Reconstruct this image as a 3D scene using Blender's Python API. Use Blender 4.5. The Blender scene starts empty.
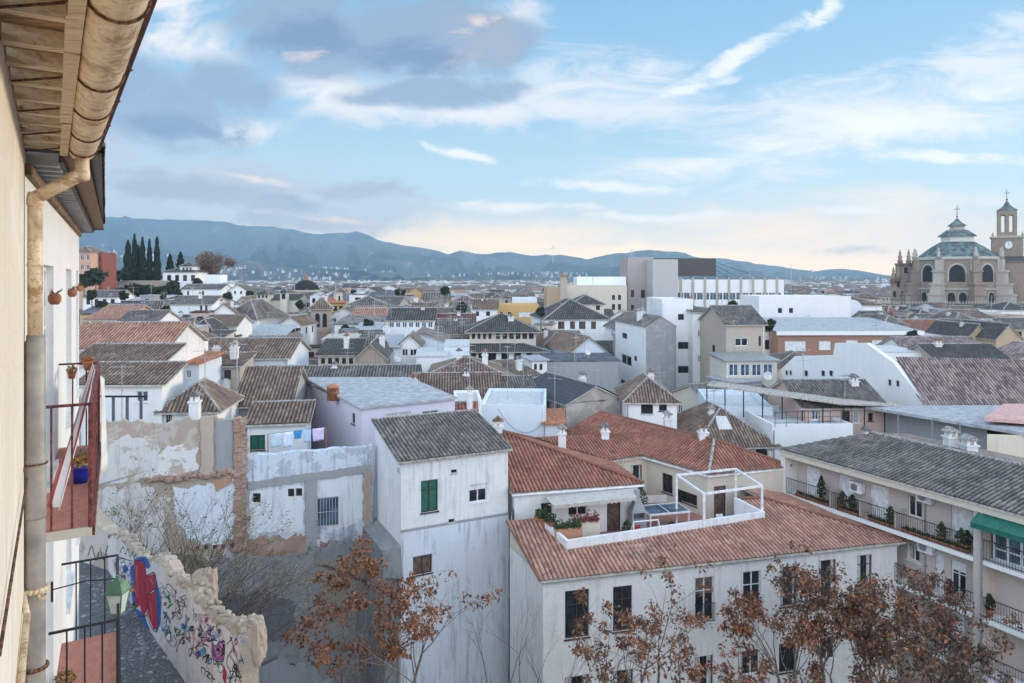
import bpy, math, random
from mathutils import Vector, Matrix, noise as _mn
R = math.radians
random.seed(11)
scene = bpy.context.scene
SKIP = set()
F, H, CX = 700.0, 278.0, 512.0          # focal length in pixels, horizon row, centre column of the photograph

# ---------------------------------------------------------------- camera
cam_d = bpy.data.cameras.new('camera'); cam = bpy.data.objects.new('camera', cam_d)
scene.collection.objects.link(cam)
cam.location = (0, 0, 0); cam.rotation_euler = (R(90), 0, 0)
cam_d.sensor_width = 36; cam_d.lens = F/1024*36
cam_d.shift_y = -(341.5-H)/1024
cam_d.clip_start = 0.05; cam_d.clip_end = 40000
scene.camera = cam

# ---------------------------------------------------------------- render / exposure
scene.render.engine = 'CYCLES'
scene.cycles.use_denoising = True
scene.cycles.max_bounces = 5; scene.cycles.diffuse_bounces = 3; scene.cycles.glossy_bounces = 2
scene.cycles.transmission_bounces = 2; scene.cycles.volume_bounces = 0; scene.cycles.transparent_max_bounces = 6
scene.cycles.sample_clamp_indirect = 4
scene.view_settings.view_transform = 'Standard'; scene.view_settings.look = 'None'
scene.view_settings.exposure = 0.38; scene.view_settings.gamma = 1
SUN_EL, SUN_AZ = 9.0, 62.0               # azimuth clockwise from +Y
WORLD_STRENGTH = 0.1
HAZE = 1.5e-4
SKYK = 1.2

# ---------------------------------------------------------------- node helpers
class NT:
    def __init__(s, tree): s.t = tree; s.n = tree.nodes; s.l = tree.links
    def new(s, typ, **kw):
        nd = s.n.new(typ)
        for k, v in kw.items():
            if k.startswith('i_'): pass
            else: setattr(nd, k, v)
        return nd
    def put(s, sock, val):
        if val is None: return
        if isinstance(val, bpy.types.NodeSocket): s.l.new(val, sock)
        else:
            if hasattr(sock.default_value, '__len__') and not hasattr(val, '__len__'): val = [val]*len(sock.default_value)
            if hasattr(sock.default_value, '__len__') and len(sock.default_value) == 4 and len(val) == 3: val = (*val, 1)
            sock.default_value = val
    def math(s, op, a, b=None, c=None, clamp=False):
        m = s.new('ShaderNodeMath', operation=op); m.use_clamp = clamp
        s.put(m.inputs[0], a)
        if b is not None: s.put(m.inputs[1], b)
        if c is not None: s.put(m.inputs[2], c)
        return m.outputs[0]
    def vmath(s, op, a, b=None):
        m = s.new('ShaderNodeVectorMath', operation=op); s.put(m.inputs[0], a)
        if b is not None: s.put(m.inputs[1], b)
        return m.outputs[0]
    def mix(s, f, a, b, mode='MIX'):
        m = s.new('ShaderNodeMix', data_type='RGBA', blend_type=mode); m.clamp_result = False
        s.put(m.inputs[0], f); s.put(m.inputs[6], a); s.put(m.inputs[7], b)
        return m.outputs[2]
    def noise(s, vec, scale=1.0, detail=3, rough=.55, dist=0, col=False):
        m = s.new('ShaderNodeTexNoise'); s.put(m.inputs['Vector'], vec)
        m.inputs['Scale'].default_value = scale; m.inputs['Detail'].default_value = detail
        m.inputs['Roughness'].default_value = rough; m.inputs['Distortion'].default_value = dist
        return m.outputs['Color' if col else 'Fac']
    def mapv(s, vec, loc=(0,0,0), rot=(0,0,0), sc=(1,1,1), typ='POINT'):
        m = s.new('ShaderNodeMapping', vector_type=typ); s.put(m.inputs[0], vec)
        m.inputs[1].default_value = loc; m.inputs[2].default_value = rot; m.inputs[3].default_value = sc
        return m.outputs[0]
    def step(s, v, a, b, lo=0.0, hi=1.0):
        m = s.new('ShaderNodeMapRange'); m.interpolation_type = 'SMOOTHSTEP'; s.put(m.inputs[0], v)
        m.inputs[1].default_value = a; m.inputs[2].default_value = b; m.inputs[3].default_value = lo; m.inputs[4].default_value = hi
        return m.outputs[0]
    def ramp(s, f, stops):
        m = s.new('ShaderNodeValToRGB'); s.put(m.inputs[0], f); e = m.color_ramp.elements
        e[0].position, e[0].color = stops[0][0], (*stops[0][1], 1); e[1].position, e[1].color = stops[-1][0], (*stops[-1][1], 1)
        for p, c in stops[1:-1]:
            x = e.new(p); x.color = (*c, 1)
        return m.outputs[0]

def lin(r, g, b):                         # sRGB 0-255 -> linear
    f = lambda c: (c/255/12.92) if c/255 <= .04045 else ((c/255+.055)/1.055)**2.4
    return (f(r), f(g), f(b))

# ---------------------------------------------------------------- world: Nishita sky plus procedural cloud layers on the sky's own directions
world = bpy.data.worlds.new('World'); scene.world = world; world.use_nodes = True
w = NT(world.node_tree); w.n.clear()
sky = w.new('ShaderNodeTexSky', sky_type='NISHITA'); sky.sun_disc = False
sky.sun_elevation = R(SUN_EL); sky.sun_rotation = R(SUN_AZ); sky.altitude = 700; sky.air_density = 1.0; sky.dust_density = .6; sky.ozone_density = 2.0
tc = w.new('ShaderNodeTexCoord')
sep = w.new('ShaderNodeSeparateXYZ'); w.l.new(tc.outputs['Generated'], sep.inputs[0])
dx, dy, dz = sep.outputs
front = w.step(dy, .12, .4)
yy = w.math('MAXIMUM', dy, .08)
comb = w.new('ShaderNodeCombineXYZ')
w.put(comb.inputs[0], w.math('DIVIDE', dx, yy)); w.put(comb.inputs[1], w.math('DIVIDE', dz, yy))
uv = comb.outputs[0]
wn = w.noise(uv, 3.2, 4, .55, 0, True)
warp = w.vmath('ADD', uv, w.vmath('MULTIPLY', w.vmath('SUBTRACT', wn, (.5,.5,.5)), (.16,.07,0)))
K = 1/WORLD_STRENGTH
def C(r, g, b, k=1.0): c = lin(r, g, b); return tuple(x*K*k for x in c)
# clear-air colour: the physical sky, pulled to the photograph's pale horizon
grad = w.ramp(w.math('MULTIPLY', dz, 2.4, clamp=True), [(0, lin(232,222,212)), (.10, lin(220,224,228)), (.30, lin(188,220,238)), (.62, lin(156,202,232)), (1, lin(128,184,226))])
grad = w.mix(1.0, grad, (K*1.0,)*3, 'MULTIPLY')
base = w.mix(.86, sky.outputs[0], grad)
n1 = w.noise(warp, 7, 6, .6); n2 = w.noise(w.mapv(uv, rot=(0,0,R(-14)), sc=(3.0,13,1)), 2.2, 6, .6, .6); n3 = w.noise(w.mapv(warp, sc=(1,2.2,1)), 16, 5, .6)
def blob(px, py, rx, ry, ang=0, src=None):
    m = w.mapv(src if src is not None else warp, loc=((px-CX)/F, (H-py)/F, 0), rot=(0,0,R(ang)), sc=(rx/F, ry/F, 1), typ='TEXTURE')
    g = w.new('ShaderNodeTexGradient', gradient_type='SPHERICAL'); w.l.new(m, g.inputs[0]); return g.outputs['Fac']
def layer(col, blobs, n, amp, lo, hi, op=1.0):
    global base
    acc = None
    for b in blobs:
        v = blob(*b); acc = v if acc is None else w.math('MAXIMUM', acc, v)
    acc = w.math('ADD', acc, w.math('MULTIPLY', w.math('SUBTRACT', n, .5), w.math('MULTIPLY', w.step(acc, .0, .3), amp)))
    f = w.math('MULTIPLY', w.math('MULTIPLY', w.step(acc, lo, hi), op), front)
    base = w.mix(f, base, col)
# warm low glow, thin high cirrus, then heavy grey bands, then bright edges
cs_ = w.mapv(uv, rot=(0,0,R(-14)), sc=(2.2,9,1))
n2 = w.noise(cs_, 2.4, 9, .68, 1.2); n4 = w.noise(w.mapv(uv, rot=(0,0,R(-8)), sc=(1.2,4.2,1)), 5, 9, .66, .8)
n1 = w.noise(w.mapv(warp, sc=(1,1.7,1)), 6.5, 10, .66, .5); n3 = w.noise(w.mapv(warp, sc=(1,2.6,1)), 13, 8, .68, .4)
layer(C(255,238,208), [(640,268,440,60,0), (820,226,330,50,3), (500,235,300,34,0)], n4, 1.8, .05, 1.0, .9)
layer(C(240,240,240), [(860,118,330,66,12), (640,112,300,30,-3), (970,70,190,56,20), (560,90,200,60,0)], n2, 2.8, .05, 1.15, .92)
layer(C(250,249,247), [(880,125,240,36,10), (760,150,160,20,4), (1000,90,120,26,14)], n4, 2.6, .15, 1.05, .85)
layer(C(250,249,247), [(735,62,125,17,31), (690,92,85,10,14), (818,16,44,14,45)], n3, 2.0, .2, .9, .95)
layer(C(246,246,248), [(600,184,105,13,-3), (456,152,62,8,-12), (500,205,130,9,-2), (665,215,140,10,2), (930,158,150,12,2), (865,210,80,11,-6)], n3, 2.2, .18, .9, .95)
layer(C(250,244,240), [(185,45,115,50,-12), (350,100,110,44,-8), (470,112,150,26,0), (240,128,110,20,0), (150,5,110,36,0), (520,16,60,30,0)], n1, 2.8, .15, 1.0, .97)
layer(C(184,194,208), [(230,190,240,46,-4), (235,196,210,36,-5), (380,208,110,26,0), (150,212,130,36,0), (110,150,80,60,0), (250,190,220,50,-4)], n1, 2.2, .08, .75, .97)
layer(C(146,166,192), [(385,38,190,60,4), (290,18,110,48,0), (440,95,120,20,4), (160,112,130,50,-8), (235,85,90,34,-20), (130,80,90,40,0), (500,40,60,46,0)], n1, 2.2, .05, .6, .97)
layer(C(112,138,174), [(300,40,110,34,6), (420,60,90,26,0), (180,122,90,24,-6), (240,196,150,16,-5)], n1, 2.6, .2, .85, .92)
layer(C(164,168,180), [(480,46,74,48,10), (210,190,210,28,-6), (310,222,170,20,-3), (370,190,100,16,0)], n3, 2.2, .2, .85, .9)
layer(C(248,226,208), [(320,236,140,10,-4), (345,218,120,11,-6), (470,30,60,18,24), (250,174,170,10,-8), (300,60,60,16,0)], n3, 2.2, .45, 1.1, .75)
layer(C(190,186,192), [(862,255,75,9,-2)], n3, 2.0, .3, 1.0, .9)
# low sky seen through the long haze keeps its strength
base = w.mix(1.0, base, w.ramp(w.math('MULTIPLY', dz, 2.0, clamp=True), [(0,(2.5,1.9,1.25)), (.10,(1.9,1.52,1.10)), (.24,(1.15,1.04,.90)), (.45,(.80,.80,.80)), (.8,(.74,.74,.74))]), 'MULTIPLY')
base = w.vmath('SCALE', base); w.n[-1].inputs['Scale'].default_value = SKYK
# unseen sky overhead and behind the viewer; the back is brightened to light facades
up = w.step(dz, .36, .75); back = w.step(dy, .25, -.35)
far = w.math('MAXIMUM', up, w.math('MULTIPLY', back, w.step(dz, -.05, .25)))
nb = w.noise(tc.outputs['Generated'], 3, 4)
veil_up = w.mix(w.step(nb, .35, .7), C(150,196,232,1.1), C(226,232,238,1.35)); back_fill = w.mix(w.step(nb, .35, .7), C(176,204,238,2.6), C(234,236,240,3.0))
base = w.mix(far, base, w.mix(w.math('MULTIPLY', back, w.step(dz, .85, .45)), veil_up, back_fill))
ground_f = w.step(dz, -.02, -.12)
base = w.mix(ground_f, base, C(120,130,150,.5))
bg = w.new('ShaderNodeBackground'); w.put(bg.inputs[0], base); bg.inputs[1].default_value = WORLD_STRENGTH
wo = w.new('ShaderNodeOutputWorld'); w.l.new(bg.outputs[0], wo.inputs[0])
world.cycles.sampling_method = 'MANUAL'; world.cycles.sample_map_resolution = 512

# ---------------------------------------------------------------- sun (low, behind thin cloud)
sd = bpy.data.lights.new('sun', 'SUN'); sd.energy = 3.4; sd.angle = R(12); sd.color = (1.0, .82, .60)
sun = bpy.data.objects.new('sun', sd); scene.collection.objects.link(sun)
sv = Vector((math.sin(R(SUN_AZ))*math.cos(R(SUN_EL)), math.cos(R(SUN_AZ))*math.cos(R(SUN_EL)), math.sin(R(SUN_EL))))
sun.rotation_euler = (-sv).to_track_quat('-Z', 'Y').to_euler()
sun.location = (0, 0, 50)

# ---------------------------------------------------------------- materials
MATS = {}
def material(key):
    m = bpy.data.materials.new(key); m.use_nodes = True
    t = NT(m.node_tree); t.n.clear()
    b = t.new('ShaderNodeBsdfPrincipled'); o = t.new('ShaderNodeOutputMaterial'); t.l.new(b.outputs[0], o.inputs[0])
    MATS[key] = m; return m, t, b
def bump(t, b, h, strength, dist):
    n = t.new('ShaderNodeBump'); n.inputs['Strength'].default_value = strength; n.inputs['Distance'].default_value = dist
    t.put(n.inputs['Height'], h); t.l.new(n.outputs[0], b.inputs['Normal'])
def pos(t, world=True):
    if world: return t.new('ShaderNodeNewGeometry').outputs['Position']
    return t.new('ShaderNodeTexCoord').outputs['Object']

def plaster(key, col, dirt=(.30,.29,.28), amount=.35, streak=.5, bumps=.5, patch=None, patch_amt=.5, rough=.9):
    if key in MATS: return MATS[key]
    m, t, b = material(key); p = pos(t)
    big = t.noise(p, .45, 4, .6); fine = t.noise(p, 9, 4, .6)
    st = t.noise(t.mapv(p, sc=(3.2,3.2,.28)), 1.3, 5, .65)
    d = t.math('ADD', t.math('MULTIPLY', big, .6), t.math('MULTIPLY', fine, .25))
    d = t.math('ADD', d, t.math('MULTIPLY', t.math('SUBTRACT', st, .5), streak))
    f = t.math('MULTIPLY', t.step(d, .38, .82), amount)
    c = t.mix(t.step(big, .3, .7), tuple(x*.93 for x in col), col)
    c = t.mix(f, c, dirt)
    if patch:
        pn = t.noise(p, .9, 6, .7, .4)
        c = t.mix(t.math('MULTIPLY', t.step(pn, .52, .57), patch_amt), c, patch)
    t.put(b.inputs['Base Color'], c); b.inputs['Roughness'].default_value = rough
    b.inputs['Specular IOR Level'].default_value = .25
    bump(t, b, t.math('ADD', fine, t.math('MULTIPLY', big, 2)), bumps, .03)
    return m

def tiles(key, cols, lichen=(.10,.10,.09), lich=.4, mortar=None):
    if key in MATS: return MATS[key]
    m, t, b = material(key); p = pos(t)
    uvn = t.new('ShaderNodeTexCoord').outputs['UV']
    fl = t.vmath('FLOOR', uvn)
    wn = t.new('ShaderNodeTexWhiteNoise', noise_dimensions='2D'); t.put(wn.inputs['Vector'], fl)
    c = t.ramp(wn.outputs['Value'], [(i/(len(cols)-1), x) for i, x in enumerate(cols)])
    big = t.noise(p, .55, 5, .65); fine = t.noise(p, 6, 4, .65)
    f = t.math('MULTIPLY', t.step(t.math('ADD', t.math('MULTIPLY', big, .6), t.math('MULTIPLY', fine, .4)), .38, .66), lich)
    c = t.mix(f, c, lichen)
    # channels between the cover tiles are darker, the crests patchily paler
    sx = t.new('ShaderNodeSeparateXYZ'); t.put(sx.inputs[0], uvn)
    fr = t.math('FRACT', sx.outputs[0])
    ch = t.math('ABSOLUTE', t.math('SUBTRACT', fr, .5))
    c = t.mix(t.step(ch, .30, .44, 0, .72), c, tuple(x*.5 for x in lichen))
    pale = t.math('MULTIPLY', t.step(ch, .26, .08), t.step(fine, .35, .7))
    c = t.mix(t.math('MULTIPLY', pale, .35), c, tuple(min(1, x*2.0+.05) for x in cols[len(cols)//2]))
    t.put(b.inputs['Base Color'], c); b.inputs['Roughness'].default_value = .9; b.inputs['Specular IOR Level'].default_value = .2
    bump(t, b, fine, .5, .02)
    return m

def flat(key, col, rough=.6, metal=0, var=.12, spec=.4, scale=4, bmp=.15):
    if key in MATS: return MATS[key]
    m, t, b = material(key); p = pos(t)
    n = t.noise(p, scale, 4, .6)
    t.put(b.inputs['Base Color'], t.mix(t.step(n, .3, .7), tuple(x*(1-var*1.6) for x in col), tuple(min(1, x*(1+var)) for x in col)))
    b.inputs['Roughness'].default_value = rough; b.inputs['Metallic'].default_value = metal; b.inputs['Specular IOR Level'].default_value = spec
    if bmp: bump(t, b, n, bmp, .02)
    return m
def glass(key, col=(.03,.04,.05), rough=.12):
    if key in MATS: return MATS[key]
    m, t, b = material(key); p = pos(t, False)
    n = t.noise(p, 1.3, 2, .5)
    t.put(b.inputs['Base Color'], t.mix(t.step(n, .4, .6), tuple(x*.5 for x in col), col))
    b.inputs['Roughness'].default_value = rough; b.inputs['Specular IOR Level'].default_value = .6
    return m

W = {
 'white':  plaster('white_plaster', (.80,.79,.78), (.28,.28,.28), .6, 1.0, .6, (.66,.64,.62), .4),
 'clean':  plaster('clean_white_plaster', (.84,.84,.83), (.42,.42,.43), .38, .7),
 'cream':  plaster('cream_plaster', (.66,.60,.50), (.30,.27,.24), .4, .6),
 'grey':   plaster('grey_cement', (.36,.36,.37), (.16,.16,.17), .6, .8),
 'beige':  plaster('beige_render', (.48,.41,.34), (.22,.19,.17), .5, .8),
 'pink':   plaster('pink_render', (.60,.44,.38), (.30,.24,.22), .45, .6),
 'lilac':  plaster('lilac_white_plaster', (.72,.68,.76), (.40,.38,.42), .35, .6),
 'ochre':  plaster('ochre_render', (.62,.40,.17), (.3,.22,.15), .35, .6),
 'orange': plaster('orange_render', (.60,.34,.18), (.3,.22,.15), .35, .6),
 'red':    plaster('red_render', (.26,.09,.075), (.2,.12,.1), .35, .6),
 'blue':   plaster('pale_blue_plaster', (.68,.74,.80), (.35,.38,.42), .3, .5),
 'stone':  plaster('stone_masonry', (.40,.34,.27), (.15,.14,.13), .65, .9, .8),
 'brickw': plaster('brick_masonry', (.36,.21,.15), (.18,.13,.11), .5, .6, .8),
 'stain':  plaster('stained_white_plaster', (.80,.80,.80), (.22,.24,.26), .6, 1.1, .8, (.66,.66,.66), .45),
}
T = {
 'grey':  tiles('grey_roof_tiles', [(.10,.09,.085),(.17,.15,.14),(.26,.23,.205),(.13,.12,.115)], (.035,.035,.035), .7),
 'brown': tiles('brown_roof_tiles', [(.15,.10,.08),(.21,.14,.105),(.30,.215,.165),(.12,.09,.078)], (.042,.038,.036), .65),
 'red':   tiles('red_roof_tiles', [(.27,.10,.065),(.33,.13,.085),(.38,.175,.12),(.21,.085,.062)], (.075,.05,.043), .5),
 'dark':  tiles('dark_roof_tiles', [(.065,.065,.065),(.09,.09,.088),(.13,.118,.11),(.07,.07,.07)], (.03,.03,.032), .5),
 'pink':  tiles('pale_pink_roof_tiles', [(.36,.165,.115),(.45,.215,.15),(.52,.29,.215),(.28,.13,.095)], (.11,.08,.07), .5),
 'mauve': tiles('mauve_roof_tiles', [(.15,.10,.105),(.27,.20,.195),(.38,.29,.265),(.10,.075,.08)], (.06,.048,.05), .45),
}
M = {
 'glass': glass('window_glass'), 'glass_blue': glass('blue_glass', (.10,.17,.24)), 'curtain': flat('curtain_cloth', (.55,.55,.55), .9),
 'dark': flat('dark_interior', (.018,.018,.022), .8), 'frame_white': flat('white_frame_paint', (.78,.79,.80), .45, bmp=0), 'frame_dark': flat('dark_brown_wood', (.07,.045,.035), .6),
 'wood': flat('aged_wood', (.24,.15,.09), .8, var=.4, scale=9), 'iron': flat('black_iron', (.02,.02,.022), .55), 'mortar': flat('pale_mortar', (.36,.34,.32), .95, var=.45, scale=9),
 'deck': flat('eave_board', (.50,.47,.42), .9, var=.2), 'shutter': flat('white_roller_blind', (.74,.76,.78), .55, bmp=0), 'green': flat('green_paint', (.02,.14,.10), .5),
 'brownshut': flat('brown_shutter', (.16,.10,.08), .7, var=.3), 'sill': flat('stone_sill', (.55,.55,.56), .8), 'metal': flat('grey_metal', (.42,.44,.46), .45, .7), 'metal_roof': flat('pale_metal_roof', (.40,.41,.43), .75, .0, var=.18, scale=2.2), 'dull_roof': flat('dull_screed_roof', (.22,.20,.19), .9, var=.4, scale=1.1),
 'beige_pipe': flat('dull_beige_pipe', (.34,.30,.26), .6), 'cap_clay': flat('sooty_clay_cap', (.27,.15,.11), .9, var=.4), 'cap_grey': flat('grey_cap', (.20,.185,.175), .9, var=.4), 'terra': flat('terracotta', (.44,.17,.09), .85, var=.3), 'copper': flat('weathered_green_lead', (.13,.17,.17), .75, var=.4, scale=.35), 'asphalt_roof': flat('dark_flat_roof', (.11,.12,.14), .9, var=.3, scale=.6),
}

# ---------------------------------------------------------------- mesh builder
col = scene.collection
class MB:
    def __init__(s): s.v = []; s.f = []; s.m = []; s.uv = {}
    def poly(s, pts, m=0, uv=None):
        i = len(s.v); s.v += [tuple(p) for p in pts]; s.f.append(tuple(range(i, i+len(pts)))); s.m.append(m)
        if uv: s.uv[len(s.f)-1] = uv
    def hexa(s, b, t, m=0):               # b, t: four bottom and four top corners, counter-clockwise from above
        b = [Vector(x) for x in b]; t = [Vector(x) for x in t]
        i = len(s.v); s.v += [tuple(p) for p in b+t]
        for f in ((3,2,1,0),(4,5,6,7),(0,1,5,4),(1,2,6,5),(2,3,7,6),(3,0,4,7)):
            s.f.append(tuple(i+k for k in f)); s.m.append(m)
    def box(s, x0, x1, y0, y1, z0, z1, m=0):
        if x0 > x1: x0, x1 = x1, x0
        if y0 > y1: y0, y1 = y1, y0
        s.hexa([(x0,y0,z0),(x1,y0,z0),(x1,y1,z0),(x0,y1,z0)], [(x0,y0,z1),(x1,y0,z1),(x1,y1,z1),(x0,y1,z1)], m)
    def tube(s, p, q, r0, r1=None, n=6, m=0, caps=True):
        p = Vector(p); q = Vector(q); r1 = r0 if r1 is None else r1
        d = (q-p)
        if d.length < 1e-6: return
        d.normalize(); a = d.orthogonal().normalized(); c = d.cross(a)
        i = len(s.v)
        for (o, r) in ((p, r0), (q, r1)):
            for k in range(n):
                an = 2*math.pi*k/n; s.v.append(tuple(o + a*(math.cos(an)*r) + c*(math.sin(an)*r)))
        for k in range(n):
            s.f.append((i+k, i+(k+1) % n, i+n+(k+1) % n, i+n+k)); s.m.append(m)
        if caps:
            s.f.append(tuple(i+k for k in reversed(range(n)))); s.m.append(m)
            s.f.append(tuple(i+n+k for k in range(n))); s.m.append(m)
    def path(s, pts, r, n=6, m=0):
        for a, b in zip(pts[:-1], pts[1:]): s.tube(a, b, r, r, n, m)
    def lathe(s, o, prof, n=12, m=0, rot=.5):      # prof: (radius, z)
        o = Vector(o); i = len(s.v)
        for (r, z) in prof:
            for k in range(n):
                a = 2*math.pi*(k+rot)/n; s.v.append((o.x+r*math.cos(a), o.y+r*math.sin(a), o.z+z))
        for j in range(len(prof)-1):
            for k in range(n):
                s.f.append((i+j*n+k, i+j*n+(k+1) % n, i+(j+1)*n+(k+1) % n, i+(j+1)*n+k)); s.m.append(m)
        s.f.append(tuple(i+k for k in reversed(range(n)))); s.m.append(m)
        s.f.append(tuple(i+(len(prof)-1)*n+k for k in range(n))); s.m.append(m)
    def mesh(s, name, mats, smooth=False):
        me = bpy.data.meshes.new(name); me.from_pydata(s.v, [], s.f)
        mats = mats if isinstance(mats, (list, tuple)) else [mats]
        for x in mats: me.materials.append(x)
        me.polygons.foreach_set('material_index', s.m)
        if s.uv:
            l = me.uv_layers.new(name='UVMap'); d = l.data
            for fi, uvs in s.uv.items():
                st = me.polygons[fi].loop_start
                for k, u in enumerate(uvs): d[st+k].uv = u
        if smooth: me.polygons.foreach_set('use_smooth', [True]*len(s.f))
        me.update(); return me
    def build(s, name, mats, parent=None, smooth=False):
        return link(name, s.mesh(name, mats, smooth), parent)
def link(name, data, parent=None):
    o = bpy.data.objects.new(name, data); col.objects.link(o)
    if parent is not None: o.parent = parent
    return o
def tag(o, label=None, cat=None, group=None, kind=None):
    if label: o['label'] = label
    if cat: o['category'] = cat
    if group: o['group'] = group
    if kind: o['kind'] = kind
    return o
def thing(name, label, cat, loc=(0,0,0), rz=0, group=None):
    o = link(name, None); o.location = loc; o.rotation_euler = (0,0,rz); o.empty_display_size = .3
    return tag(o, label, cat, group)
def copy_tree(o, parent=None):
    kids = list(o.children); c = o.copy(); col.objects.link(c)
    if parent is not None: c.parent = parent
    for k in kids: copy_tree(k, c)
    return c
def P(px, py, Y): return Vector(((px-CX)/F*Y, Y, (H-py)/F*Y))

# ---------------------------------------------------------------- roofs: one sheet of rounded tile rows laid on a deck slab
def roof_plane(mb, pts, pitch=.23, amp=.05, spp=4, course=.42, step=.018, lift=.03, deck=.10, m=0, md=1, org=None):
    pts = [Vector(p) for p in pts]
    n = Vector((0,0,0))
    for i in range(len(pts)):
        a, b = pts[i], pts[(i+1) % len(pts)]; n += a.cross(b)
    n.normalize()
    if n.z < 0: n = -n; pts = pts[::-1]
    up = (Vector((0,0,1)) - n*n.z)
    up = up.normalized() if up.length > 1e-4 else Vector((0,1,0))
    e = up.cross(n); o = pts[0] if org is None else Vector(org)
    q = [((p-o).dot(e), (p-o).dot(up)) for p in pts]
    u0 = min(a for a, _ in q); u1 = max(a for a, _ in q)
    def span(u):
        vs = []
        for i in range(len(q)):
            (ua, va), (ub, vb) = q[i], q[(i+1) % len(q)]
            if abs(ub-ua) < 1e-9:
                if abs(u-ua) < 1e-6: vs += [va, vb]
            elif min(ua, ub)-1e-9 <= u <= max(ua, ub)+1e-9: vs.append(va+(vb-va)*(u-ua)/(ub-ua))
        return (min(vs), max(vs)) if vs else None
    du = pitch/spp; N = max(2, int(math.ceil((u1-u0)/du))); du = (u1-u0)/N if org is None else du
    vmin = min(b for _, b in q); vmax = max(b for _, b in q)
    rows = [vmin]; v0 = vmin if org is None else math.floor(vmin/course)*course
    if step > 0:
        k = 1
        while v0+k*course < vmax:
            rows += [v0+k*course-.004, v0+k*course+.004]; k += 1
    rows.append(vmax)
    base = len(mb.v); cols = []
    for i in range(N+1):
        u = min(u0+du*i, u1); uu = min(max(u, u0+1e-6), u1-1e-6); s0, s1 = span(uu) or (0, 0)
        prof = amp*(.5-.5*math.cos(2*math.pi*u/pitch))**.8
        idx = []
        for v in rows:
            vc = min(max(v, s0), s1)
            fr = ((vc-v0)/course) % 1.0
            p = o + e*u + up*vc + n*(lift+prof+(step*(1-fr) if step > 0 else 0))
            if step > 0: p = p + n*(.05*_mn.noise(p*.35)+.016*_mn.noise(Vector((math.floor(u/pitch+.5)*3.7, math.floor((vc-v0)/course+.3)*2.3, 1.7))))
            mb.v.append(tuple(p)); idx.append((len(mb.v)-1, u/pitch, (vc-v0)/course, vc))
        cols.append(idx)
    for i in range(N):
        A, B = cols[i], cols[i+1]
        for j in range(len(rows)-1):
            if A[j+1][3]-A[j][3] < 1e-6 and B[j+1][3]-B[j][3] < 1e-6: continue
            mb.f.append((A[j][0], B[j][0], B[j+1][0], A[j+1][0])); mb.m.append(m)
            mb.uv[len(mb.f)-1] = [(A[j][1], A[j][2]), (B[j][1], B[j][2]), (B[j+1][1], B[j+1][2]), (A[j+1][1], A[j+1][2])]
    t = [p.copy() for p in pts]; bt = [p-Vector((0,0,deck)) for p in pts]
    mb.poly(t, md); mb.poly(bt[::-1], md)
    for i in range(len(pts)):
        j = (i+1) % len(pts); mb.poly([bt[i], bt[j], t[j], t[i]], md)

def wall_grid(mb, o, ex, w, z0, z1, holes, depth=.16, m=0, mr=0):
    """a facade from o along unit ex, outward normal = ex x z; holes = (x0,x1,za,zb) get reveals going inwards"""
    o = Vector(o); ex = Vector(ex); inn = Vector((-ex.y, ex.x, 0))
    holes = [h for h in holes if h[0] > .02 and h[1] < w-.02 and h[2] > z0+.02 and h[3] < z1-.02]
    xs = sorted({0, w, *[h[0] for h in holes], *[h[1] for h in holes]}); zs = sorted({z0, z1, *[h[2] for h in holes], *[h[3] for h in holes]})
    P3 = lambda x, z, d=0: o + ex*x + inn*d + Vector((0,0,z))
    for i in range(len(xs)-1):
        for j in range(len(zs)-1):
            cx, cz = (xs[i]+xs[i+1])/2, (zs[j]+zs[j+1])/2
            if any(h[0] < cx < h[1] and h[2] < cz < h[3] for h in holes): continue
            mb.poly([P3(xs[i],zs[j]), P3(xs[i+1],zs[j]), P3(xs[i+1],zs[j+1]), P3(xs[i],zs[j+1])], m)
    for (a, b, c, d) in holes:
        mb.poly([P3(a,c), P3(a,d), P3(a,d,depth), P3(a,c,depth)][::-1], mr); mb.poly([P3(b,c), P3(b,c,depth), P3(b,d,depth), P3(b,d)][::-1], mr)
        mb.poly([P3(a,c), P3(a,c,depth), P3(b,c,depth), P3(b,c)][::-1], mr); mb.poly([P3(a,d), P3(b,d), P3(b,d,depth), P3(a,d,depth)][::-1], mr)

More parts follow.
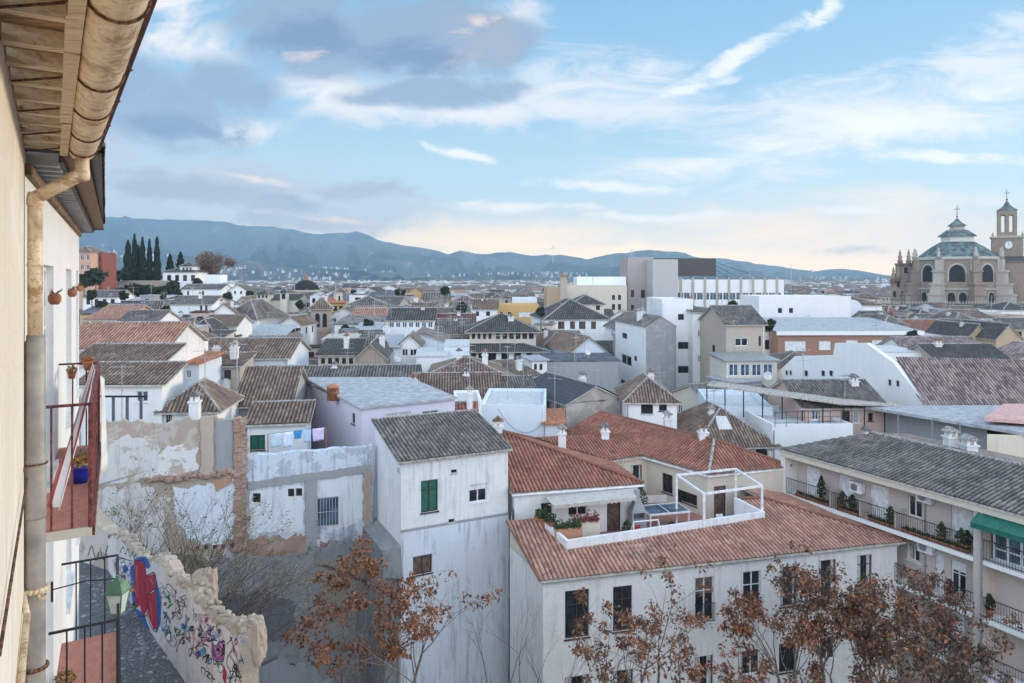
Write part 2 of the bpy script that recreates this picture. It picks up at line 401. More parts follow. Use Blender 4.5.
# ---------------------------------------------------------------- windows (front plane y=0 faces -y, origin at bottom centre)
WIN = {}; BLR = random.Random(17)
def win_meshes(w_, h_, kind, near):
    k = (round(w_, 2), round(h_, 2), kind, near)
    if k in WIN: return WIN[k]
    fr = MB(); pn = MB(); d = .13; t = .06 if near else .08; a, b = -w_/2, w_/2
    fm, pm = 'frame_white', 'glass'
    if kind in ('d', 'bal'): fm = 'frame_dark'
    if kind == 'balw': fm = 'frame_white'
    if kind == 'g': fm, pm = 'frame_dark', 'green'
    if kind == 'b': fm, pm = 'frame_dark', 'brownshut'
    if kind in ('s',): fm, pm = 'frame_white', 'shutter'
    if kind == 'o': fm, pm = 'sill', 'dark'
    if kind == 'u': fm, pm = 'frame_white', 'glass_blue'
    if kind == 'c': fm, pm = 'frame_white', 'curtain'
    if kind == 'door': fm, pm = 'frame_dark', 'brownshut'
    pn.poly([(a,d,0), (b,d,0), (b,d,h_), (a,d,h_)], 0)
    pn.poly([(a,d+.02,0), (a,d+.02,h_), (b,d+.02,h_), (b,d+.02,0)], 0)
    if kind != 'o':
        y0, y1 = d-.05, d-.004
        fr.box(a, a+t, y0, y1, 0, h_); fr.box(b-t, b, y0, y1, 0, h_); fr.box(a+t, b-t, y0, y1, 0, t); fr.box(a+t, b-t, y0, y1, h_-t, h_)
        if kind not in ('s', 'door'):
            fr.box(-t*.5, t*.5, y0-.003, y1, t, h_-t)
            if near and h_ > 1.5: fr.box(a+t, b-t, y0+.003, y1, h_*.68, h_*.68+t*.6)
        if kind == 's':
            z = .12
            while z < h_-.1: fr.box(a+t, b-t, y1-.006, y1+.002, z, z+.012); z += .12
    if near or kind == 'o': fr.box(a-.06, b+.06, -.06, d, -.07, -.002, 0)
    if kind in ('bal', 'balw'):
        for z in (.06, .95): fr.box(a-.02, b+.02, -.10, -.07, z, z+.03, 1)
        n = max(3, int(w_/.11))
        for i in range(n+1):
            x = a+(b-a)*i/n; fr.box(x-.008, x+.008, -.093, -.077, .09, .95, 1)
        for x in (a-.02, b): fr.box(x, x+.02, -.07, .02, .93, .97, 1)
    if near: 
        r = (fr.mesh('window_frame', [M[fm], M['iron']]), pn.mesh('pane', M[pm]))
    else:
        off = len(fr.v); fr.v += pn.v; fr.f += [tuple(off+i for i in f) for f in pn.f]; fr.m += [2]*len(pn.f)
        r = (fr.mesh('window', [M[fm], M['iron'], M[pm]]), None)
    WIN[k] = r; return r
def put_window(root, x, y, z, rot, w_, h_, kind='w', near=True, name=None):
    fm, pm = win_meshes(w_, h_, kind, near)
    nm = name or ('door' if kind == 'door' else ('window_opening' if kind == 'o' else 'window'))
    o = link(nm, fm, root); o.location = (x, y, z); o.rotation_euler = (0, 0, rot)
    if pm: p = link('pane', pm, o)
    if near and kind in ('d','w','bal','balw','u') and h_ > .8:
        rb_ = BLR.random(); bl = MB(); a, b = -w_/2+.05, w_/2-.05
        if rb_ < .45:
            f_ = BLR.uniform(.12,.5)*h_; bl.box(a, b, .118, .126, h_-f_, h_-.03); bl.build('roller_blind', M[BLR.choice(['shutter','curtain','brownshut'])], o)
        elif rb_ < .75:
            for (p0, p1) in ((a, a+w_*BLR.uniform(.15,.3)), (b-w_*BLR.uniform(.1,.3), b)):
                bl = MB(); n_ = 6
                for k in range(n_): x0, x1 = p0+(p1-p0)*k/n_, p0+(p1-p0)*(k+1)/n_; bl.poly([(x0,.127-.006*(k%2),.05), (x1,.127-.006*((k+1)%2),.05), (x1,.127-.006*((k+1)%2),h_-.05), (x0,.127-.006*(k%2),h_-.05)])
                bl.build('curtain', M['curtain'], o)
    return o

SKYL = [(5,-200,104,0), (64,765,835,358), (64,835,893,346), (60,893,1200,362), (50,862,1200,408), (330,880,1200,258), (44,783,1200,440), (41,500,790,432), (37,80,250,420), (40,250,372,448)]
AER0 = []
HOUSES = []   # footprints (x, y, r) for the fill to keep clear of
def house(name, label, pxL, pxR, py, Y, th, d, roof='gx', rise=1.5, wall='white', tile='brown', wins=(), base=None, ov=.3,
          cat='house', group=None, chim=(), par=.5, near=None, X0=None, wid=None, zc=None, rmat=None, pw=()):
    """front facade from pixel column pxL to pxR with its eave at row py at distance Y on the left; th = heading of the facade, d = depth"""
    ca, sa = math.cos(R(th)), math.sin(R(th))
    if X0 is None: X0 = (pxL-CX)/F*Y
    if wid is None:
        r = (pxR-CX)/F; wid = (r*Y-X0)/(ca-r*sa)
    ze = (H-py)/F*Y if zc is None else zc
    near = (Y < 62) if near is None else near
    cx, cy = X0+ca*wid/2-sa*d/2, Y+sa*wid/2+ca*d/2
    zb = (gz(cx, cy)-2.0) if base is None else base
    root = thing(name, label, cat, (X0, Y, zb), R(th), group)
    pR_ = CX+F*(X0+ca*wid)/(Y+sa*wid); SKYL.append((Y, (X0/Y)*F+CX, pR_, H-ze/Y*F-(rise if roof != 'flat' else par)/Y*F*.9))
    h = ze-zb
    HOUSES.append((cx, cy, max(wid, d)*.5))
    # facades
    sides = {'f': ((0,0,0), (1,0,0), wid, 0), 'r': ((wid,0,0), (0,1,0), d, 90), 'b': ((wid,d,0), (-1,0,0), wid, 180), 'l': ((0,d,0), (0,-1,0), d, -90)}
    mb = MB(); wl = {k: [] for k in sides}
    for wd in wins:                                   # (side, [centre fractions], [top distance below the eave], w, h, kind)
        s, us, zs, ww, hh, kd = wd
        L = sides[s][2]
        for u in us:
            for z in zs: wl[s].append((u*L, h-z-hh, ww, hh, kd))
    for (s, pa, pb_, ya, yb, kd) in pw:               # windows given by their edges on the facade: columns and rows
        o, ex, L, rot = sides[s]
        O3 = Vector((X0+ca*o[0]-sa*o[1], Y+sa*o[0]+ca*o[1])); E3 = Vector((ca*ex[0]-sa*ex[1], sa*ex[0]+ca*ex[1]))
        f_ = lambda px: (((px-CX)/F)*O3.y-O3.x)/(E3.x-((px-CX)/F)*E3.y)
        a_, b_ = f_(pa), f_(pb_); c_ = (a_+b_)/2; Yc = O3.y+E3.y*c_
        zt, zbm = (H-ya)/F*Yc-zb, (H-yb)/F*Yc-zb
        if abs(b_-a_) < .04 or zt <= zbm: continue
        wl[s].append((c_, zbm, abs(b_-a_), min(zt, h-.08)-zbm, kd))
    for s, (o, ex, L, rot) in sides.items():
        wall_grid(mb, o, ex, L, 0, h, [(x-a/2, x+a/2, z, z+b) for (x, z, a, b, k) in wl[s]], .14)
        for (x, z, a, b, k) in wl[s]:
            q = Vector(o)+Vector(ex)*x; put_window(root, q.x, q.y, z, R(rot), a, b, k, near)
    # gable pieces
    if roof == 'gx':
        for x, sgn in ((0, 1), (wid, -1)):
            mb.poly([(x,d,h), (x,0,h), (x,d/2,h+rise)][::sgn], 0)
    if roof == 'gy':
        mb.poly([(0,0,h), (wid,0,h), (wid/2,0,h+rise)], 0); mb.poly([(wid,d,h), (0,d,h), (wid/2,d,h+rise)], 0)
    if roof == 'sf': mb.poly([(0,d,h), (0,0,h), (0,d,h+rise)], 0); mb.poly([(wid,0,h), (wid,d,h), (wid,d,h+rise)], 0); mb.poly([(wid,d,h), (0,d,h), (0,d,h+rise), (wid,d,h+rise)], 0)
    if roof == 'sl': mb.poly([(0,0,h), (wid,0,h), (wid,0,h+rise)], 0); mb.poly([(wid,d,h), (0,d,h), (wid,d,h+rise)], 0); mb.poly([(wid,0,h), (wid,d,h), (wid,d,h+rise), (wid,0,h+rise)], 0)
    if roof == 'sr': mb.poly([(0,0,h), (wid,0,h), (0,0,h+rise)], 0); mb.poly([(wid,d,h), (0,d,h), (0,d,h+rise)], 0); mb.poly([(0,d,h), (0,0,h), (0,0,h+rise), (0,d,h+rise)], 0)
    mb.build('wall', W[wall] if isinstance(wall, str) else wall, root)
    dist = Y
    if dist < 62: kw = dict(pitch=.24, amp=.06, spp=5, course=.42, step=.02)
    elif dist < 110: kw = dict(pitch=.28, amp=.07, spp=4, course=.5, step=0)
    elif dist < 200: kw = dict(pitch=.42, amp=.09, spp=3, course=.8, step=0)
    else: kw = dict(pitch=.9, amp=.12, spp=3, course=1.2, step=0)
    rb = MB(); o = ov; tl = tile if not isinstance(tile, str) else T[tile]
    ridges = []
    if roof == 'flat':
        fb = MB(); fb.box(.2, wid-.2, .2, d-.2, h-.3, h+.02); fb.build('roof', M[rmat or 'sill'], root)
        pb = MB()
        for (x0, x1, y0, y1) in ((0,wid,0,.2), (0,wid,d-.2,d), (0,.2,.2,d-.2), (wid-.2,wid,.2,d-.2)): pb.box(x0, x1, y0, y1, h+.002, h+par)
        pb.build('parapet', W[wall] if isinstance(wall, str) else wall, root)
    elif roof == 'slab':
        fb = MB(); fb.hexa([(-o,-o,h), (wid+o,-o,h), (wid+o,d+o,h+rise), (-o,d+o,h+rise)], [(-o,-o,h+.12), (wid+o,-o,h+.12), (wid+o,d+o,h+rise+.12), (-o,d+o,h+rise+.12)])
        fb.build('roof', M[rmat or 'metal_roof'], root)
    else:
        z = h+.03; k = rise
        if roof == 'gx':
            s = k/(d/2); A = [(-o,-o,z-o*s), (wid+o,-o,z-o*s), (wid+o,d/2,z+k), (-o,d/2,z+k)]; B = [(wid+o,d+o,z-o*s), (-o,d+o,z-o*s), (-o,d/2,z+k), (wid+o,d/2,z+k)]
            pl = [A, B]; ridges = [(A[2], A[3])]
        elif roof == 'gy':
            s = k/(wid/2); A = [(-o,-o,z-o*s), (wid/2,-o,z+k), (wid/2,d+o,z+k), (-o,d+o,z-o*s)]; B = [(wid+o,d+o,z-o*s), (wid/2,d+o,z+k), (wid/2,-o,z+k), (wid+o,-o,z-o*s)]
            pl = [A, B]; ridges = [(A[1], A[2])]
        elif roof == 'hip':
            x0, x1, y0, y1 = -o, wid+o, -o, d+o; mn = min(x1-x0, y1-y0)/2; s = k/(min(wid, d)/2); ze2 = z-o*s; zt = ze2+mn*s
            if x1-x0 >= y1-y0: a, b = (x0+mn, (y0+y1)/2, zt), (x1-mn-.001, (y0+y1)/2, zt); pl = [[(x0,y0,ze2), (x1,y0,ze2), b, a], [(x1,y1,ze2), (x0,y1,ze2), a, b], [(x0,y1,ze2), (x0,y0,ze2), a], [(x1,y0,ze2), (x1,y1,ze2), b]]
            else: a, b = ((x0+x1)/2, y0+mn, zt), ((x0+x1)/2, y1-mn-.001, zt); pl = [[(x0,y0,ze2), (x1,y0,ze2), a], [(x1,y0,ze2), (x1,y1,ze2), b, a], [(x1,y1,ze2), (x0,y1,ze2), b], [(x0,y1,ze2), (x0,y0,ze2), a, b]]
            near_a = [(x0,y0,ze2), (x1,y0,ze2), (x1,y1,ze2), (x0,y1,ze2)]
            if x1-x0 >= y1-y0: ridges = [(near_a[0], a), (near_a[3], a), (near_a[1], b), (near_a[2], b), (a, b)]
            else: ridges = [(near_a[0], a), (near_a[1], a), (near_a[2], b), (near_a[3], b), (a, b)]
        elif roof == 'sf':
            s = k/d; pl = [[(-o,-o,z-o*s), (wid+o,-o,z-o*s), (wid+o,d,z+k), (-o,d,z+k)]]; ridges = [(pl[0][2], pl[0][3])]
        elif roof == 'sl':
            s = k/wid; pl = [[(-o,d+o,z-o*s), (-o,-o,z-o*s), (wid,-o,z+k), (wid,d+o,z+k)]]; ridges = [(pl[0][2], pl[0][3])]
        elif roof == 'sr':
            s = k/wid; pl = [[(wid+o,-o,z-o*s), (wid+o,d+o,z-o*s), (0,d+o,z+k), (0,-o,z+k)]]; ridges = [(pl[0][2], pl[0][3])]
        for p_ in pl: roof_plane(rb, p_, **kw)
        rr = .09 if dist < 110 else .16
        for (a, b) in ridges:
            if (Vector(a)-Vector(b)).length > .2: rb.tube(Vector(a)+Vector((0,0,.06)), Vector(b)+Vector((0,0,.06)), rr, rr, 6, 2)
        rb.build('roof', [tl, M['deck'], M['mortar']], root)
    if 50 < Y < 270 and name != 'house' and label != 'x':
        cr_ = random.Random(int(pxL*13+py*7)); 
        if cr_.random() < .5: AER0.append((label, Vector((X0, Y, ze+.3))+Vector((ca*wid*cr_.uniform(.2,.8)-sa*d*.5, sa*wid*.5+ca*d*.5, 0)), cr_.uniform(2.0,4.2), Y))
        if Y < 200 and roof in ('gx','gy','hip','sf'):
            for k in range(cr_.choice([0,1,1,2])): chimney(root, wid*cr_.uniform(.12,.88), d*cr_.uniform(.3,.5), h+rise*.35, .45, cr_.uniform(.2,.3))
        if Y < 130 and roof in ('gx','sf','hip'):
            sx_ = wid*cr_.uniform(.25,.7); 
    if 40 < Y < 130 and wid > 3 and label != 'x' and h > 3:
        pr_ = random.Random(int(pxR*11+py)); k_ = pr_.choice([.12, wid-.2]); pm_ = MB(); pm_.tube((k_,-.07,0), (k_,-.07,h-.1), .05, .05, 6); pm_.build('downpipe', M[pr_.choice(['metal','frame_white','beige_pipe'])], root)
    for (x, y, hc) in chim:
        chimney(root, x*wid, y*d, h+rise*.35, hc)
    root['_h'] = h
    return root, wid, h
def chimney(root, x, y, z, hc, s=.32):
    cb = MB(); cb.box(x-s, x+s, y-s, y+s, z, z+hc+.6); cb.box(x-s*1.25, x+s*1.25, y-s*1.25, y+s*1.25, z+hc+.6, z+hc+.7)
    for dx_ in (-1, 1):
        for dy_ in (-1, 1): cb.box(x+dx_*s-.06*dx_, x+dx_*(s-.22), y+dy_*s-.06*dy_, y+dy_*(s-.22), z+hc+.7, z+hc+1.0)
    c = cb.build('chimney', W['white'], root)
    t = MB(); q = z+hc+1.0; e = s*1.3
    for sx in (-1, 1):
        t.poly([(x+sx*e, y-e, q), (x+sx*e, y+e, q), (x, y+e, q+.28), (x, y-e, q+.28)], 0)
    t.poly([(x-e,y-e,q), (x+e,y-e,q), (x,y-e,q+.28)], 0); t.poly([(x-e,y+e,q), (x,y+e,q+.28), (x+e,y+e,q)], 0); t.poly([(x-e,y-e,q),(x-e,y+e,q),(x+e,y+e,q),(x+e,y-e,q)], 0)
    t.build('chimney_cap', [M['cap_clay'], M['cap_grey'], M['mortar']][int(abs(x*7+y*3)) % 3], c)
    return c

# ---------------------------------------------------------------- terrain
def S(t): t = min(1, max(0, t)); return t*t*(3-2*t)
def gz(x, y):
    g = -21 + 8*S((-x-12)/45)*S((420-y)/150)
    g += 12*math.exp(-((x+135)/75)**2-((y-262)/62)**2)
    g -= 6*S((62-y)/18)*S((x+14)/6)
    g -= 3*S((y-500)/900)
    return g
# ================================================================ ground, hills, far city, haze
def ground():
    mb = MB(); xs = []; ys = []
    x = -60.0
    xs = [-9500,-6000,-4000,-2500,-1600,-1000,-700,-500,-400]+[-340+12*i for i in range(46)]+[240,300,400,600,1000,2000,4000,6500,9500]
    ys = [-400,-150,-60]+[-30+10*i for i in range(52)]+[520,600,700,900,1200,1600,2200,3000,4200,6000,8500]
    for yv in ys:
        for xv in xs: mb.v.append((xv, yv, gz(xv, yv)-.3))
    nx = len(xs)
    for j in range(len(ys)-1):
        for i in range(nx-1):
            a = j*nx+i; mb.f.append((a, a+1, a+nx+1, a+nx)); mb.m.append(0)
    m, t, b = material('earth_ground'); p = pos(t)
    n = t.noise(p, .02, 6, .6); n2 = t.noise(p, .5, 5, .6)
    c = t.mix(t.step(n, .4, .6), (.10,.10,.085), (.17,.155,.13)); c = t.mix(t.step(n2, .45, .7), c, (.05,.07,.04))
    t.put(b.inputs['Base Color'], c); b.inputs['Roughness'].default_value = .95
    tag(mb.build('ground', m, None, True), kind='structure')
ground()

m, t, b = material('mountain_slopes'); p = pos(t)
n = t.noise(p, .0009, 8, .6); n2 = t.noise(p, .006, 6, .65)
c = t.mix(t.step(n, .42, .6), (.015,.026,.02), (.13,.125,.10)); c = t.mix(t.math('MULTIPLY', t.step(n2, .55, .68), .6), c, (.34,.31,.26))
t.put(b.inputs['Base Color'], c); b.inputs['Roughness'].default_value = 1; b.inputs['Specular IOR Level'].default_value = 0
MOUNT = m
def interp(tab, x):
    if x <= tab[0][0]: return tab[0][1]
    for (a, va), (b_, vb) in zip(tab[:-1], tab[1:]):
        if x <= b_: f = (x-a)/(b_-a); return va+(vb-va)*f
    return tab[-1][1]
from mathutils import noise as mn
def range_of_hills(name, crest, dist, foot, seed, rough):
    """crest: (bearing column, row) -> real heights at real distance"""
    mb = MB(); bear = [-260+7*i for i in range(228)]; rows = 42; cf = 34/42
    for j in range(rows+1):
        f = j/rows
        for px in bear:
            back = f > cf+1e-6
            D = foot + (dist-foot)*min(1, f/cf) + (max(0, f-cf)/.19)*dist*.03
            hc = (H-interp(crest, px))/F*dist
            nn = mn.fractal(Vector((px*.018+seed, f*3.5, seed)), .9, 2.1, 5)
            s = S(f/cf)**1.15 if not back else 1-S((f-cf)/.19)*.7
            rid = abs(mn.fractal(Vector((px*.05, f*2.2+seed, 3.3)), .8, 2.2, 4))
            z = -30 + (hc+30)*s + min(8, nn*rough*.7 - rid*rough*1.3)*min(1, 4*s*(1-s)*1.3+.05)
            mb.v.append(((px-CX)/F*D, D, z))
    nx = len(bear)
    for j in range(rows):
        for i in range(nx-1):
            a = j*nx+i; mb.f.append((a, a+1, a+nx+1, a+nx)); mb.m.append(0)
    tag(mb.build(name, MOUNT, None, True), kind='structure')
range_of_hills('mountains', [(-260,228),(0,226),(80,224),(110,216),(155,219),(220,221),(245,227),(272,226),(290,229),(312,235),(337,234),(357,231),(377,239),(400,245),(425,249),(450,254),(461,251),(485,254),(511,252),(527,256),(550,254),(587,259),(600,257),(617,253),(655,250),(680,252),(698,257),(740,260),(790,268),(815,271),(832,269),(851,269),(879,274),(930,279),(1300,281)], 8200, 3600, 1.7, 330)
range_of_hills('foothills', [(-260,262),(60,258),(120,252),(180,255),(240,259),(300,266),(360,270),(440,274),(520,272),(600,274),(700,275),(760,277),(1300,279)], 4600, 2600, 5.1, 110)

# far city on the plain and up the first slopes: thousands of buildings that read as one mass
def far_city():
    rnd = random.Random(5); mb = MB()
    mats = [plaster('far_white', (.72,.73,.74), amount=.2), plaster('far_cream', (.60,.54,.46), amount=.3), plaster('far_brown', (.36,.27,.22), amount=.3), flat('far_roof', (.20,.15,.13), .9), flat('far_window', (.05,.06,.07), .5), flat('far_tree', (.05,.07,.04), .95)]
    for k in range(15000):
        y = 455*math.exp(rnd.random()**.80*2.28); px = rnd.uniform(-160, 1180); x = (px-CX)/F*y
        g = gz(x, y)
        z0 = g
        if y > 2700:
            f = (y-2600)/2000.0
            hc = (H-interp([(-260,262),(60,258),(120,252),(180,255),(240,259),(300,266),(360,270),(440,274),(520,272),(600,274),(700,275),(760,277),(1300,279)], px))/F*4600
            z0 = -30+(hc+30)*S(f/.82)**1.15
            if rnd.random() < .05+f*.5 or mn.noise(Vector((x*.0022, y*.0022, 7))) < -.05+f*.25: continue
            z0 -= 1
        kq = 1 if y < 900 else (1.4 if y < 2700 else .42); w_ = rnd.uniform(7, 16)*kq; d_ = rnd.uniform(8, 16); hh = rnd.choice([6,7,8,9,9,10,12,14])*(1 if y < 1400 else (1.2 if y < 2700 else .55))
        if y < 1000: hh = min(hh, 11)
        a = rnd.uniform(-.5, .5); ca, sa = math.cos(a), math.sin(a)
        c = lambda u, v, z: (x+ca*u-sa*v, y+sa*u+ca*v, z)
        if rnd.random() < .12:
            r = rnd.uniform(3, 7)
            o = Vector((x, y, z0+3)); mb.lathe(o, [(r*.5,0),(r,r*.35),(r*.9,r*.8),(r*.4,r*1.2)], 7, 5); continue
        mi = rnd.choices([0,1,2], [.62,.26,.12])[0]
        B = [c(-w_/2,-d_/2,z0-8), c(w_/2,-d_/2,z0-8), c(w_/2,d_/2,z0-8), c(-w_/2,d_/2,z0-8)]; Tt = [(p[0], p[1], z0+hh) for p in B]
        mb.hexa(B, Tt, mi)
        if y < 1500:
            rows_ = int(hh/3)
            for r_ in range(rows_):
                for q in range(int(w_/3.2)):
                    u = -w_/2+1.6+q*3.2; z = z0+hh-2.4-r_*3
                    mb.poly([c(u-.55,-d_/2-.03,z), c(u+.55,-d_/2-.03,z), c(u+.55,-d_/2-.03,z+1.4), c(u-.55,-d_/2-.03,z+1.4)], 4)
        if rnd.random() < .62:
            o = .5; e = z0+hh+.01; rz = e+rnd.uniform(1.4, 2.6)
            b4 = [c(-w_/2-o,-d_/2-o,e), c(w_/2+o,-d_/2-o,e), c(w_/2+o,d_/2+o,e), c(-w_/2-o,d_/2+o,e)]; r1, r2 = c(-w_/2*.5,0,rz), c(w_/2*.5,0,rz)
            mb.poly([b4[0], b4[1], r2, r1], 3); mb.poly([b4[2], b4[3], r1, r2], 3); mb.poly([b4[1], b4[2], r2], 3); mb.poly([b4[3], b4[0], r1], 3); mb.poly(b4[::-1], 3)
        elif rnd.random() < .4: mb.hexa([c(-1.5,-1.5,z0+hh+.01), c(1.5,-1.5,z0+hh+.01), c(1.5,1.5,z0+hh+.01), c(-1.5,1.5,z0+hh+.01)], [c(-1.5,-1.5,z0+hh+2.5), c(1.5,-1.5,z0+hh+2.5), c(1.5,1.5,z0+hh+2.5), c(-1.5,1.5,z0+hh+2.5)], mi)
    tag(mb.build('distant_city', mats), 'hazy mass of pale buildings spreading over the plain to the mountain foot', 'city', kind='stuff')
far_city()

# the air: one closed box round the whole scene
hb = MB(); hb.box(-11500, 11500, -450, 8600, -36, 770)
hm = bpy.data.materials.new('haze_air'); hm.use_nodes = True; ht = NT(hm.node_tree); ht.n.clear()
pv = ht.new('ShaderNodeVolumePrincipled'); pv.inputs['Color'].default_value = (.47,.74,1.0,1); pv.inputs['Density'].default_value = HAZE; pv.inputs['Anisotropy'].default_value = .2
ho = ht.new('ShaderNodeOutputMaterial'); ht.l.new(pv.outputs[0], ho.inputs['Volume'])
hz = hb.build('haze', hm); tag(hz, kind='stuff')

# ================================================================ the house the photograph is taken from, and the alley
AL = -8.6                                    # alley level
d1 = Vector((-.549, .836, 0)); n1_ = Vector((.836, .549, 0))
def q1(t, l, z): return d1*t + n1_*l + Vector((0,0,z))
Y2t = lambda Y, l: (Y-l*.549)/.836           # along-wall distance for a depth Y
ochre = plaster('ochre_lime_plaster', (.82,.73,.60), (.56,.46,.36), .5, 1.2, .5, (.88,.84,.78), .6)
# near house: cream wall, boarded eave on joists, zinc gutter
near_house = thing('cream_house', 'cream limewashed house wall close at hand under a decaying timber eave', 'house', tuple(q1(0,-.205,0)))
def loc(p): return tuple(Vector(p)-q1(0,-.205,0))
t0, t1_ = -6.0, Y2t(6.1, -.205)
mb = MB()
def slab(tA, tB, lA, lB, zA, zB, m=0, tgt=None):
    (tgt or mb).hexa([loc(q1(tA,lB,zA)), loc(q1(tB,lB,zA)), loc(q1(tB,lA,zA)), loc(q1(tA,lA,zA))][::-1], [loc(q1(tA,lB,zB)), loc(q1(tB,lB,zB)), loc(q1(tB,lA,zB)), loc(q1(tA,lA,zB))][::-1], m)
slab(t0, t1_, -5.0, -.205, AL-.5, 1.16); mb.build('wall', ochre, near_house)
oldwood = material('old_wood_planks'); m, t, b = oldwood; p = pos(t)
g = t.noise(t.mapv(p, rot=(0,0,R(33.3)), sc=(3,22,22)), 1.6, 6, .7, .5); g2 = t.noise(p, 5, 4)
c = t.ramp(g, [(.28,(.10,.055,.03)), (.45,(.34,.20,.10)), (.6,(.56,.38,.22)), (.8,(.28,.17,.09))]); c = t.mix(t.step(g2,.5,.7,0,.35), c, (.16,.10,.07))
t.put(b.inputs['Base Color'], c); b.inputs['Roughness'].default_value = .9; bump(t, b, g, .8, .02); OLD = m
# eave: boards, joists, edge board, tiles
m, t, b = material('pale_joist_wood'); p = pos(t)
g = t.noise(t.mapv(p, rot=(0,0,R(-56.7)), sc=(3,20,20)), 1.5, 6, .7, .5)
c = t.ramp(g, [(.28,(.30,.17,.08)), (.42,(.72,.52,.32)), (.6,(.86,.70,.50)), (.85,(.50,.33,.18))])
t.put(b.inputs['Base Color'], c); b.inputs['Roughness'].default_value = .9; bump(t, b, g, .8, .02); JOI = m
eb = MB(); slab(t0, t1_+.02, -.205, .29, 1.205, 1.235, 0, eb); eb.build('eave_boards', OLD, near_house)
k = t0+.15; rnd = random.Random(3)
while k < t1_-.05:
    jb = MB(); wj = rnd.uniform(.06,.085); zz = 1.12+rnd.uniform(-.006,.006)
    slab(k, k+wj, -.20, .10+rnd.uniform(-.03,.02), zz, 1.203, 0, jb); jb.build('joist', JOI, near_house); k += rnd.uniform(.36,.46)
fb = MB()
k = t0
while k < t1_:
    L = rnd.uniform(.5,.95); slab(k, min(k+L-.01, t1_+.03), .05+rnd.uniform(-.006,.006), .115, 1.10+rnd.uniform(-.008,.008), 1.2, 0, fb); k += L
fb.build('fascia_board', JOI, near_house)
rb = MB(); A = [loc(q1(t1_+.04,.33,1.245)), loc(q1(t0,.33,1.245)), loc(q1(t0,-2.2,2.1)), loc(q1(t1_+.08,-2.2,2.1))]
roof_plane(rb, A, .23, .06, 8, .42, .02); rb.build('roof', [T['brown'], OLD, M['mortar']], near_house)
# gutter: half round zinc trough with seams and hooks
m, t, b = material('weathered_zinc'); p = pos(t)
g = t.noise(p, 3.2, 6, .7, .6); g2 = t.noise(p, 22, 5, .7)
c = t.ramp(g, [(.25,(.26,.17,.10)), (.40,(.68,.50,.32)), (.52,(.82,.66,.46)), (.62,(.44,.26,.13)), (.74,(.66,.50,.34)), (.9,(.40,.30,.21))]); c = t.mix(t.step(g2,.52,.66,0,.5), c, (.30,.20,.13))
t.put(b.inputs['Base Color'], c); b.inputs['Roughness'].default_value = .6; b.inputs['Metallic'].default_value = .1; bump(t, b, g2, .25, .01); ZINC = m
gc, gr, gzv = .222, .112, 1.165
def trough(mb_, ta, tb, r, m_=0, thick=.006, n=14):
    for i in range(n):
        a0, a1 = math.pi+math.pi*i/n, math.pi+math.pi*(i+1)/n
        f = lambda tt, a, rr: loc(q1(tt, gc+rr*math.cos(a), gzv+rr*math.sin(a)))
        mb_.poly([f(ta,a0,r), f(ta,a1,r), f(tb,a1,r), f(tb,a0,r)], m_); mb_.poly([f(ta,a0,r-thick), f(tb,a0,r-thick), f(tb,a1,r-thick), f(ta,a1,r-thick)], m_)
        mb_.poly([f(tb,a0,r), f(tb,a1,r), f(tb,a1,r-thick), f(tb,a0,r-thick)], m_); mb_.poly([f(ta,a0,r), f(ta,a0,r-thick), f(ta,a1,r-thick), f(ta,a1,r)], m_)
gut = link('gutter', None, near_house); gut.name = 'gutter'; bpy.data.objects.remove(gut)
gb = MB(); ends = t1_-.02
for (a, b_) in ((t0, -1.2), (-1.215, .9), (.885, 2.05), (2.035, 3.3), (3.285, 4.6), (4.585, 5.9), (5.885, ends)):
    trough(gb, a, min(b_, ends), gr+(.003 if int(a*10) % 2 else 0))
gb.poly([loc(q1(ends, gc+gr*math.cos(a), gzv+gr*math.sin(a))) for a in [math.pi+math.pi*i/14 for i in range(15)]], 0)
gb.path([loc(q1(t0,gc+gr,gzv)), loc(q1(ends,gc+gr,gzv))], .010, 6)
gutter = gb.build('gutter', ZINC, near_house, True)
RUST = flat('rusty_iron', (.16,.075,.04), .85, var=.5, scale=30)
for k in (1.2, 2.02, 3.28, 4.55, 5.4, 6.3, ends-.3):
    if k > ends: continue
    hb_ = MB(); pts = [q1(k+.25, -.19, 1.10), q1(k+.1, .04, 1.12)]+[q1(k, gc+(gr+.009)*math.cos(a), gzv+(gr+.009)*math.sin(a)) for a in [math.pi+math.pi*i/10 for i in range(11)]]+[q1(k, gc+gr+.05, gzv+.03)]
    hb_.path([loc(x) for x in pts], .0065, 6); hb_.build('gutter_bracket', RUST, near_house, True)
tb = MB(); slab(t0, t1_+.06, .345, .37, 1.17, 1.24, 0, tb); tb.build('edge_strip', flat('dark_red_board', (.10,.035,.04), .7, var=.4), near_house)
# downpipe with swan neck
PIPE_BEIGE = flat('beige_painted_pipe', (.36,.33,.30), .55, .15, var=.2, scale=2.5)
te = ends-.09; pw = q1(Y2t(6.12,-.13)-.0, -.125, 0)
pb = MB(); r = .058
top = q1(te, gc, gzv-.09); elb = q1(te+.0, gc, gzv-.235)
low = Vector((pw.x, pw.y, .70))
pb.path([top, elb], r, 14); pb.path([elb, low], r, 14); pb.path([low, Vector((low.x, low.y, -.55))], r, 14)
pb.lathe(tuple(Vector((elb.x,elb.y,elb.z-.05))), [(r*.6,-.02),(r*1.05,.0),(r*1.08,.05),(r*1.02,.1),(r*.6,.12)], 14); pb.lathe((low.x,low.y,low.z-.06), [(r*.8,-.03),(r*1.1,.0),(r*1.1,.06),(r*.9,.11)], 14)
pb.lathe((low.x,low.y,.64), [(r*1.1,0),(r*1.12,.02),(r*1.1,.04)], 14); pb.lathe((low.x,low.y,.1), [(r*1.06,0),(r*1.08,.015),(r*1.06,.03)], 14)
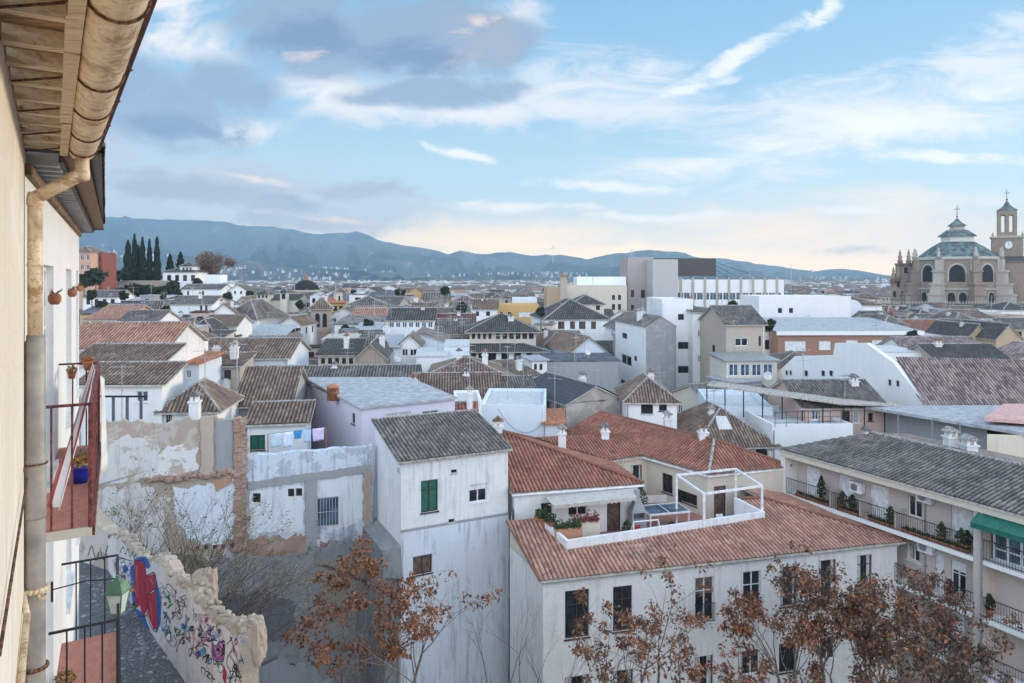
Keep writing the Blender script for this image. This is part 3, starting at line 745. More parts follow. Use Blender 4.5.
pb.v = [loc(x) for x in pb.v]; dp = pb.build('downpipe', ZINC, near_house, True)
pb = MB(); pb.lathe((low.x,low.y,-8.4), [(.078,0),(.078,7.84),(.066,7.86),(.066,7.9)], 18)
pb.lathe((low.x,low.y,-2.1), [(.081,0),(.083,.02),(.083,.5),(.081,.52)], 18)
pb.v = [loc(x) for x in pb.v]; pb.build('downpipe', PIPE_BEIGE, near_house, True)
for z, rr in ((-1.62, .008), (-2.72, .024), (-3.4, .018)):
    cb = MB(); a0 = q1(Y2t(3.0,-.2), -.19, z); side = q1(Y2t(5.6,-.19), -.17, z-.012*(z+1.6))
    ring = [Vector((low.x+.09*math.cos(a), low.y+.09*math.sin(a), z)) for a in [math.pi*1.25+math.pi*1.3*i/10 for i in range(11)]]
    cb.path([a0, side]+ring, rr, 8)
    if rr > .02:
        for i in range(9):
            a = 2*math.pi*i/8; 
            b2 = 2*math.pi*(i+1)/8
            cb.tube((low.x+.10+.03*math.cos(a), low.y-.06, z-.03+.03*math.sin(a)), (low.x+.10+.03*math.cos(b2), low.y-.06, z-.03+.03*math.sin(b2)), .012, .012, 6)
    cb.v = [loc(x) for x in cb.v]; cb.build('pipe_clamp', ZINC if rr > .02 else RUST, near_house, True)

# second house of the row: white wall, windows, eave
d2 = Vector((-.493, .870, 0)); n2_ = Vector((.870, .493, 0))
o2 = Vector(((79-CX)/F*15.4, 15.4, 0))                      # far corner on the ground plan
L2_ = 10.6
white_house = thing('white_house', 'white plastered house beyond the cream wall, with narrow windows above balconies', 'house', (o2.x, o2.y, AL))
white_house.rotation_euler = (0, 0, math.atan2(-d2.y, -d2.x))      # local +x runs back towards the viewer, outward normal is local... 
# local frame: x from the far corner towards the viewer, -y out of the wall over the alley
white_house.rotation_euler = (0, 0, math.atan2(-d2.y, -d2.x)+math.pi)
ang = math.atan2(-d2.y, -d2.x)
white_house.rotation_euler = (0, 0, ang)
# with x towards the viewer the outward normal n2_ is local +y
def s_at(px):                                               # wall coordinate of an image column
    r_ = (px-CX)/F; return (o2.x-r_*o2.y)/(d2.x-r_*d2.y)
mb = MB(); wl = []
for (pa, pb_) in ((78,76.2),(71.5,66),(53.5,44)):
    a, b_ = sorted((s_at(pa), s_at(pb_)))
    wl.append((a, b_, -2.36-AL, .15-AL)); wl.append((a, b_, -5.36-AL, -2.95-AL))
EWT = 1.12-AL
# facade (flipped frame: build with x reversed so the normal points to +y)
wall_grid(mb, (L2_,0,0), (-1,0,0), L2_, 0, EWT, [(L2_-b_, L2_-a, c, d) for a, b_, c, d in wl], .25)
wall_grid(mb, (0,0,0), (0,-1,0), 6, 0, EWT, [], .2); mb.poly([(L2_,0,0),(L2_,-6,0),(L2_,-6,EWT),(L2_,0,EWT)]); mb.poly([(0,-6,0),(L2_,-6,0),(L2_,-6,EWT),(0,-6,EWT)])
mb.build('wall', plaster('bright_white_plaster', (.86,.85,.83), (.5,.49,.47), .3, .8), white_house)
for a, b_, c, d in wl:
    put_window(white_house, (a+b_)/2, 0, c, math.pi, b_-a, d-c, 'u', True, 'window')
def out2(s, l, z): return (s, l, z-AL)
rb = MB(); z0 = 1.15-AL
ed = lambda s: .46+.010*s
roof_plane(rb, [(L2_,ed(L2_)+.02,z0), (-.55,ed(0),z0), (-.55,-3,z0+1.0), (L2_,-3,z0+1.0)], .22, .055, 8, .4, .018, .05, .03); rb.build('roof', [T['brown'], M['frame_dark'], M['mortar']], white_house)
rf = MB(); s = -.5
while s < L2_-.1:
    rf.box(s, s+.09, .002, .25, z0-.13, z0-.012); s += .34
rf.build('rafter', M['sill'], white_house)
bb = MB(); bb.box(-.55, L2_, .251, .28, z0-.11, z0-.008); bb.build('fascia_board', M['frame_dark'], white_house)
bb = MB(); bb.box(-.55, L2_, .282, .47, z0-.055, z0-.012); bb.build('tile_underside', plaster('brown_clay_eave', (.34,.22,.15), (.16,.10,.08), .6, .9, .8), white_house)
bb = MB(); bb.box(-.02, L2_, .002, .05, z0-.24, z0-.135); bb.build('wall_plate', M['wood'], white_house)
# flower pots standing in wall rings
def wall_pot(name, label, s, z, r):
    t_ = thing(name, label, 'wall pot', tuple(Vector((o2.x, o2.y, z)) + (-d2)*s + n2_*(r+.01)))
    a = MB(); a.lathe((0,0,-r), [(r*.6,0),(r*.95,r*.6),(r,r*1.3),(r*.8,r*1.7)], 12); a.build('pot', M['terra'], t_, True)
    a = MB()
    for k in range(12):
        u = random.uniform(0, 6.28); v_ = random.uniform(.2, 1); a.tube((0,0,r*.6), (r*1.2*math.cos(u)*v_, r*1.2*math.sin(u)*v_, r*(.7+random.random())), .012, .004, 4)
    a.build('dry_plant', M['wood'], t_)
wall_pot('wall_pot', 'rounded terracotta pot on the white wall by the nearest tall window', s_at(46.5), -.24, .07)
wall_pot('wall_pot', 'small dark pot on the white wall beyond the middle window', s_at(66.5), -.24, .07)
wall_pot('wall_pot', 'dark pot near the far corner of the white wall, beside the last window', s_at(75.5), -.20, .065)

RAIL = flat('red_brown_rail_paint', (.20,.05,.045), .6, .1, var=.5, scale=14)
REDTILE = material('red_floor_tiles'); m, t, b = REDTILE; bt = t.new('ShaderNodeTexBrick'); t.put(bt.inputs['Vector'], pos(t, False))
bt.inputs['Scale'].default_value = 5; bt.inputs['Color1'].default_value = (.42,.15,.11,1); bt.inputs['Color2'].default_value = (.50,.20,.14,1); bt.inputs['Mortar'].default_value = (.30,.18,.15,1); bt.inputs['Mortar Size'].default_value = .015
t.put(b.inputs['Base Color'], bt.outputs[0]); b.inputs['Roughness'].default_value = .7; REDT = m
def balcony2(label, s0, s1, depth, zf, hh, mat, rails=(1.0,), nb=4, floor=REDT):
    """balcony on the white house; s0 = near end, s1 = far end"""
    t_ = thing('balcony', label, 'balcony', (o2.x, o2.y, zf)); t_.rotation_euler = (0,0,ang)
    a = MB(); a.box(s1, s0, .003, depth, -.10, -.012); a.build('slab', W['cream'], t_)
    a = MB(); a.box(s1+.02, s0-.02, .006, depth-.02, -.011, .0); a.build('floor_tiles', floor, t_)
    rl = MB()
    for hz_ in rails:
        rl.box(s1, s0, depth-.03, depth, hh*hz_-.025, hh*hz_); rl.box(s0-.03, s0, .0, depth-.031, hh*hz_-.025, hh*hz_); rl.box(s1, s1+.03, .0, depth-.031, hh*hz_-.025, hh*hz_)
    rl.build('top_rail', mat, t_); rl = MB(); rl.box(s1, s0, depth+.001, depth+.022, -.10, .03); rl.build('bottom_rail', mat, t_)
    n = int((s0-s1)/.17)
    for i in range(n+1):
        b_ = MB(); s = s1+.015+(s0-s1-.03)*i/n; r_ = .02 if i in (0, n, n//2) else .009
        b_.tube((s, depth-.015, -.02), (s, depth-.015, hh-.026), r_, r_, 6); b_.build('baluster', mat, t_)
    for k in range(1, nb):
        for s in (s0-.015, s1+.015):
            b_ = MB(); b_.tube((s, depth*k/nb, 0), (s, depth*k/nb, hh-.026), .010, .010, 6); b_.build('baluster', mat, t_)
    return t_
def sY(Y): return (15.4-Y)/.870
balcony2('red railed balcony with tiled floor on the white house, draped with cloths', sY(6.55), sY(9.9), .50, -2.40, 1.19, RAIL, (1.0,), 3)
balcony2('black barred lower balcony with red tile floor above the cobbled alley', sY(8.35), sY(10.4), .74, -5.42, 1.18, M['iron'], (1.0,), 4)
def bal_pt(s, l, z): v_ = Vector((o2.x, o2.y, 0)) + (-d2)*s + n2_*l; return Vector((v_.x, v_.y, z))
def pot(label, s, l, z, r, mat, flower, fcol, cat='flower pot', name='flower_pot'):
    p0 = bal_pt(s, l, z); t_ = thing(name, label, cat, tuple(p0))
    a = MB(); a.lathe((0,0,0), [(r*.7,0),(r*.95,r*1.2),(r*1.05,r*1.7),(r*1.1,r*1.72),(r*1.1,r*1.9),(r*.9,r*1.92)], 16); a.build('pot', mat, t_, True)
    a = MB(); rn = random.Random(int(r*1000)+len(label))
    for k in range(140):
        u = rn.uniform(0, 6.28); e = rn.uniform(0, 1); rad = r*1.3*math.sqrt(e); h0 = r*(1.9+1.6*(1-e)*rn.random()+.2)
        c0 = Vector((rad*math.cos(u), rad*math.sin(u), h0)); sz = r*.22
        a1 = Vector((rn.uniform(-1,1), rn.uniform(-1,1), rn.uniform(-.3,1))).normalized(); a2 = a1.orthogonal().normalized()
        a.poly([c0-a1*sz, c0+a2*sz*.6, c0+a1*sz, c0-a2*sz*.6], 0 if rn.random() < .45 else 1)
    a.build('flowers', [flat('pot_leaf_green', (.06,.10,.03), .8), flower], t_)
pot('glazed blue pot of yellow flowers on the red balcony floor', sY(8.05), .34, -2.40, .10, flat('blue_glaze', (.015,.03,.33), .2, bmp=0), flat('yellow_petals', (.60,.32,.04), .8), None)
pot('terracotta pot of orange flowers hanging high on the red balcony rail', sY(9.7), .36, -1.30, .06, M['terra'], flat('orange_petals', (.60,.13,.03), .8), None)
pot('second terracotta pot, tucked beside the wall at the far balcony end', sY(9.8), .16, -1.42, .055, M['terra'], flat('ochre_petals', (.45,.24,.04), .8), None)
pot('orange pot in the corner of the lower balcony against the wall', sY(9.0), .12, -5.42, .10, M['terra'], flat('ochre_petals', (.45,.24,.04), .8), None)
# cloths hanging from the balcony
def cloth(name, label, cat, pts_top, pts_bot, mat, n=14, m_=10, wave=.04):
    a = MB(); g_ = []
    for j in range(m_+1):
        f = j/m_; row = []
        for i in range(n+1):
            u = i/n; p_ = Vector(pts_top[0]).lerp(Vector(pts_top[1]), u).lerp(Vector(pts_bot[0]).lerp(Vector(pts_bot[1]), u), f)
            p_ += Vector((.6,.8,0))*math.sin(u*9+f*2)*wave*f; row.append(len(a.v)); a.v.append(tuple(p_))
        g_.append(row)
    for j in range(m_):
        for i in range(n): a.f.append((g_[j][i], g_[j][i+1], g_[j+1][i+1], g_[j+1][i])); a.m.append(0); a.uv[len(a.f)-1] = [(i/n, j/m_), ((i+1)/n, j/m_), ((i+1)/n, (j+1)/m_), (i/n, (j+1)/m_)]
    o = a.build(name, mat, None, True); md = o.modifiers.new('thick', 'SOLIDIFY'); md.thickness = .006; tag(o, label, cat); return o
m, t, b = material('striped_red_white_cloth'); u_ = t.new('ShaderNodeTexCoord').outputs['UV']; sx = t.new('ShaderNodeSeparateXYZ'); t.put(sx.inputs[0], u_)
t.put(b.inputs['Base Color'], t.mix(t.math('GREATER_THAN', t.math('FRACT', t.math('MULTIPLY', sx.outputs[0], 2.5)), .55), (.70,.66,.64), (.45,.07,.06))); b.inputs['Roughness'].default_value = .9; STRIPE = m
cloth('striped_cloth', 'red and white striped cloth slung diagonally inside the balcony rail', 'cloth', (bal_pt(sY(9.7),.42,-1.2), bal_pt(sY(9.3),.46,-1.25)), (bal_pt(sY(6.9),.10,-2.25), bal_pt(sY(6.8),.24,-2.3)), STRIPE, wave=.03)
cloth('white_cloth', 'white cloth hanging over the outside of the red balcony rail', 'cloth', (bal_pt(sY(9.8),.56,-1.45), bal_pt(sY(8.9),.53,-1.28)), (bal_pt(sY(9.7),.58,-2.75), bal_pt(sY(9.0),.56,-2.6)), flat('white_cotton', (.76,.74,.71), .95), wave=.03)

# street lantern on a bracket
lp = P(118, 612, 9.2)
lan = thing('street_lantern', 'green framed wall lantern with frosted glass over the cobbled alley', 'lantern', tuple(lp))
a = MB(); a.lathe((0,0,0), [(.085,0),(.14,.26)], 4); a.build('lantern_glass', flat('frosted_glass', (.62,.66,.60), .4, bmp=0), lan)
LG = flat('pale_green_metal', (.13,.25,.16), .5, .2)
a = MB(); a.lathe((0,0,.262), [(.158,0),(.158,.025),(.10,.13),(.10,.15),(.03,.17),(.03,.22)], 4); a.build('lantern_hood', LG, lan)
a = MB()
for k in range(4):
    an = 2*math.pi*(k+.5)/4; a.tube((.088*math.cos(an), .088*math.sin(an), 0), (.145*math.cos(an), .145*math.sin(an), .26), .009, .009, 5)
a.lathe((0,0,-.02), [(.09,0),(.09,.018)], 4); a.build('lantern_frame', LG, lan)
a = MB(); wp = bal_pt(0,0,0); 
sL = (Vector((lp.x,lp.y,0))-Vector((o2.x,o2.y,0))).dot(-d2); base_ = bal_pt(sL, .0, lp.z+.05)-lp
a.path([(0,0,.44), (base_*.5)+Vector((0,0,.46)), base_+Vector((0,0,.40))], .009, 6); a.tube(base_+Vector((0,0,.25)), base_+Vector((0,0,.5)), .014, .014, 6); a.build('bracket', M['iron'], lan)
a = MB(); rn = random.Random(8)
for k in range(60):
    c0 = Vector((-.06+rn.gauss(0,.04), rn.gauss(0,.04), .52+rn.gauss(0,.04))); a1 = Vector((rn.uniform(-1,1),rn.uniform(-1,1),rn.uniform(-1,1))).normalized(); a2 = a1.orthogonal(); a.poly([c0-a1*.03, c0+a2*.018, c0+a1*.03, c0-a2*.018], 0)
tag(a.build('red_flowers', flat('red_petals', (.45,.02,.04), .8)), 'small tuft of red flowers just above the green lantern', 'flowers')

# alley paving
m, t, b = material('cobbles'); p = pos(t); v = t.new('ShaderNodeTexVoronoi'); t.put(v.inputs['Vector'], p); v.inputs['Scale'].default_value = 9
v2 = t.new('ShaderNodeTexVoronoi', feature='DISTANCE_TO_EDGE'); t.put(v2.inputs['Vector'], p); v2.inputs['Scale'].default_value = 9
c = t.mix(v.outputs['Distance'], (.14,.145,.155), (.20,.20,.21)); sc = t.new('ShaderNodeSeparateColor'); t.put(sc.inputs[0], v.outputs['Color']); c = t.mix(t.step(sc.outputs[0], .7, 1), c, (.36,.36,.37)); c = t.mix(t.step(v2.outputs['Distance'], .08, .0), c, (.05,.05,.055))
c = t.mix(t.step(t.noise(p, .7, 4), .5, .7, 0, .5), c, (.08,.085,.09))
t.put(b.inputs['Base Color'], c); b.inputs['Roughness'].default_value = .7; bump(t, b, t.step(v2.outputs['Distance'], 0, .2), .8, .03)
GW0 = Vector(((185-CX)/F*14.9, 14.9, 0)); GW1 = Vector(((108-CX)/F*20.6, 20.6, 0)); gd = (GW0-GW1).normalized()
near_end = GW0+gd*12
a = MB(); pl_ = [(-1.0,-6), tuple((near_end)[:2]), tuple(GW1[:2]), (-15.5,23.5), (-24,27), (-30,20), (-16,8), (-6,-6)]
a.poly([(x, y, AL) for x, y in pl_][::1], 0)
for i in range(len(pl_)):
    (x0, y0), (x1, y1) = pl_[i], pl_[(i+1) % len(pl_)]; a.poly([(x0,y0,AL), (x0,y0,-28), (x1,y1,-28), (x1,y1,AL)], 0)
tag(a.build('alley', m), kind='structure')
# ================================================================ helpers for flat walls measured on the photograph
class Plane:
    """vertical wall plane through A (left end) and B (right end); s runs from A to B, outward side towards the viewer"""
    def __init__(s, A, B):
        s.A = Vector((A[0], A[1])); s.B = Vector((B[0], B[1])); s.e = (s.B-s.A).normalized(); s.L = (s.B-s.A).length; s.n = Vector((s.e.y, -s.e.x))
    def sz(s, px, py):
        r = (px-CX)/F; k = (r*s.A.y-s.A.x)/(s.e.x-r*s.e.y); Y = s.A.y+s.e.y*k; return k, (H-py)/F*Y
    def pt(s, k, z, out=0): p = s.A+s.e*k+s.n*out; return (p.x, p.y, z)
    def px(s, px, py, out=0): return s.pt(*s.sz(px, py), out)
    def patch(s, pts, thick, mat, parent, name, jit=.08, seed=0, base=0.0, seg=.2):
        rn = random.Random(seed); q = [s.sz(*p) for p in pts]; out = []
        for i in range(len(q)):
            a, b = q[i], q[(i+1) % len(q)]; d = math.hypot(b[0]-a[0], b[1]-a[1]); n = max(1, int(d/seg))
            for k in range(n):
                f = k/n; out.append((a[0]+(b[0]-a[0])*f+rn.gauss(0, jit), a[1]+(b[1]-a[1])*f+rn.gauss(0, jit)))
        mb = MB(); O = Vector(parent.location) if parent is not None else Vector((0,0,0))
        ft = [Vector(s.pt(k, z, base+thick))-O for k, z in out]; bk = [Vector(s.pt(k, z, base-.03))-O for k, z in out]
        mb.poly(ft); n = len(ft)
        for i in range(n): mb.poly([ft[i], bk[i], bk[(i+1) % n], ft[(i+1) % n]])
        return mb.build(name, mat, parent)
    def stroke(s, mb, pts, w_, out=.006, m=0):
        q = [Vector(s.sz(*p)) for p in pts]
        if len(q) > 2:
            z = [q[0]]+q+[q[-1]]; o_ = []
            for i in range(1, len(z)-2):
                for k in range(4):
                    t_ = k/4; p0, p1, p2, p3 = z[i-1:i+3]
                    o_.append(.5*((2*p1)+(p2-p0)*t_+(2*p0-5*p1+4*p2-p3)*t_*t_+(3*p1-p0-3*p2+p3)*t_**3))
            q = o_+[q[-1]]
        for i in range(len(q)-1):
            a, b = q[i], q[i+1]; d = (b-a)
            if d.length < 1e-5: continue
            d = d.normalized()*w_/2; nn = Vector((-d.y, d.x)); a2, b2 = a-d*.8, b+d*.8
            mb.poly([s.pt(*(a2-nn), out), s.pt(*(b2-nn), out), s.pt(*(b2+nn), out), s.pt(*(a2+nn), out)], m)
    def fill(s, mb, pts, out=.004, m=0): mb.poly([s.px(x, y, out) for x, y in pts], m)

# ================================================================ graffiti wall along the alley
rr0 = (238-CX)/F; near_pt = GW1+gd*((rr0*GW1.y-GW1.x)/(gd.x-rr0*gd.y))
gp = Plane((GW1.x-(-gd.x)*0, GW1.y), (near_pt.x, near_pt.y))
gp.A = Vector((GW1.x, GW1.y)); gp.n = Vector((gp.e.y, -gp.e.x))
gwall = thing('graffiti_wall', 'low ragged rubble wall covered in graffiti along the cobbled alley', 'wall', (GW1.x, GW1.y, AL))
prof = [(108,535),(113,533),(122,538),(130,550),(136,556),(147,560),(155,556),(162,560),(168,570),(178,582),(184,584),(187,583),(192,582),(196,600),(204,604),(212,616),(222,622),(232,630),(240,634),(252,648)]
tabp = sorted(gp.sz(*p) for p in prof)
whitewash = plaster('tagged_whitewash', (.70,.66,.65), (.34,.29,.27), .55, .9, .8, (.55,.48,.42), .6)
rubble = plaster('rubble_stone', (.42,.345,.28), (.18,.14,.12), .6, .6, 1.0, (.55,.48,.40), .6)
mb = MB(); rn = random.Random(4); n = 74; Lw = gp.L; pr = []
for i in range(n+1):
    k = Lw*i/n; zt = interp(tabp, k)+rn.uniform(-.05,.05); pr.append((k, zt, .30+rn.uniform(-.07,.07)))
loc0 = Vector((GW1.x, GW1.y, AL))
Q = lambda k, z, o: Vector(gp.pt(k, z, o))-loc0
for a, b in zip(pr[:-1], pr[1:]):
    mb.poly([Q(a[0],AL-.2,.0), Q(b[0],AL-.2,.0), Q(b[0],b[1]-.10,0), Q(a[0],a[1]-.10,0)], 0)
    mb.poly([Q(a[0],a[1]-.10,0), Q(b[0],b[1]-.10,0), Q(b[0],b[1],-.10), Q(a[0],a[1],-.10)], 1)
    mb.poly([Q(a[0],a[1],-.10), Q(b[0],b[1],-.10), Q(b[0],b[1]-.05,-b[2]), Q(a[0],a[1]-.05,-a[2])], 1)
    mb.poly([Q(a[0],a[1]-.05,-a[2]), Q(b[0],b[1]-.05,-b[2]), Q(b[0],-26,-.7), Q(a[0],-26,-.7)], 1)
for k, sg in ((0,1), (Lw,-1)):
    a = pr[0] if k == 0 else pr[-1]; mb.poly([Q(k,AL-.2,0), Q(k,a[1]-.1,0), Q(k,a[1],-.1), Q(k,a[1]-.05,-a[2]), Q(k,-26,-.7)][::sg], 1)
mb.build('wall_face', [whitewash, rubble], gwall)
st = MB()
for i in range(260):                          # loose coping stones
    k = rn.uniform(0, Lw); zt = interp(tabp, k); o = rn.uniform(-.30, -.02); r = rn.uniform(.03,.085); c = Q(k, zt+rn.uniform(-.08,.02), o)
    st.lathe(tuple(c-Vector((0,0,r*.6))), [(r*.6,0),(r,r*.4),(r*rn.uniform(.7,1),r*.9),(r*.5,r*1.25)], 6)
st.build('coping_stones', rubble, gwall)
# piers of broken masonry standing proud of the wall
def rough_block(mb_, c, sx, sy, sz, seed, m_=0, n=14):
    base = len(mb_.v)
    for j in range(n+1):
        th_ = math.pi*j/n
        for i in range(n*2):
            ph = math.pi*i/n; v_ = Vector((math.sin(th_)*math.cos(ph), math.sin(th_)*math.sin(ph), math.cos(th_)))
            sq = max(abs(v_.x), abs(v_.y), abs(v_.z)); v_ = v_/(sq**.75); d_ = 1+.17*mn.fractal(v_*2.6+Vector((seed,0,0)), .6, 2.2, 6)
            mb_.v.append((c[0]+v_.x*sx*d_, c[1]+v_.y*sy*d_, c[2]+v_.z*sz*d_))
    for j in range(n):
        for i in range(n*2): a = base+j*n*2+i; b2 = base+j*n*2+(i+1) % (n*2); mb_.f.append((a, a+n*2, b2+n*2, b2)); mb_.m.append(m_)
for (px, py, hw, hh2) in ((190,592,.24,.38), (150,562,.16,.14), (234,646,.25,.42), (222,634,.16,.22)):
    k, z = gp.sz(px, py); a = MB(); rough_block(a, tuple(Q(k, z, -.30)), hw, hw*.8, hh2, px, 0); a.build('broken_pier', rubble, gwall, False)
gcol = [flat('spray_red', (.42,.02,.04), .6, bmp=0), flat('spray_blue', (.02,.12,.42), .6, bmp=0), flat('spray_black', (.03,.03,.05), .6, bmp=0), flat('spray_green', (.03,.30,.14), .6, bmp=0),
        flat('spray_pink', (.62,.20,.40), .6, bmp=0), flat('spray_salmon', (.66,.22,.14), .6, bmp=0), flat('spray_violet', (.30,.08,.26), .6, bmp=0), flat('spray_skyblue', (.10,.34,.60), .6, bmp=0), flat('spray_white', (.8,.8,.82), .6, bmp=0)]
z_ = lambda x, y: (90+x/4.465, 530+y/4.465)
def g_part(name, items):
    mb_ = MB()
    for j, (kind, m_, w_, pts) in enumerate(items):
        pts = [z_(*p) for p in pts]
        if kind == 'f': gp.fill(mb_, pts, .004+j*.0006, m_)
        else: gp.stroke(mb_, pts, w_, .004+j*.0006, m_)
    mb_.v = [tuple(Vector(v)-loc0) for v in mb_.v]; mb_.build(name, gcol, gwall)
g_part('graffiti_lettering', [
 ('f',1,0,[(180,165),(196,150),(205,350),(192,345),(184,260)]), ('f',1,0,[(205,122),(250,120),(272,160),(262,172),(212,150)]), ('f',1,0,[(200,345),(240,370),(268,445),(240,440),(212,400)]), ('f',1,0,[(285,180),(318,300),(316,420),(298,450),(280,430),(300,330)]),
 ('f',0,0,[(198,132),(222,140),(232,330),(205,350)]), ('f',0,0,[(222,138),(246,150),(262,345),(240,385),(226,350)]), ('f',0,0,[(252,205),(290,195),(296,260),(262,285)]), ('f',0,0,[(256,290),(296,270),(300,385),(306,430),(286,445),(262,385)]),
 ('s',2,.025,[(198,132),(203,350),(240,385),(262,345),(246,150),(222,138),(198,132)]), ('s',2,.022,[(222,145),(230,330)]), ('s',2,.022,[(252,205),(290,192),(296,262),(262,285),(252,205)]), ('s',2,.022,[(256,290),(298,270),(306,432),(286,447),(258,385),(256,290)]),
 ('s',8,.015,[(210,160),(214,300)]), ('s',8,.015,[(270,215),(284,240)]), ('s',8,.012,[(272,320),(280,400)]), ('s',7,.02,[(316,260),(322,340),(314,400)])])
g_part('graffiti_tag', [('s',3,.03,[(338,300),(362,310),(350,345),(368,330),(345,350)]), ('s',3,.03,[(345,270),(360,290),(342,300)]), ('s',3,.016,[(385,330),(410,320),(415,350),(390,365),(412,385),(395,400),(385,370)]), ('s',3,.016,[(380,350),(400,395),(416,360)]),
 ('s',2,.018,[(318,235),(335,262),(350,240),(372,262),(390,280)]), ('s',2,.018,[(362,265),(372,300),(384,270),(380,315)]), ('s',5,.02,[(308,262),(322,255),(326,275),(312,290),(325,300)])])
g_part('graffiti_tag', [('s',1,.022,[(322,400),(345,380),(338,430),(322,450),(350,445),(334,480)]), ('s',1,.022,[(350,430),(362,470),(345,490),(366,520)]), ('s',2,.016,[(330,360),(344,400),(326,420)]),
 ('s',2,.02,[(378,440),(405,450),(392,470),(420,465),(400,500),(385,545)]), ('s',2,.02,[(372,465),(388,500),(378,520)]), ('s',2,.015,[(420,440),(430,470),(412,490)])])
g_part('graffiti_tag', [('s',4,.02,[(470,415),(482,395),(492,425),(502,405),(514,435),(526,418),(536,448),(548,430),(556,460),(570,445),(576,475),(590,462),(598,488)]), ('s',4,.014,[(478,430),(598,500)]),
 ('s',5,.025,[(452,430),(460,470),(470,440),(462,510),(452,535),(470,520)]), ('s',5,.018,[(455,480),(472,485)]), ('s',2,.02,[(478,440),(500,455),(492,480),(515,480),(508,505),(530,520)]), ('s',2,.02,[(485,470),(512,500)])])
g_part('graffiti_figure', [('f',6,0,[(545,488),(598,510),(596,580),(566,585),(546,560)]), ('f',4,0,[(556,510),(590,522),(588,560),(566,565)]), ('s',2,.02,[(545,488),(598,510),(596,580),(566,585),(546,560),(545,488)]), ('s',2,.025,[(550,575),(556,600),(570,585)]), ('s',2,.025,[(590,500),(600,495),(604,512),(594,520)]), ('s',2,.014,[(560,520),(580,545),(560,560)])])
g_part('graffiti_tag', [('f',7,0,[(480,548),(508,528),(518,545),(490,566)]), ('s',1,.012,[(480,548),(508,528),(518,545),(490,566),(480,548)]), ('s',2,.02,[(612,510),(632,492),(640,530),(618,560),(612,600),(632,640),(622,683)]), ('s',2,.02,[(640,520),(662,590),(664,640),(682,690)]), ('s',2,.02,[(626,560),(646,600),(640,650)]),
 ('s',2,.022,[(498,612),(498,640)]), ('s',2,.022,[(498,612),(516,622),(512,645)]), ('s',2,.022,[(520,630),(538,640),(522,650),(536,662)]), ('s',2,.022,[(545,645),(545,680)]), ('s',2,.022,[(545,660),(560,668)]), ('f',0,0,[(598,600),(612,640),(606,690),(594,660)]), ('s',5,.012,[(510,560),(530,580),(520,610),(535,620)])])
g_part('graffiti_tag', [('s',2,.03,[(135,100),(150,75),(158,110),(170,82),(178,118),(192,98),(196,128)]), ('s',2,.02,[(130,120),(160,130),(190,140)]), ('s',6,.02,[(100,130),(112,165),(122,140),(130,180),(142,150)]), ('s',6,.015,[(105,175),(125,200),(140,185)]), ('s',7,.02,[(160,175),(172,215),(180,190)])])
rg_ = random.Random(77)
for grp in range(9):
    items = []
    for k in range(12):
        x0 = rg_.choice([rg_.uniform(110, 190), rg_.uniform(310, 680), rg_.uniform(310, 680)]); y0 = 180+(x0-110)*.66+rg_.uniform(-60, 150); m_ = rg_.choice([1,2,2,3,4,5,6,7,2]); sc_ = rg_.uniform(14, 34); pts = [(x0, y0)]
        for q in range(rg_.choice([4,5,7])): pts.append((x0+rg_.uniform(-.2,1)*sc_, y0+rg_.uniform(-.8,1)*sc_*1.2))
        items.append(('s', m_, rg_.choice([.012,.018,.028]), pts))
        if rg_.random() < .28:
            c_ = (x0+sc_*.4, y0+sc_*.3); rr = sc_*rg_.uniform(.35,.6); m2 = rg_.choice([1,3,4,5,6,7,8,8]); blob_ = [(c_[0]+rr*.7*math.cos(a)*(1+.3*math.sin(3*a+k)), c_[1]+rr*math.sin(a)*(1+.25*math.cos(2*a+grp))) for a in [2*math.pi*i/14 for i in range(14)]]
            items.append(('f', m2, 0, blob_)); items.append(('s', 2, .014, blob_+[blob_[0]]))
    g_part('graffiti_tag', items)
# the wall carries on past the bend of the alley
w2 = thing('alley_wall', 'weathered grey beige wall where the alley bends away, before the graffiti begins', 'wall', (GW1.x, GW1.y, AL))
bp = Plane((-17.5, 23.6), (GW1.x-.0, GW1.y)); mb = MB(); pr = []
for i in range(31):
    k = bp.L*i/30; pr.append((k, -7.15+.2*math.sin(k*1.7)+rn.uniform(-.06,.06)-.15*k/bp.L))
Q2 = lambda k, z, o: Vector(bp.pt(k, z, o))-loc0
for a, b in zip(pr[:-1], pr[1:]):
    mb.poly([Q2(a[0],AL-.2,0), Q2(b[0],AL-.2,0), Q2(b[0],b[1],0), Q2(a[0],a[1],0)], 0); mb.poly([Q2(a[0],a[1],0), Q2(b[0],b[1],0), Q2(b[0],b[1],-.45), Q2(a[0],a[1],-.45)], 1)
    mb.poly([Q2(a[0],a[1],-.45), Q2(b[0],b[1],-.45), Q2(b[0],-26,-.6), Q2(a[0],-26,-.6)], 1)
mb.poly([Q2(bp.L,AL,0), Q2(bp.L,-26,-.6), Q2(bp.L,pr[-1][1],-.45), Q2(bp.L,pr[-1][1],0)], 1)
mb.build('wall_face', [plaster('blotched_limewash', (.62,.56,.50), (.26,.22,.19), .7, 1.1, .8, (.36,.29,.24), .7), rubble], w2)
bp_ = bp; mb = MB()
for pts in ([(100,548),(104,560),(108,546),(112,562)], [(88,556),(92,546),(96,560),(99,552)]): bp.stroke(mb, pts, .03, .006, 0)
mb.v = [tuple(Vector(v)-loc0) for v in mb.v]; mb.build('graffiti_tag', gcol[2], w2)

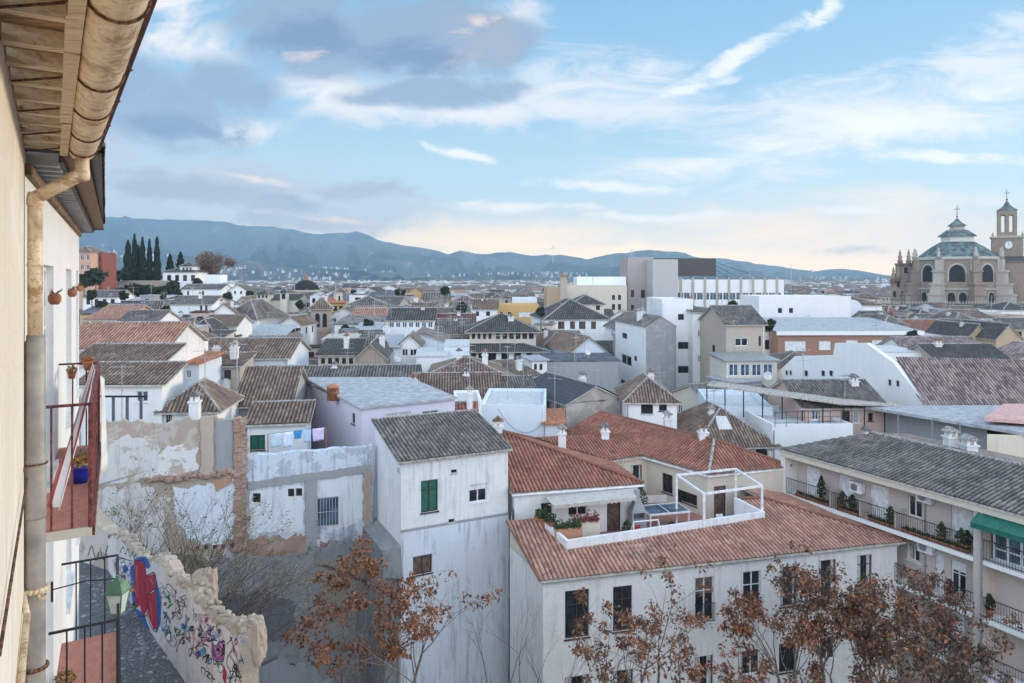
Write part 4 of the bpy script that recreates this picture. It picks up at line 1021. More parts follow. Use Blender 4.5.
# ================================================================ ruined party walls across the yard
RA, RB, RC = (-.596*36.1, 36.1), (-.381*39.1, 39.1), (-8.35, 42.0)
ochre_ruin = plaster('bare_ruin_render', (.46,.38,.31), (.20,.17,.15), .6, 1.0, .9, (.58,.53,.48), .6)
ruin_white = plaster('flaking_whitewash', (.70,.68,.66), (.34,.29,.25), .7, 1.1, .9, (.46,.38,.31), .8)
ruin_blue = plaster('stained_bluish_whitewash', (.66,.71,.78), (.17,.19,.21), .85, 1.6, .9, (.30,.33,.36), .5)
damp = plaster('damp_grey_cement', (.25,.26,.265), (.085,.09,.095), .8, 1.0, .9, (.33,.32,.30), .5)
brick_r = plaster('broken_brick', (.40,.26,.20), (.17,.13,.11), .6, .5, 1.0, (.50,.40,.33), .5)
def ruin(name, label, A, B, ztop, zbase, thick, mat, jag=.06, seed=0, slope=0):
    pl = Plane(A, B); t_ = thing(name, label, 'wall', (A[0], A[1], zbase)); O = Vector(t_.location); mb = MB(); rn = random.Random(seed); pr = []; n = int(pl.L/.22)
    ph = rn.random()*9
    for i in range(n+1): k = pl.L*i/n; pr.append((k, ztop(k/pl.L)+rn.uniform(-jag, jag)*1.6+(.10*rn.choice([0,0,1,-1]) if jag > .04 else 0)))
    q = lambda k, z, o: Vector(pl.pt(k, z, o))-O
    for a, b in zip(pr[:-1], pr[1:]):
        for (p0, p1) in (((a[1],0),(zbase,0)),): mb.poly([q(a[0],zbase,0), q(b[0],zbase,0), q(b[0],b[1],0), q(a[0],a[1],0)])
        mb.poly([q(a[0],a[1],0), q(b[0],b[1],0), q(b[0],b[1],-thick), q(a[0],a[1],-thick)]); mb.poly([q(a[0],a[1],-thick), q(b[0],b[1],-thick), q(b[0],zbase,-thick), q(a[0],zbase,-thick)])
    for k, z in (pr[0], pr[-1]): mb.poly([q(k,zbase,0), q(k,zbase,-thick), q(k,z,-thick), q(k,z,0)][::1 if k else -1])
    mb.build('wall_face', mat, t_); return pl, t_
pl, t_ = ruin('ruined_wall', 'tall ruined beige wall with peeling plaster patches, seen beyond the bare shrub', RA, RB, lambda f: -7.62-.2*f+.12*math.sin(f*11), -27, .5, ochre_ruin, .05, 2)
pl.patch([(92,440),(158,437),(160,476),(130,482),(92,486)], .03, ruin_white, t_, 'plaster_patch', .10, 1)
pl.patch([(162,446),(198,441),(199,470),(185,474),(163,478)], .035, plaster('mottled_plaster', (.78,.76,.74), (.45,.36,.28), .8, .3, .9, (.45,.35,.26), .8), t_, 'plaster_patch', .10, 2)
pl.patch([(200,418),(213,416),(214,477),(201,478)], .14, plaster('tan_render', (.52,.43,.34), (.3,.25,.2), .5, .8, .8), t_, 'pilaster', .03, 3)
pl.patch([(215,421),(233,419),(233,468),(216,471)], .04, W['grey'], t_, 'cement_panel', .03, 4)
pl.patch([(234,417),(246,416),(247,600),(235,600)], .20, brick_r, t_, 'broken_pilaster', .05, 5)
mb = MB(); rn = random.Random(31); O = Vector(t_.location)
for i in range(34):
    f = i/33; px_, py_ = 146+96*f+rn.uniform(-1,1), 480-8.5*f+rn.uniform(-2.2,2.2)
    rough_block(mb, tuple(Vector(pl.px(px_, py_, rn.uniform(.02,.14)))-O), rn.uniform(.10,.24), rn.uniform(.08,.16), rn.uniform(.07,.17), i*1.7, 0, 6)
mb.build('broken_ledge', brick_r, t_)
mb = MB()
for i in range(60):
    f = i/59; px_, py_ = 241+rn.uniform(-5,5), 418+176*f
    rough_block(mb, tuple(Vector(pl.px(px_, py_, rn.uniform(.12,.20)))-O), rn.uniform(.12,.26), rn.uniform(.06,.12), rn.uniform(.06,.13), i*2.1+50, 0, 6)
mb.build('broken_masonry', brick_r, t_)
pl.patch([(213,480),(233,474),(232,482),(216,491)], .10, plaster('orange_brick', (.50,.30,.20), (.3,.2,.15), .4), t_, 'plaster_patch', .02, 7)
pl.patch([(172,490),(205,486),(236,478),(237,538),(214,546),(190,540),(176,520)], .04, plaster('pale_blue_wash', (.74,.78,.84), (.50,.50,.50), .35, .4, .5), t_, 'plaster_patch', .08, 8)
pl.patch([(60,490),(150,488),(168,500),(160,560),(60,570)], .03, ruin_white, t_, 'plaster_patch', .14, 9)
pl.patch([(205,556),(234,552),(236,585),(210,592)], .03, ruin_white, t_, 'plaster_patch', .12, 10)
for i in range(6):
    x = 196+i*8.5; pl.patch([(x,546-i*.6),(x+3.4,546-i*.6),(x+3.4,549.5-i*.6),(x,549.5-i*.6)], .045, M['dark'], t_, 'beam_hole', .015, 20+i)
pl2, t2_ = ruin('stained_party_wall', 'grey streaked party wall with a barred window and two small openings', RB, RC, lambda f: -9.95-.15*f+.05*math.sin(f*20), -27, .5, ruin_blue, .02, 3)
pl2.patch([(247,482),(371,464),(371,471),(247,489)], .12, W['grey'], t2_, 'ledge', .03, 1)
pl2.patch([(305,480),(317,478),(317,556),(306,558)], .12, W['grey'], t2_, 'pilaster', .02, 2)
pl2.patch([(250,492),(304,486),(304,530),(250,534)], .03, plaster('whitewash_panel', (.74,.77,.80), (.3,.3,.32), .7, 1.4, .8), t2_, 'plaster_patch', .06, 3)
pl2.patch([(319,482),(363,474),(362,520),(340,530),(319,528)], .03, plaster('whitewash_panel', (.74,.77,.80), (.3,.3,.32), .7, 1.4, .8), t2_, 'plaster_patch', .06, 4)
pl2.patch([(363,470),(371,469),(371,560),(364,560)], .16, rubble, t2_, 'rubble_corner', .04, 5)
pl2.patch([(247,541),(300,534),(342,540),(350,552),(330,575),(280,585),(250,578)], .06, brick_r, t2_, 'brick_patch', .14, 6)
pl2.patch([(306,540),(318,538),(322,556),(312,566),(305,552)], .09, ruin_white, t2_, 'plaster_patch', .05, 7)
for (a, b, c, d) in ((253,260.5,493,502), (288,294,488.5,496), (296,302,488,495.5)):
    pl2.patch([(a-1.5,c-1.5),(b+1.5,c-1.5),(b+1.5,d+1.5),(a-1.5,d+1.5)], .05, W['white'], t2_, 'opening_surround', 0, 1); pl2.patch([(a,c),(b,c),(b,d),(a,d)], .055, M['dark'], t2_, 'window_opening', 0, 1)
pl2.patch([(317,498),(338,496),(338,524),(317,526)], .035, M['glass_blue'], t2_, 'window', 0, 1)
mb = MB(); O = Vector(t2_.location)
for i in range(8):
    x = 317+i*3; a, b = pl2.px(x, 498-i*.3, .14), pl2.px(x, 526-i*.3, .14); mb.tube(Vector(a)-O, Vector(b)-O, .018, .018, 5)
for f in (0,.5,1): a, b = pl2.px(317, 498+28*f, .14), pl2.px(338, 496+28*f, .14); mb.tube(Vector(a)-O, Vector(b)-O, .02, .02, 5)
mb.build('window_bars', flat('painted_bars', (.42,.45,.48), .5), t2_)
# lower damp cement skin, a separate wall standing in front of the ruins
RC2 = (-.202*42.0+.25, 41.3)
pl3, t3_ = ruin('cement_wall', 'large bluish grey cement wall with spray scrawls behind the autumn tree', (-.470*36.6, 36.6), (RC2[0], RC2[1]), lambda f: -15.1-.5*f+.25*math.sin(f*9), -27, .35, damp, .12, 7)
pl3.patch([(215,600),(262,588),(300,606),(286,640),(240,650),(210,632)], .03, plaster('dark_damp_patch', (.14,.15,.16), (.06,.065,.07), .7, 1.0, .9), t3_, 'damp_patch', .16, 3)
pl3.patch([(318,560),(366,556),(370,600),(344,622),(322,604)], .035, plaster('ochre_stain_patch', (.30,.26,.22), (.14,.12,.11), .7, 1.0, .9), t3_, 'plaster_patch', .16, 5)
pl3.patch([(212,654),(300,660),(330,683),(300,720),(214,720)], .03, plaster('pale_damp_patch', (.32,.33,.34), (.16,.17,.18), .7, 1.0, .9), t3_, 'plaster_patch', .16, 6)
mb = MB(); O = Vector(t3_.location)
for pts in ([(262,671),(268,664),(274,668),(274,676),(266,680)], [(284,672),(298,669)], [(278,668),(292,664),(296,668)]): pl3.stroke(mb, pts, .07, .01, 0)
mb.v = [tuple(Vector(v)-O) for v in mb.v]; mb.build('graffiti_tag', gcol[2], t3_)

# ================================================================ generic building on a polygon footprint
def polyhouse(name, label, corners, ztop, zbase, wall, pw=(), near=True, cat='house', open_edges=()):
    root = thing(name, label, cat, (corners[0][0], corners[0][1], zbase)); O = Vector(root.location); mb = MB(); n = len(corners); h = ztop-zbase
    for i in range(n):
        A, B = corners[i], corners[(i+1) % n]; pl = Plane(A, B); holes = []
        for (ed, pa, pb_, ya, yb, kd) in pw:
            if ed != i: continue
            (s0, z0), (s1, z1) = pl.sz(pa, (ya+yb)/2), pl.sz(pb_, (ya+yb)/2); sc = (s0+s1)/2; Y = pl.A.y+pl.e.y*sc
            zt, zb = (H-ya)/F*Y-zbase, (H-yb)/F*Y-zbase; wd = abs(s1-s0); zb = max(zb, .1)
            if zt-zb < .1: continue
            holes.append((sc-wd/2, sc+wd/2, zb, min(zt, h-.05)))
            rot = math.atan2(pl.e.y, pl.e.x); q = pl.pt(sc, 0)
            put_window(root, q[0]-O.x, q[1]-O.y, zb, rot, wd, min(zt, h-.05)-zb, kd, near)
        wall_grid(mb, (A[0]-O.x, A[1]-O.y, 0), (pl.e.x, pl.e.y, 0), pl.L, 0, h, holes, .14)
    mb.build('wall', W[wall] if isinstance(wall, str) else wall, root)
    xs = [c[0] for c in corners]; ys = [c[1] for c in corners]; HOUSES.append((sum(xs)/n, sum(ys)/n, max(max(xs)-min(xs), max(ys)-min(ys))*.5))
    return root
def ray_plane(px, py, O, nrm):
    d = Vector(((px-CX)/F, 1, (H-py)/F)); k = Vector(O).dot(nrm)/d.dot(nrm); return d*k
NEAR = dict(pitch=.235, amp=.06, spp=6, course=.42, step=.02)

# ---- house A: square white house with the grey tiled lean-to roof
A_, wA, hA = house('white_square_house', 'square white house with dark grey lean-to tile roof and green blind window', 401, 508, 461, 38, 26.6, 5.2, 'sf', 1.25, 'stain', 'grey', base=-26.5, ov=.22,
      pw=[('f',421,438,480,512,'g'), ('f',469,487,484,502,'w'), ('f',413,432,555,574,'b'), ('f',451,457,469.5,473,'o'), ('f',448.5,454.5,519,522.5,'o'), ('l',397.5,399.5,468,471,'o')], near=True)
mb = MB(); mb.box(-.03, wA+.03, -.045, -.002, hA-3.9, hA-3.75); mb.build('string_course', W['grey'], A_)
mb = MB(); hl_ = []
for c in A_.children:
    if c.name.startswith('window') and c.location.z < hA-4.5 and abs(c.rotation_euler.z) < .1: bx = [v_[0] for v_ in c.bound_box]; bz = [v_[2] for v_ in c.bound_box]; hl_.append((c.location.x+min(bx)-.08, c.location.x+max(bx)-.08, c.location.z+min(bz), c.location.z+max(bz)))
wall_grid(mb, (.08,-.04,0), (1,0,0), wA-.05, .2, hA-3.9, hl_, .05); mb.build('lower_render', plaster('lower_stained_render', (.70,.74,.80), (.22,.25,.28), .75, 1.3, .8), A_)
mb = MB()
for i in range(int((wA+.3)/.235)): 
    x = -.2+i*.235+.02; mb.box(x, x+.13, -.26, -.02, hA-.13, hA-.055)
mb.build('eave_tile_mortar', M['mortar'], A_)
mb = MB(); mb.hexa([(-.9,.3,hA-6.3), (-.004,-.25,hA-6.3), (-.004,5.2,hA-6.3), (-.9,5.2,hA-6.3)], [(-.9,.5,hA-4.9), (-.004,.0,hA-4.6), (-.004,5.2,hA-4.6), (-.9,5.2,hA-4.9)]); mb.box(-.8, -.005, .4, 5.1, .1, hA-6.301); mb.build('lean_to', damp, A_)

# ---- house B: long front house with the pink red roof, roof terrace and the wings round it
eB = Vector((.9707, .2402, 0)); vB = Vector((-.2402, .9707, 0)); C0 = P(543,578,34); zE = C0.z
C1 = P(897,540,34*((578-H)/(540-H))); C2 = C1+vB*9; 
front_w = [(0,565,589,590,638,'d'), (0,613,632,586,631,'d'), (0,695,714,577,622,'balw'), (0,743,761,571,616,'balw'), (0,780,796.5,566.5,606,'d'), (0,819,836,560,601,'d'), (0,857,872,555,587,'d'),
           (0,565,589,676,720,'d'), (0,613,633,670,712,'d'), (0,695,713,656,690,'d'), (0,742,760,650,675,'w'), (0,779,796,643,672,'d'), (0,820,835,637,660,'w'), (0,856,870,630,652,'d')]
B_ = polyhouse('terrace_house', 'long cream front house with pink red tile roof cut by a roof terrace', [(C0.x,C0.y), (C1.x,C1.y), (C2.x,C2.y), (2.2,46.5), (.05,45), (-.12,38.2)], zE, -26.5, plaster('warm_white_plaster', (.79,.77,.75), (.30,.29,.29), .6, 1.1, .7, (.68,.66,.64), .5), front_w)
OB = Vector(B_.location)
_t = Vector((-.12-C0.x, 38.2-C0.y, 0)).dot(vB); mb = MB(); mb.poly([(0,0,C0.z-OB.z-.05), (-.12-C0.x, 38.2-C0.y, C0.z-OB.z-.05), (-.12-C0.x, 38.2-C0.y, C0.z-OB.z+.25*_t)]); mb.poly([(0,0,C0.z-OB.z-.05), (-.12-C0.x, 38.2-C0.y, C0.z-OB.z-.05), (0.27-C0.x,45-C0.y,C0.z-OB.z-.05), (0.27-C0.x,45-C0.y,C0.z-OB.z+1.2), (-.12-C0.x, 38.2-C0.y, C0.z-OB.z+.25*_t)][1:]); mb.build('gable_infill', W['cream'], B_)
sl = .25; nB = Vector((-vB.x*sl, -vB.y*sl, 1)); OR = C0+Vector((0,0,.05))
rp = lambda px, py: ray_plane(px, py, OR, nB)
on = lambda s, t: OR+eB*s+vB*t+Vector((0,0,sl*t))
wB = (C1-C0).dot(eB)
a_, b_ = on(-.25,-.3), on(wB+.35,-.3); TA, TB, TC = rp(567,551), rp(765,518), rp(535,519); LB = rp(509,529); Hp, Hq = rp(763,499), rp(737,500)
LB = on((LB-OR).dot(eB), 4.6)
rb = MB()
for poly_ in ([a_, b_, TB, TA], [a_, TA, TC, LB], [b_, Hp, Hq, TB]): roof_plane(rb, [p-OB for p in poly_], org=a_-OB, lift=.02, **NEAR)
Rb = Vector((C2.x+.3, C2.y, zE+.02)); roof_plane(rb, [b_-OB, Rb-OB, Hp+vB*3-OB, Hp-OB], lift=.02, **NEAR)
rb.tube(b_-OB+Vector((0,0,.1)), Hp-OB+Vector((0,0,.1)), .09, .09, 8, 2); rb.tube(a_-OB+Vector((0,0,.06)), LB-OB+Vector((0,0,.06)), .06, .06, 8, 2)
rb.tube(Hp-OB+Vector((0,0,.1)), Hq-OB+Vector((0,0,.1)), .09, .09, 8, 2)
rb.build('roof', [T['pink'], M['deck'], T['red']], B_)
mb = MB(); g0, g1 = on(-.1,-.24)-OB, on(wB+.3,-.24)-OB; mb.tube(g0-Vector((0,0,.12)), g1-Vector((0,0,.12)), .06, .06, 8); mb.build('gutter', M['metal'], B_)
mb = MB(); o = C0-OB; mb.hexa([o+Vector((0,0,-.30))-vB*.12, o+eB*wB+Vector((0,0,-.30))-vB*.12, o+eB*wB+Vector((0,0,-.30))-vB*.002, o+Vector((0,0,-.30))-vB*.002], [o+Vector((0,0,-.08))-vB*.2, o+eB*wB+Vector((0,0,-.08))-vB*.2, o+eB*wB+Vector((0,0,-.08))-vB*.002, o+Vector((0,0,-.08))-vB*.002]); mb.build('cornice', W['clean'], B_)
# terrace floor and parapet
zF = -15.1
L0, L1 = Vector((.15,40.45,0)), Vector((7.55,42.15,0)); Rc = Vector((12.3,44,0)); Rr = Vector((18.1,45.7,0)); Rl = Vector((9.4,48.65,0)); M0 = Vector((6.35,47.5,0))
xy = lambda p, z: Vector((p.x, p.y, z))-OB
mb = MB(); fl = [TA, TB, Hq+vB*.2, Rc+Vector((1.5,.6,0)), Rl, M0, L1, L0, TC]; mb.poly([xy(p, zF) for p in fl]); mb.build('terrace_floor', REDT, B_)
def wallseg(mb_, A, B, z0, z1, th=.16, z1b=None):
    A = Vector((A.x, A.y, 0))-Vector((OB.x,OB.y,0)); B = Vector((B.x, B.y, 0))-Vector((OB.x,OB.y,0)); d = (B-A).normalized(); n_ = Vector((-d.y, d.x, 0))*th; z1b = z1 if z1b is None else z1b
    f = lambda p, z: Vector((p.x, p.y, z-OB.z)); mb_.hexa([f(A,z0), f(B,z0), f(B+n_,z0), f(A+n_,z0)], [f(A,z1), f(B,z1b), f(B+n_,z1b), f(A+n_,z1)])
mb = MB(); wallseg(mb, TA, TB, zF-.3, TA.z+.52, .18, TB.z+.36); wallseg(mb, TC, TA, zF-.3, TC.z+.25, .18, TA.z+.50); wallseg(mb, TB, Hq+vB*.1, zF-.3, TB.z+.36, .18, Hq.z+.15); mb.build('parapet', plaster('parapet_plaster', (.78,.79,.80), (.30,.28,.26), .6, 1.4, .7), B_)
# wing L (left) with its big red roof
wl_ = polyhouse('left_wing_house', 'white terrace wing under a broad red tile roof, with awning and dark door', [(L0.x,L0.y), (L1.x,L1.y), (6.3,47.3), (-1.2,47.2)], -12.42, zF-.9, 'clean', [(0,607,620.5,501,535,'door'), (0,568,587,506,516,'w'), (0,541,552,503,514,'d')])
OL = Vector(wl_.location); P1, P2 = P(512,494,40.2), P(644,484.2,42.1); AP = P(502,432.5,47.0); P2b = Vector((6.75,47.35,P2.z)); MR1 = P(535,440,49.6); P1b = Vector((-1.6,47,-12.3))
rb = MB(); s_ = Vector((0,0,0))
for poly_ in ([P1, P2, AP], [P2, P2b, MR1], [P2, MR1, AP], [P1, AP, P1b]): roof_plane(rb, [p-OL for p in poly_], **NEAR)
for p_, q_ in ((P2, AP), (AP, MR1)): rb.tube(p_-OL+Vector((0,0,.12)), q_-OL+Vector((0,0,.12)), .09, .09, 8, 2)
rb.build('roof', [T['red'], M['deck'], T['red']], wl_)
mb = MB(); mb.tube(P1-OL+Vector((0,0,-.1)), P2-OL+Vector((0,0,-.1)), .055, .055, 8); mb.build('gutter', M['frame_white'], wl_)
# wing M (middle)
MW0, MW1 = Vector((6.3,47.5,0)), Vector((9.45,48.75,0))
wm_ = polyhouse('middle_wing_house', 'low middle wing with short red roof between the two terrace wings', [(5.9,47.6), (MW1.x,MW1.y), (8.6,52.5), (4.6,51.4)], -12.45, zF-.9, 'cream', [(0,609,623,466,474,'w'), (0,631,642,465,481,'d')])
OM = Vector(wm_.location); m0, m1, m2, m3 = P2b+Vector((-.1,-.02,.0)), P(648,456.3,48.7), P(651,434,51.6), MR1
rb = MB(); roof_plane(rb, [p-OM for p in (m0, m1, m2, m3)], **NEAR); roof_plane(rb, [p-OM for p in (m3, m2, Vector((8.4,54.5,-12.5)), Vector((3.6,53,-12.5)))], **NEAR)
rb.tube(m3-OM+Vector((0,0,.12)), m2-OM+Vector((0,0,.12)), .09, .09, 8, 2); rb.build('roof', [T['red'], M['deck'], T['red']], wm_)
# wing R (right) with the hipped roof
wr_ = polyhouse('hipped_wing_house', 'cream terrace wing under a hipped red roof, dark door behind the pergola', [(Rc.x,Rc.y), (Rr.x,Rr.y), (11.5,56.5), (5.0,55.8)], -12.42, zF-.9, 'cream', [(0,714,726,486,521,'door'), (3,662,672.5,474,493,'d'), (3,677,697,492,503,'d')])
OW = Vector(wr_.location); c0, c1, c2, c3 = P(708.5,475.4,43.85), P(791.5,467.3,45.8), Vector((11.2,57.4,-12.35)), Vector((4.0,55.6,-12.35)); rA, rB_ = P(714,441,46.8), P(600,413,56.6)
rb = MB()
for poly_ in ([c0, c1, rA], [c3, c0, rA, rB_], [c1, c2, rB_, rA]): roof_plane(rb, [p-OW for p in poly_], **NEAR)
rb.tube(c0-OW+Vector((0,0,.12)), rA-OW+Vector((0,0,.12)), .10, .10, 8, 2)
for p_, q_ in ((rA, rB_), (c1, rA)): rb.tube(p_-OW+Vector((0,0,.12)), q_-OW+Vector((0,0,.12)), .09, .09, 8, 3)
rb.build('roof', [T['red'], M['deck'], M['mortar'], T['red']], wr_)
mb = MB(); mb.tube(c0-OW+Vector((0,0,-.1)), c1-OW+Vector((0,0,-.1)), .05, .05, 8); mb.tube(c0-OW+Vector((0,0,-.1)), c3-OW+Vector((0,0,-.1)), .05, .05, 8); mb.build('gutter', M['frame_white'], wr_)
def px_chimney(root, px, pyb, Y, hc, s=.3):
    p = P(px, pyb, Y)-Vector(root.location); chimney(root, p.x, p.y, p.z-.6, hc, s)
px_chimney(wl_, 562, 439, 48.6, .35, .26); px_chimney(wm_, 605, 436, 50.4, .3, .27); px_chimney(wr_, 703, 438, 47.6, .35, .28); px_chimney(wr_, 668, 424, 53, .35, .28); px_chimney(wl_, 498, 431, 47.2, .3, .3)
# awning
mb = MB(); f = lambda px, py, Y: P(px,py,Y)-OL
q = [f(545.5,496.5,40.5), f(631,487.5,42.0), f(637,497,40.6), f(553,505.5,39.2)]
mb.hexa([x-Vector((0,0,.02)) for x in (q[3],q[2],q[1],q[0])], [x for x in (q[3],q[2],q[1],q[0])])
n = 18
for i in range(n):
    a, b = q[3].lerp(q[2], i/n), q[3].lerp(q[2], (i+1)/n); m_ = (a+b)/2
    mb.poly([a-Vector((0,0,.021)), b-Vector((0,0,.021)), b-Vector((0,0,.17)), m_-Vector((0,0,.24)), a-Vector((0,0,.17))])
mb.build('awning', flat('beige_canvas', (.50,.47,.43), .9, var=.1), wl_)
mb = MB(); 
for i in (0, 1): mb = MB(); mb.tube(q[3].lerp(q[2], .03+.94*i), q[0].lerp(q[1], .03+.94*i)-Vector((0,0,.5)), .025, .025, 6); mb.build('awning_arm', M['frame_white'], wl_)
# pergola
pg = thing('pergola', 'white painted pergola frame over the right end of the roof terrace', 'pergola', tuple(P(733,530,41.3).xy)+(zF,)); OP = Vector(pg.location)
g4 = [P(704,492.5,38.9), P(762,486.5,40.4), P(735.5,479.5,44.0), P(676.5,483,42.6)]; zt = -12.0
g4 = [Vector((p.x, p.y, zt+.0*i)) for i, p in enumerate(g4)]
for i, p in enumerate(g4):
    mb = MB(); mb.box(p.x-OP.x-.06, p.x-OP.x+.06, p.y-OP.y-.06, p.y-OP.y+.06, 0, zt-zF-.002); mb.build('post', M['frame_white'], pg)
for i in range(4):
    mb = MB(); mb.tube(g4[i]-OP, g4[(i+1) % 4]-OP, .08, .08, 4); mb.build('beam', M['frame_white'], pg)
# terrace furniture
def terr(name, label, cat, px, Y, build):
    r = (px-CX)/F; t_ = thing(name, label, cat, (r*Y, Y, zF+.002), R(13.9)); build(t_); return t_
def b_table(t_):
    mb = MB(); mb.box(-1.3, 1.3, -.8, .8, 1.02, 1.06); mb.build('table_top', M['glass_blue'], t_)
    mb = MB(); mb.box(-1.33, 1.33, -.83, -.805, .98, 1.1); mb.box(-1.33, 1.33, .805, .83, .98, 1.1); mb.box(-1.33, -1.305, -.8, .8, .98, 1.1); mb.box(1.305, 1.33, -.8, .8, .98, 1.1); mb.box(-.02,.02,-.8,.8,1.061,1.09); mb.build('frame', M['frame_white'], t_)
    for x in (-1.25, 1.25):
        for y in (-.75, .75): mb = MB(); mb.box(x-.04, x+.04, y-.04, y+.04, 0, .978); mb.build('leg', M['frame_white'], t_)
terr('glass_table', 'low white framed lean-to with bluish glass top beside the pergola', 'glass frame', 664, 42.6, b_table)
def b_frame(t_):
    for y in (-.5, .5):
        for s in (-1, 1): mb = MB(); mb.tube((s*.95-.0, y, 0), (s*.75, 0, 1.35), .035, .035, 6); mb.build('leg', M['frame_white'], t_)
    mb = MB(); mb.tube((-.76,0,1.36), (.76,0,1.36), .04, .04, 6); mb.build('top_bar', M['frame_white'], t_)
terr('swing_frame', 'white A-frame swing stand on the roof terrace', 'swing frame', 646, 39.6, b_frame)
def b_bbq(t_):
    mb = MB(); mb.box(-.45,.45,-.35,.35,0,.9); mb.build('base', W['grey'], t_)
    mb = MB(); mb.hexa([(-.45,-.35,1.3),(.45,-.35,1.3),(.45,.35,1.3),(-.45,.35,1.3)], [(-.14,-.14,2.1),(.14,-.14,2.1),(.14,.14,2.1),(-.14,.14,2.1)]); mb.box(-.12,.12,-.12,.12,2.102,2.6); mb.box(-.45,-.37,-.35,.35,.902,1.298); mb.box(.37,.45,-.35,.35,.902,1.298); mb.box(-.369,.369,.28,.35,.902,1.298); mb.build('hood', W['grey'], t_)
terr('barbecue', 'grey masonry barbecue with tapering hood at the end of the awning', 'barbecue', 637, 41.4, b_bbq)
def planter(lw, mat, tall=.4, green=(.05,.08,.03)):
    def f(t_):
        mb = MB(); mb.box(-lw/2, lw/2, -.18, .18, 0, tall); mb.build('box', mat, t_)
        mb = MB(); rn = random.Random(int(lw*97))
        for i in range(int(260*lw)):
            c = Vector((rn.uniform(-lw/2, lw/2), rn.gauss(0,.14), tall+abs(rn.gauss(0,.18)))); a1 = Vector((rn.uniform(-1,1),rn.uniform(-1,1),rn.uniform(-1,1))).normalized()*.07; a2 = a1.orthogonal()*.6; mb.poly([c-a1, c+a2, c+a1, c-a2], 0)
        mb.build('leaves', flat('leaf_%s' % str(green[0]), green, .9, var=.5, scale=20), t_)
    return f
def parp(name, label, px, py, Y, b_, rot, lift=0):
    p = P(px, py, Y); t_ = thing(name, label, 'planter', (p.x, p.y, p.z+lift), R(rot)); b_(t_)
parp('planter', 'terracotta planter box on the oblique left parapet of the roof terrace', 545, 530, 38.2, planter(1.5, M['terra'], .6), -55)
parp('planter', 'long orange brick planter at the corner of the roof terrace', 568, 541.5, 37.3, planter(1.5, plaster('orange_planter', (.50,.25,.15), (.3,.18,.12), .4), .75), 13)
parp('planter', 'pale planter with reddish plants in front of the terrace window', 586, 536, 38.3, planter(1.5, W['cream'], .8, (.22,.06,.05)), 13)
# potted plants standing along the terrace
def potted(name, label, p, h, spread, col_, seed, potm='terra', cat='potted plant'):
    t_ = thing(name, label, cat, tuple(p)); rn = random.Random(seed)
    mb = MB(); mb.lathe((0,0,0), [(.13,0),(.19,.28),(.21,.3),(.21,.34),(.16,.35)], 12); mb.build('pot', M[potm], t_, True)
    mb = MB()
    for k in range(int(220*h)):
        u = rn.uniform(0, 6.28); z = rn.uniform(.35, .35+h); rad = spread*math.sqrt(rn.random())*math.sin(math.pi*min(.95, (z-.3)/(h+.1))**.7); c = Vector((rad*math.cos(u), rad*math.sin(u), z)); a1 = Vector((rn.uniform(-1,1),rn.uniform(-1,1),rn.uniform(-.6,1))).normalized()*.07; a2 = a1.orthogonal()*.55; mb.poly([c-a1, c+a2, c+a1, c-a2], 0)
    mb.tube((0,0,.3), (0,0,.3+h*.7), .02, .01, 5, 0)
    mb.build('foliage', flat('plant_%.2f_%.2f' % col_[:2], col_, .9, var=.5, scale=15), t_)
GREEN, DKG = (.05,.09,.03), (.025,.05,.02)
tp = lambda px, Y: Vector(((px-CX)/F*Y, Y, zF+.002))
for i, (px, Y, h, s, c, l) in enumerate([(545,39.8,1.7,.45,DKG,'dark leafy shrub in a pot at the left end of the awning'), (632,46.3,1.8,.55,DKG,'tall dark green potted shrub in front of the middle wing'), (641,45.2,1.3,.5,GREEN,'bushy green potted plant beside the left wall of the hipped wing'), (627,40.6,.7,.3,GREEN,'small potted plant right of the dark terrace door'), (655,40.0,.5,.4,GREEN,'low green plant behind the white swing frame'), (672,40.8,.55,.4,DKG,'low dark plant under the glass topped frame'), (684,46.0,.8,.35,DKG,'round green bush standing against the cream wing wall')]):
    potted('potted_plant', l, tp(px, Y), h, s, c, 30+i)
def b_chair(c):
    def f(t_):
        mb = MB(); mb.box(-.22,.22,-.22,.22,.42,.46); mb.build('seat', c, t_); mb = MB(); mb.hexa([(-.22,.2,.46),(.22,.2,.46),(.22,.24,.46),(-.22,.24,.46)], [(-.22,.3,.9),(.22,.3,.9),(.22,.34,.9),(-.22,.34,.9)]); mb.build('backrest', c, t_)
        for x in (-.2,.2):
            for y in (-.2,.2): mb = MB(); mb.tube((x,y,0),(x,y,.419),.018,.018,5); mb.build('leg', c, t_)
    return f
terr('garden_chair', 'white plastic chair on the terrace below the pergola', 'chair', 722, 41.8, b_chair(M['frame_white']))
terr('garden_chair', 'red chair on the terrace beside the barbecue', 'chair', 639, 39.9, b_chair(flat('red_plastic', (.45,.03,.03), .5)))

# ---- apartment building C on the right
Fc = Vector((17.7, 45.8)); dC = Vector((.456,-.890)).normalized(); nC = Vector((dC.y, -dC.x)); 
def cpt(s, o, z): p = Fc+dC*s+nC*o; return Vector((p.x, p.y, z))
LC = 25.0; REC = 1.0; zC = -11.2
cA, cB = cpt(.3,-REC,0), cpt(LC,-REC,0); back1, back2 = cpt(LC,-11,0), cpt(.3,-11,0)
cpw = [(0,806,820,468,499,'s'), (0,838.5,854,476,508,'s'), (0,870,888.5,486,520,'s'), (0,908,922,496,517,'w'), (0,951,972,505,540,'s'),
       (0,907,921,544,561,'w'), (0,935,944,552,592,'s'), (0,951,966,562,601,'w'), (0,936,944,608,640,'w'), (0,950,964,612,645,'s'), (0,905,918,600,622,'w'),
       (0,985,1012,580,610,'w'), (0,1003,1024,580,612,'w'), (0,985,1003,650,690,'s')]
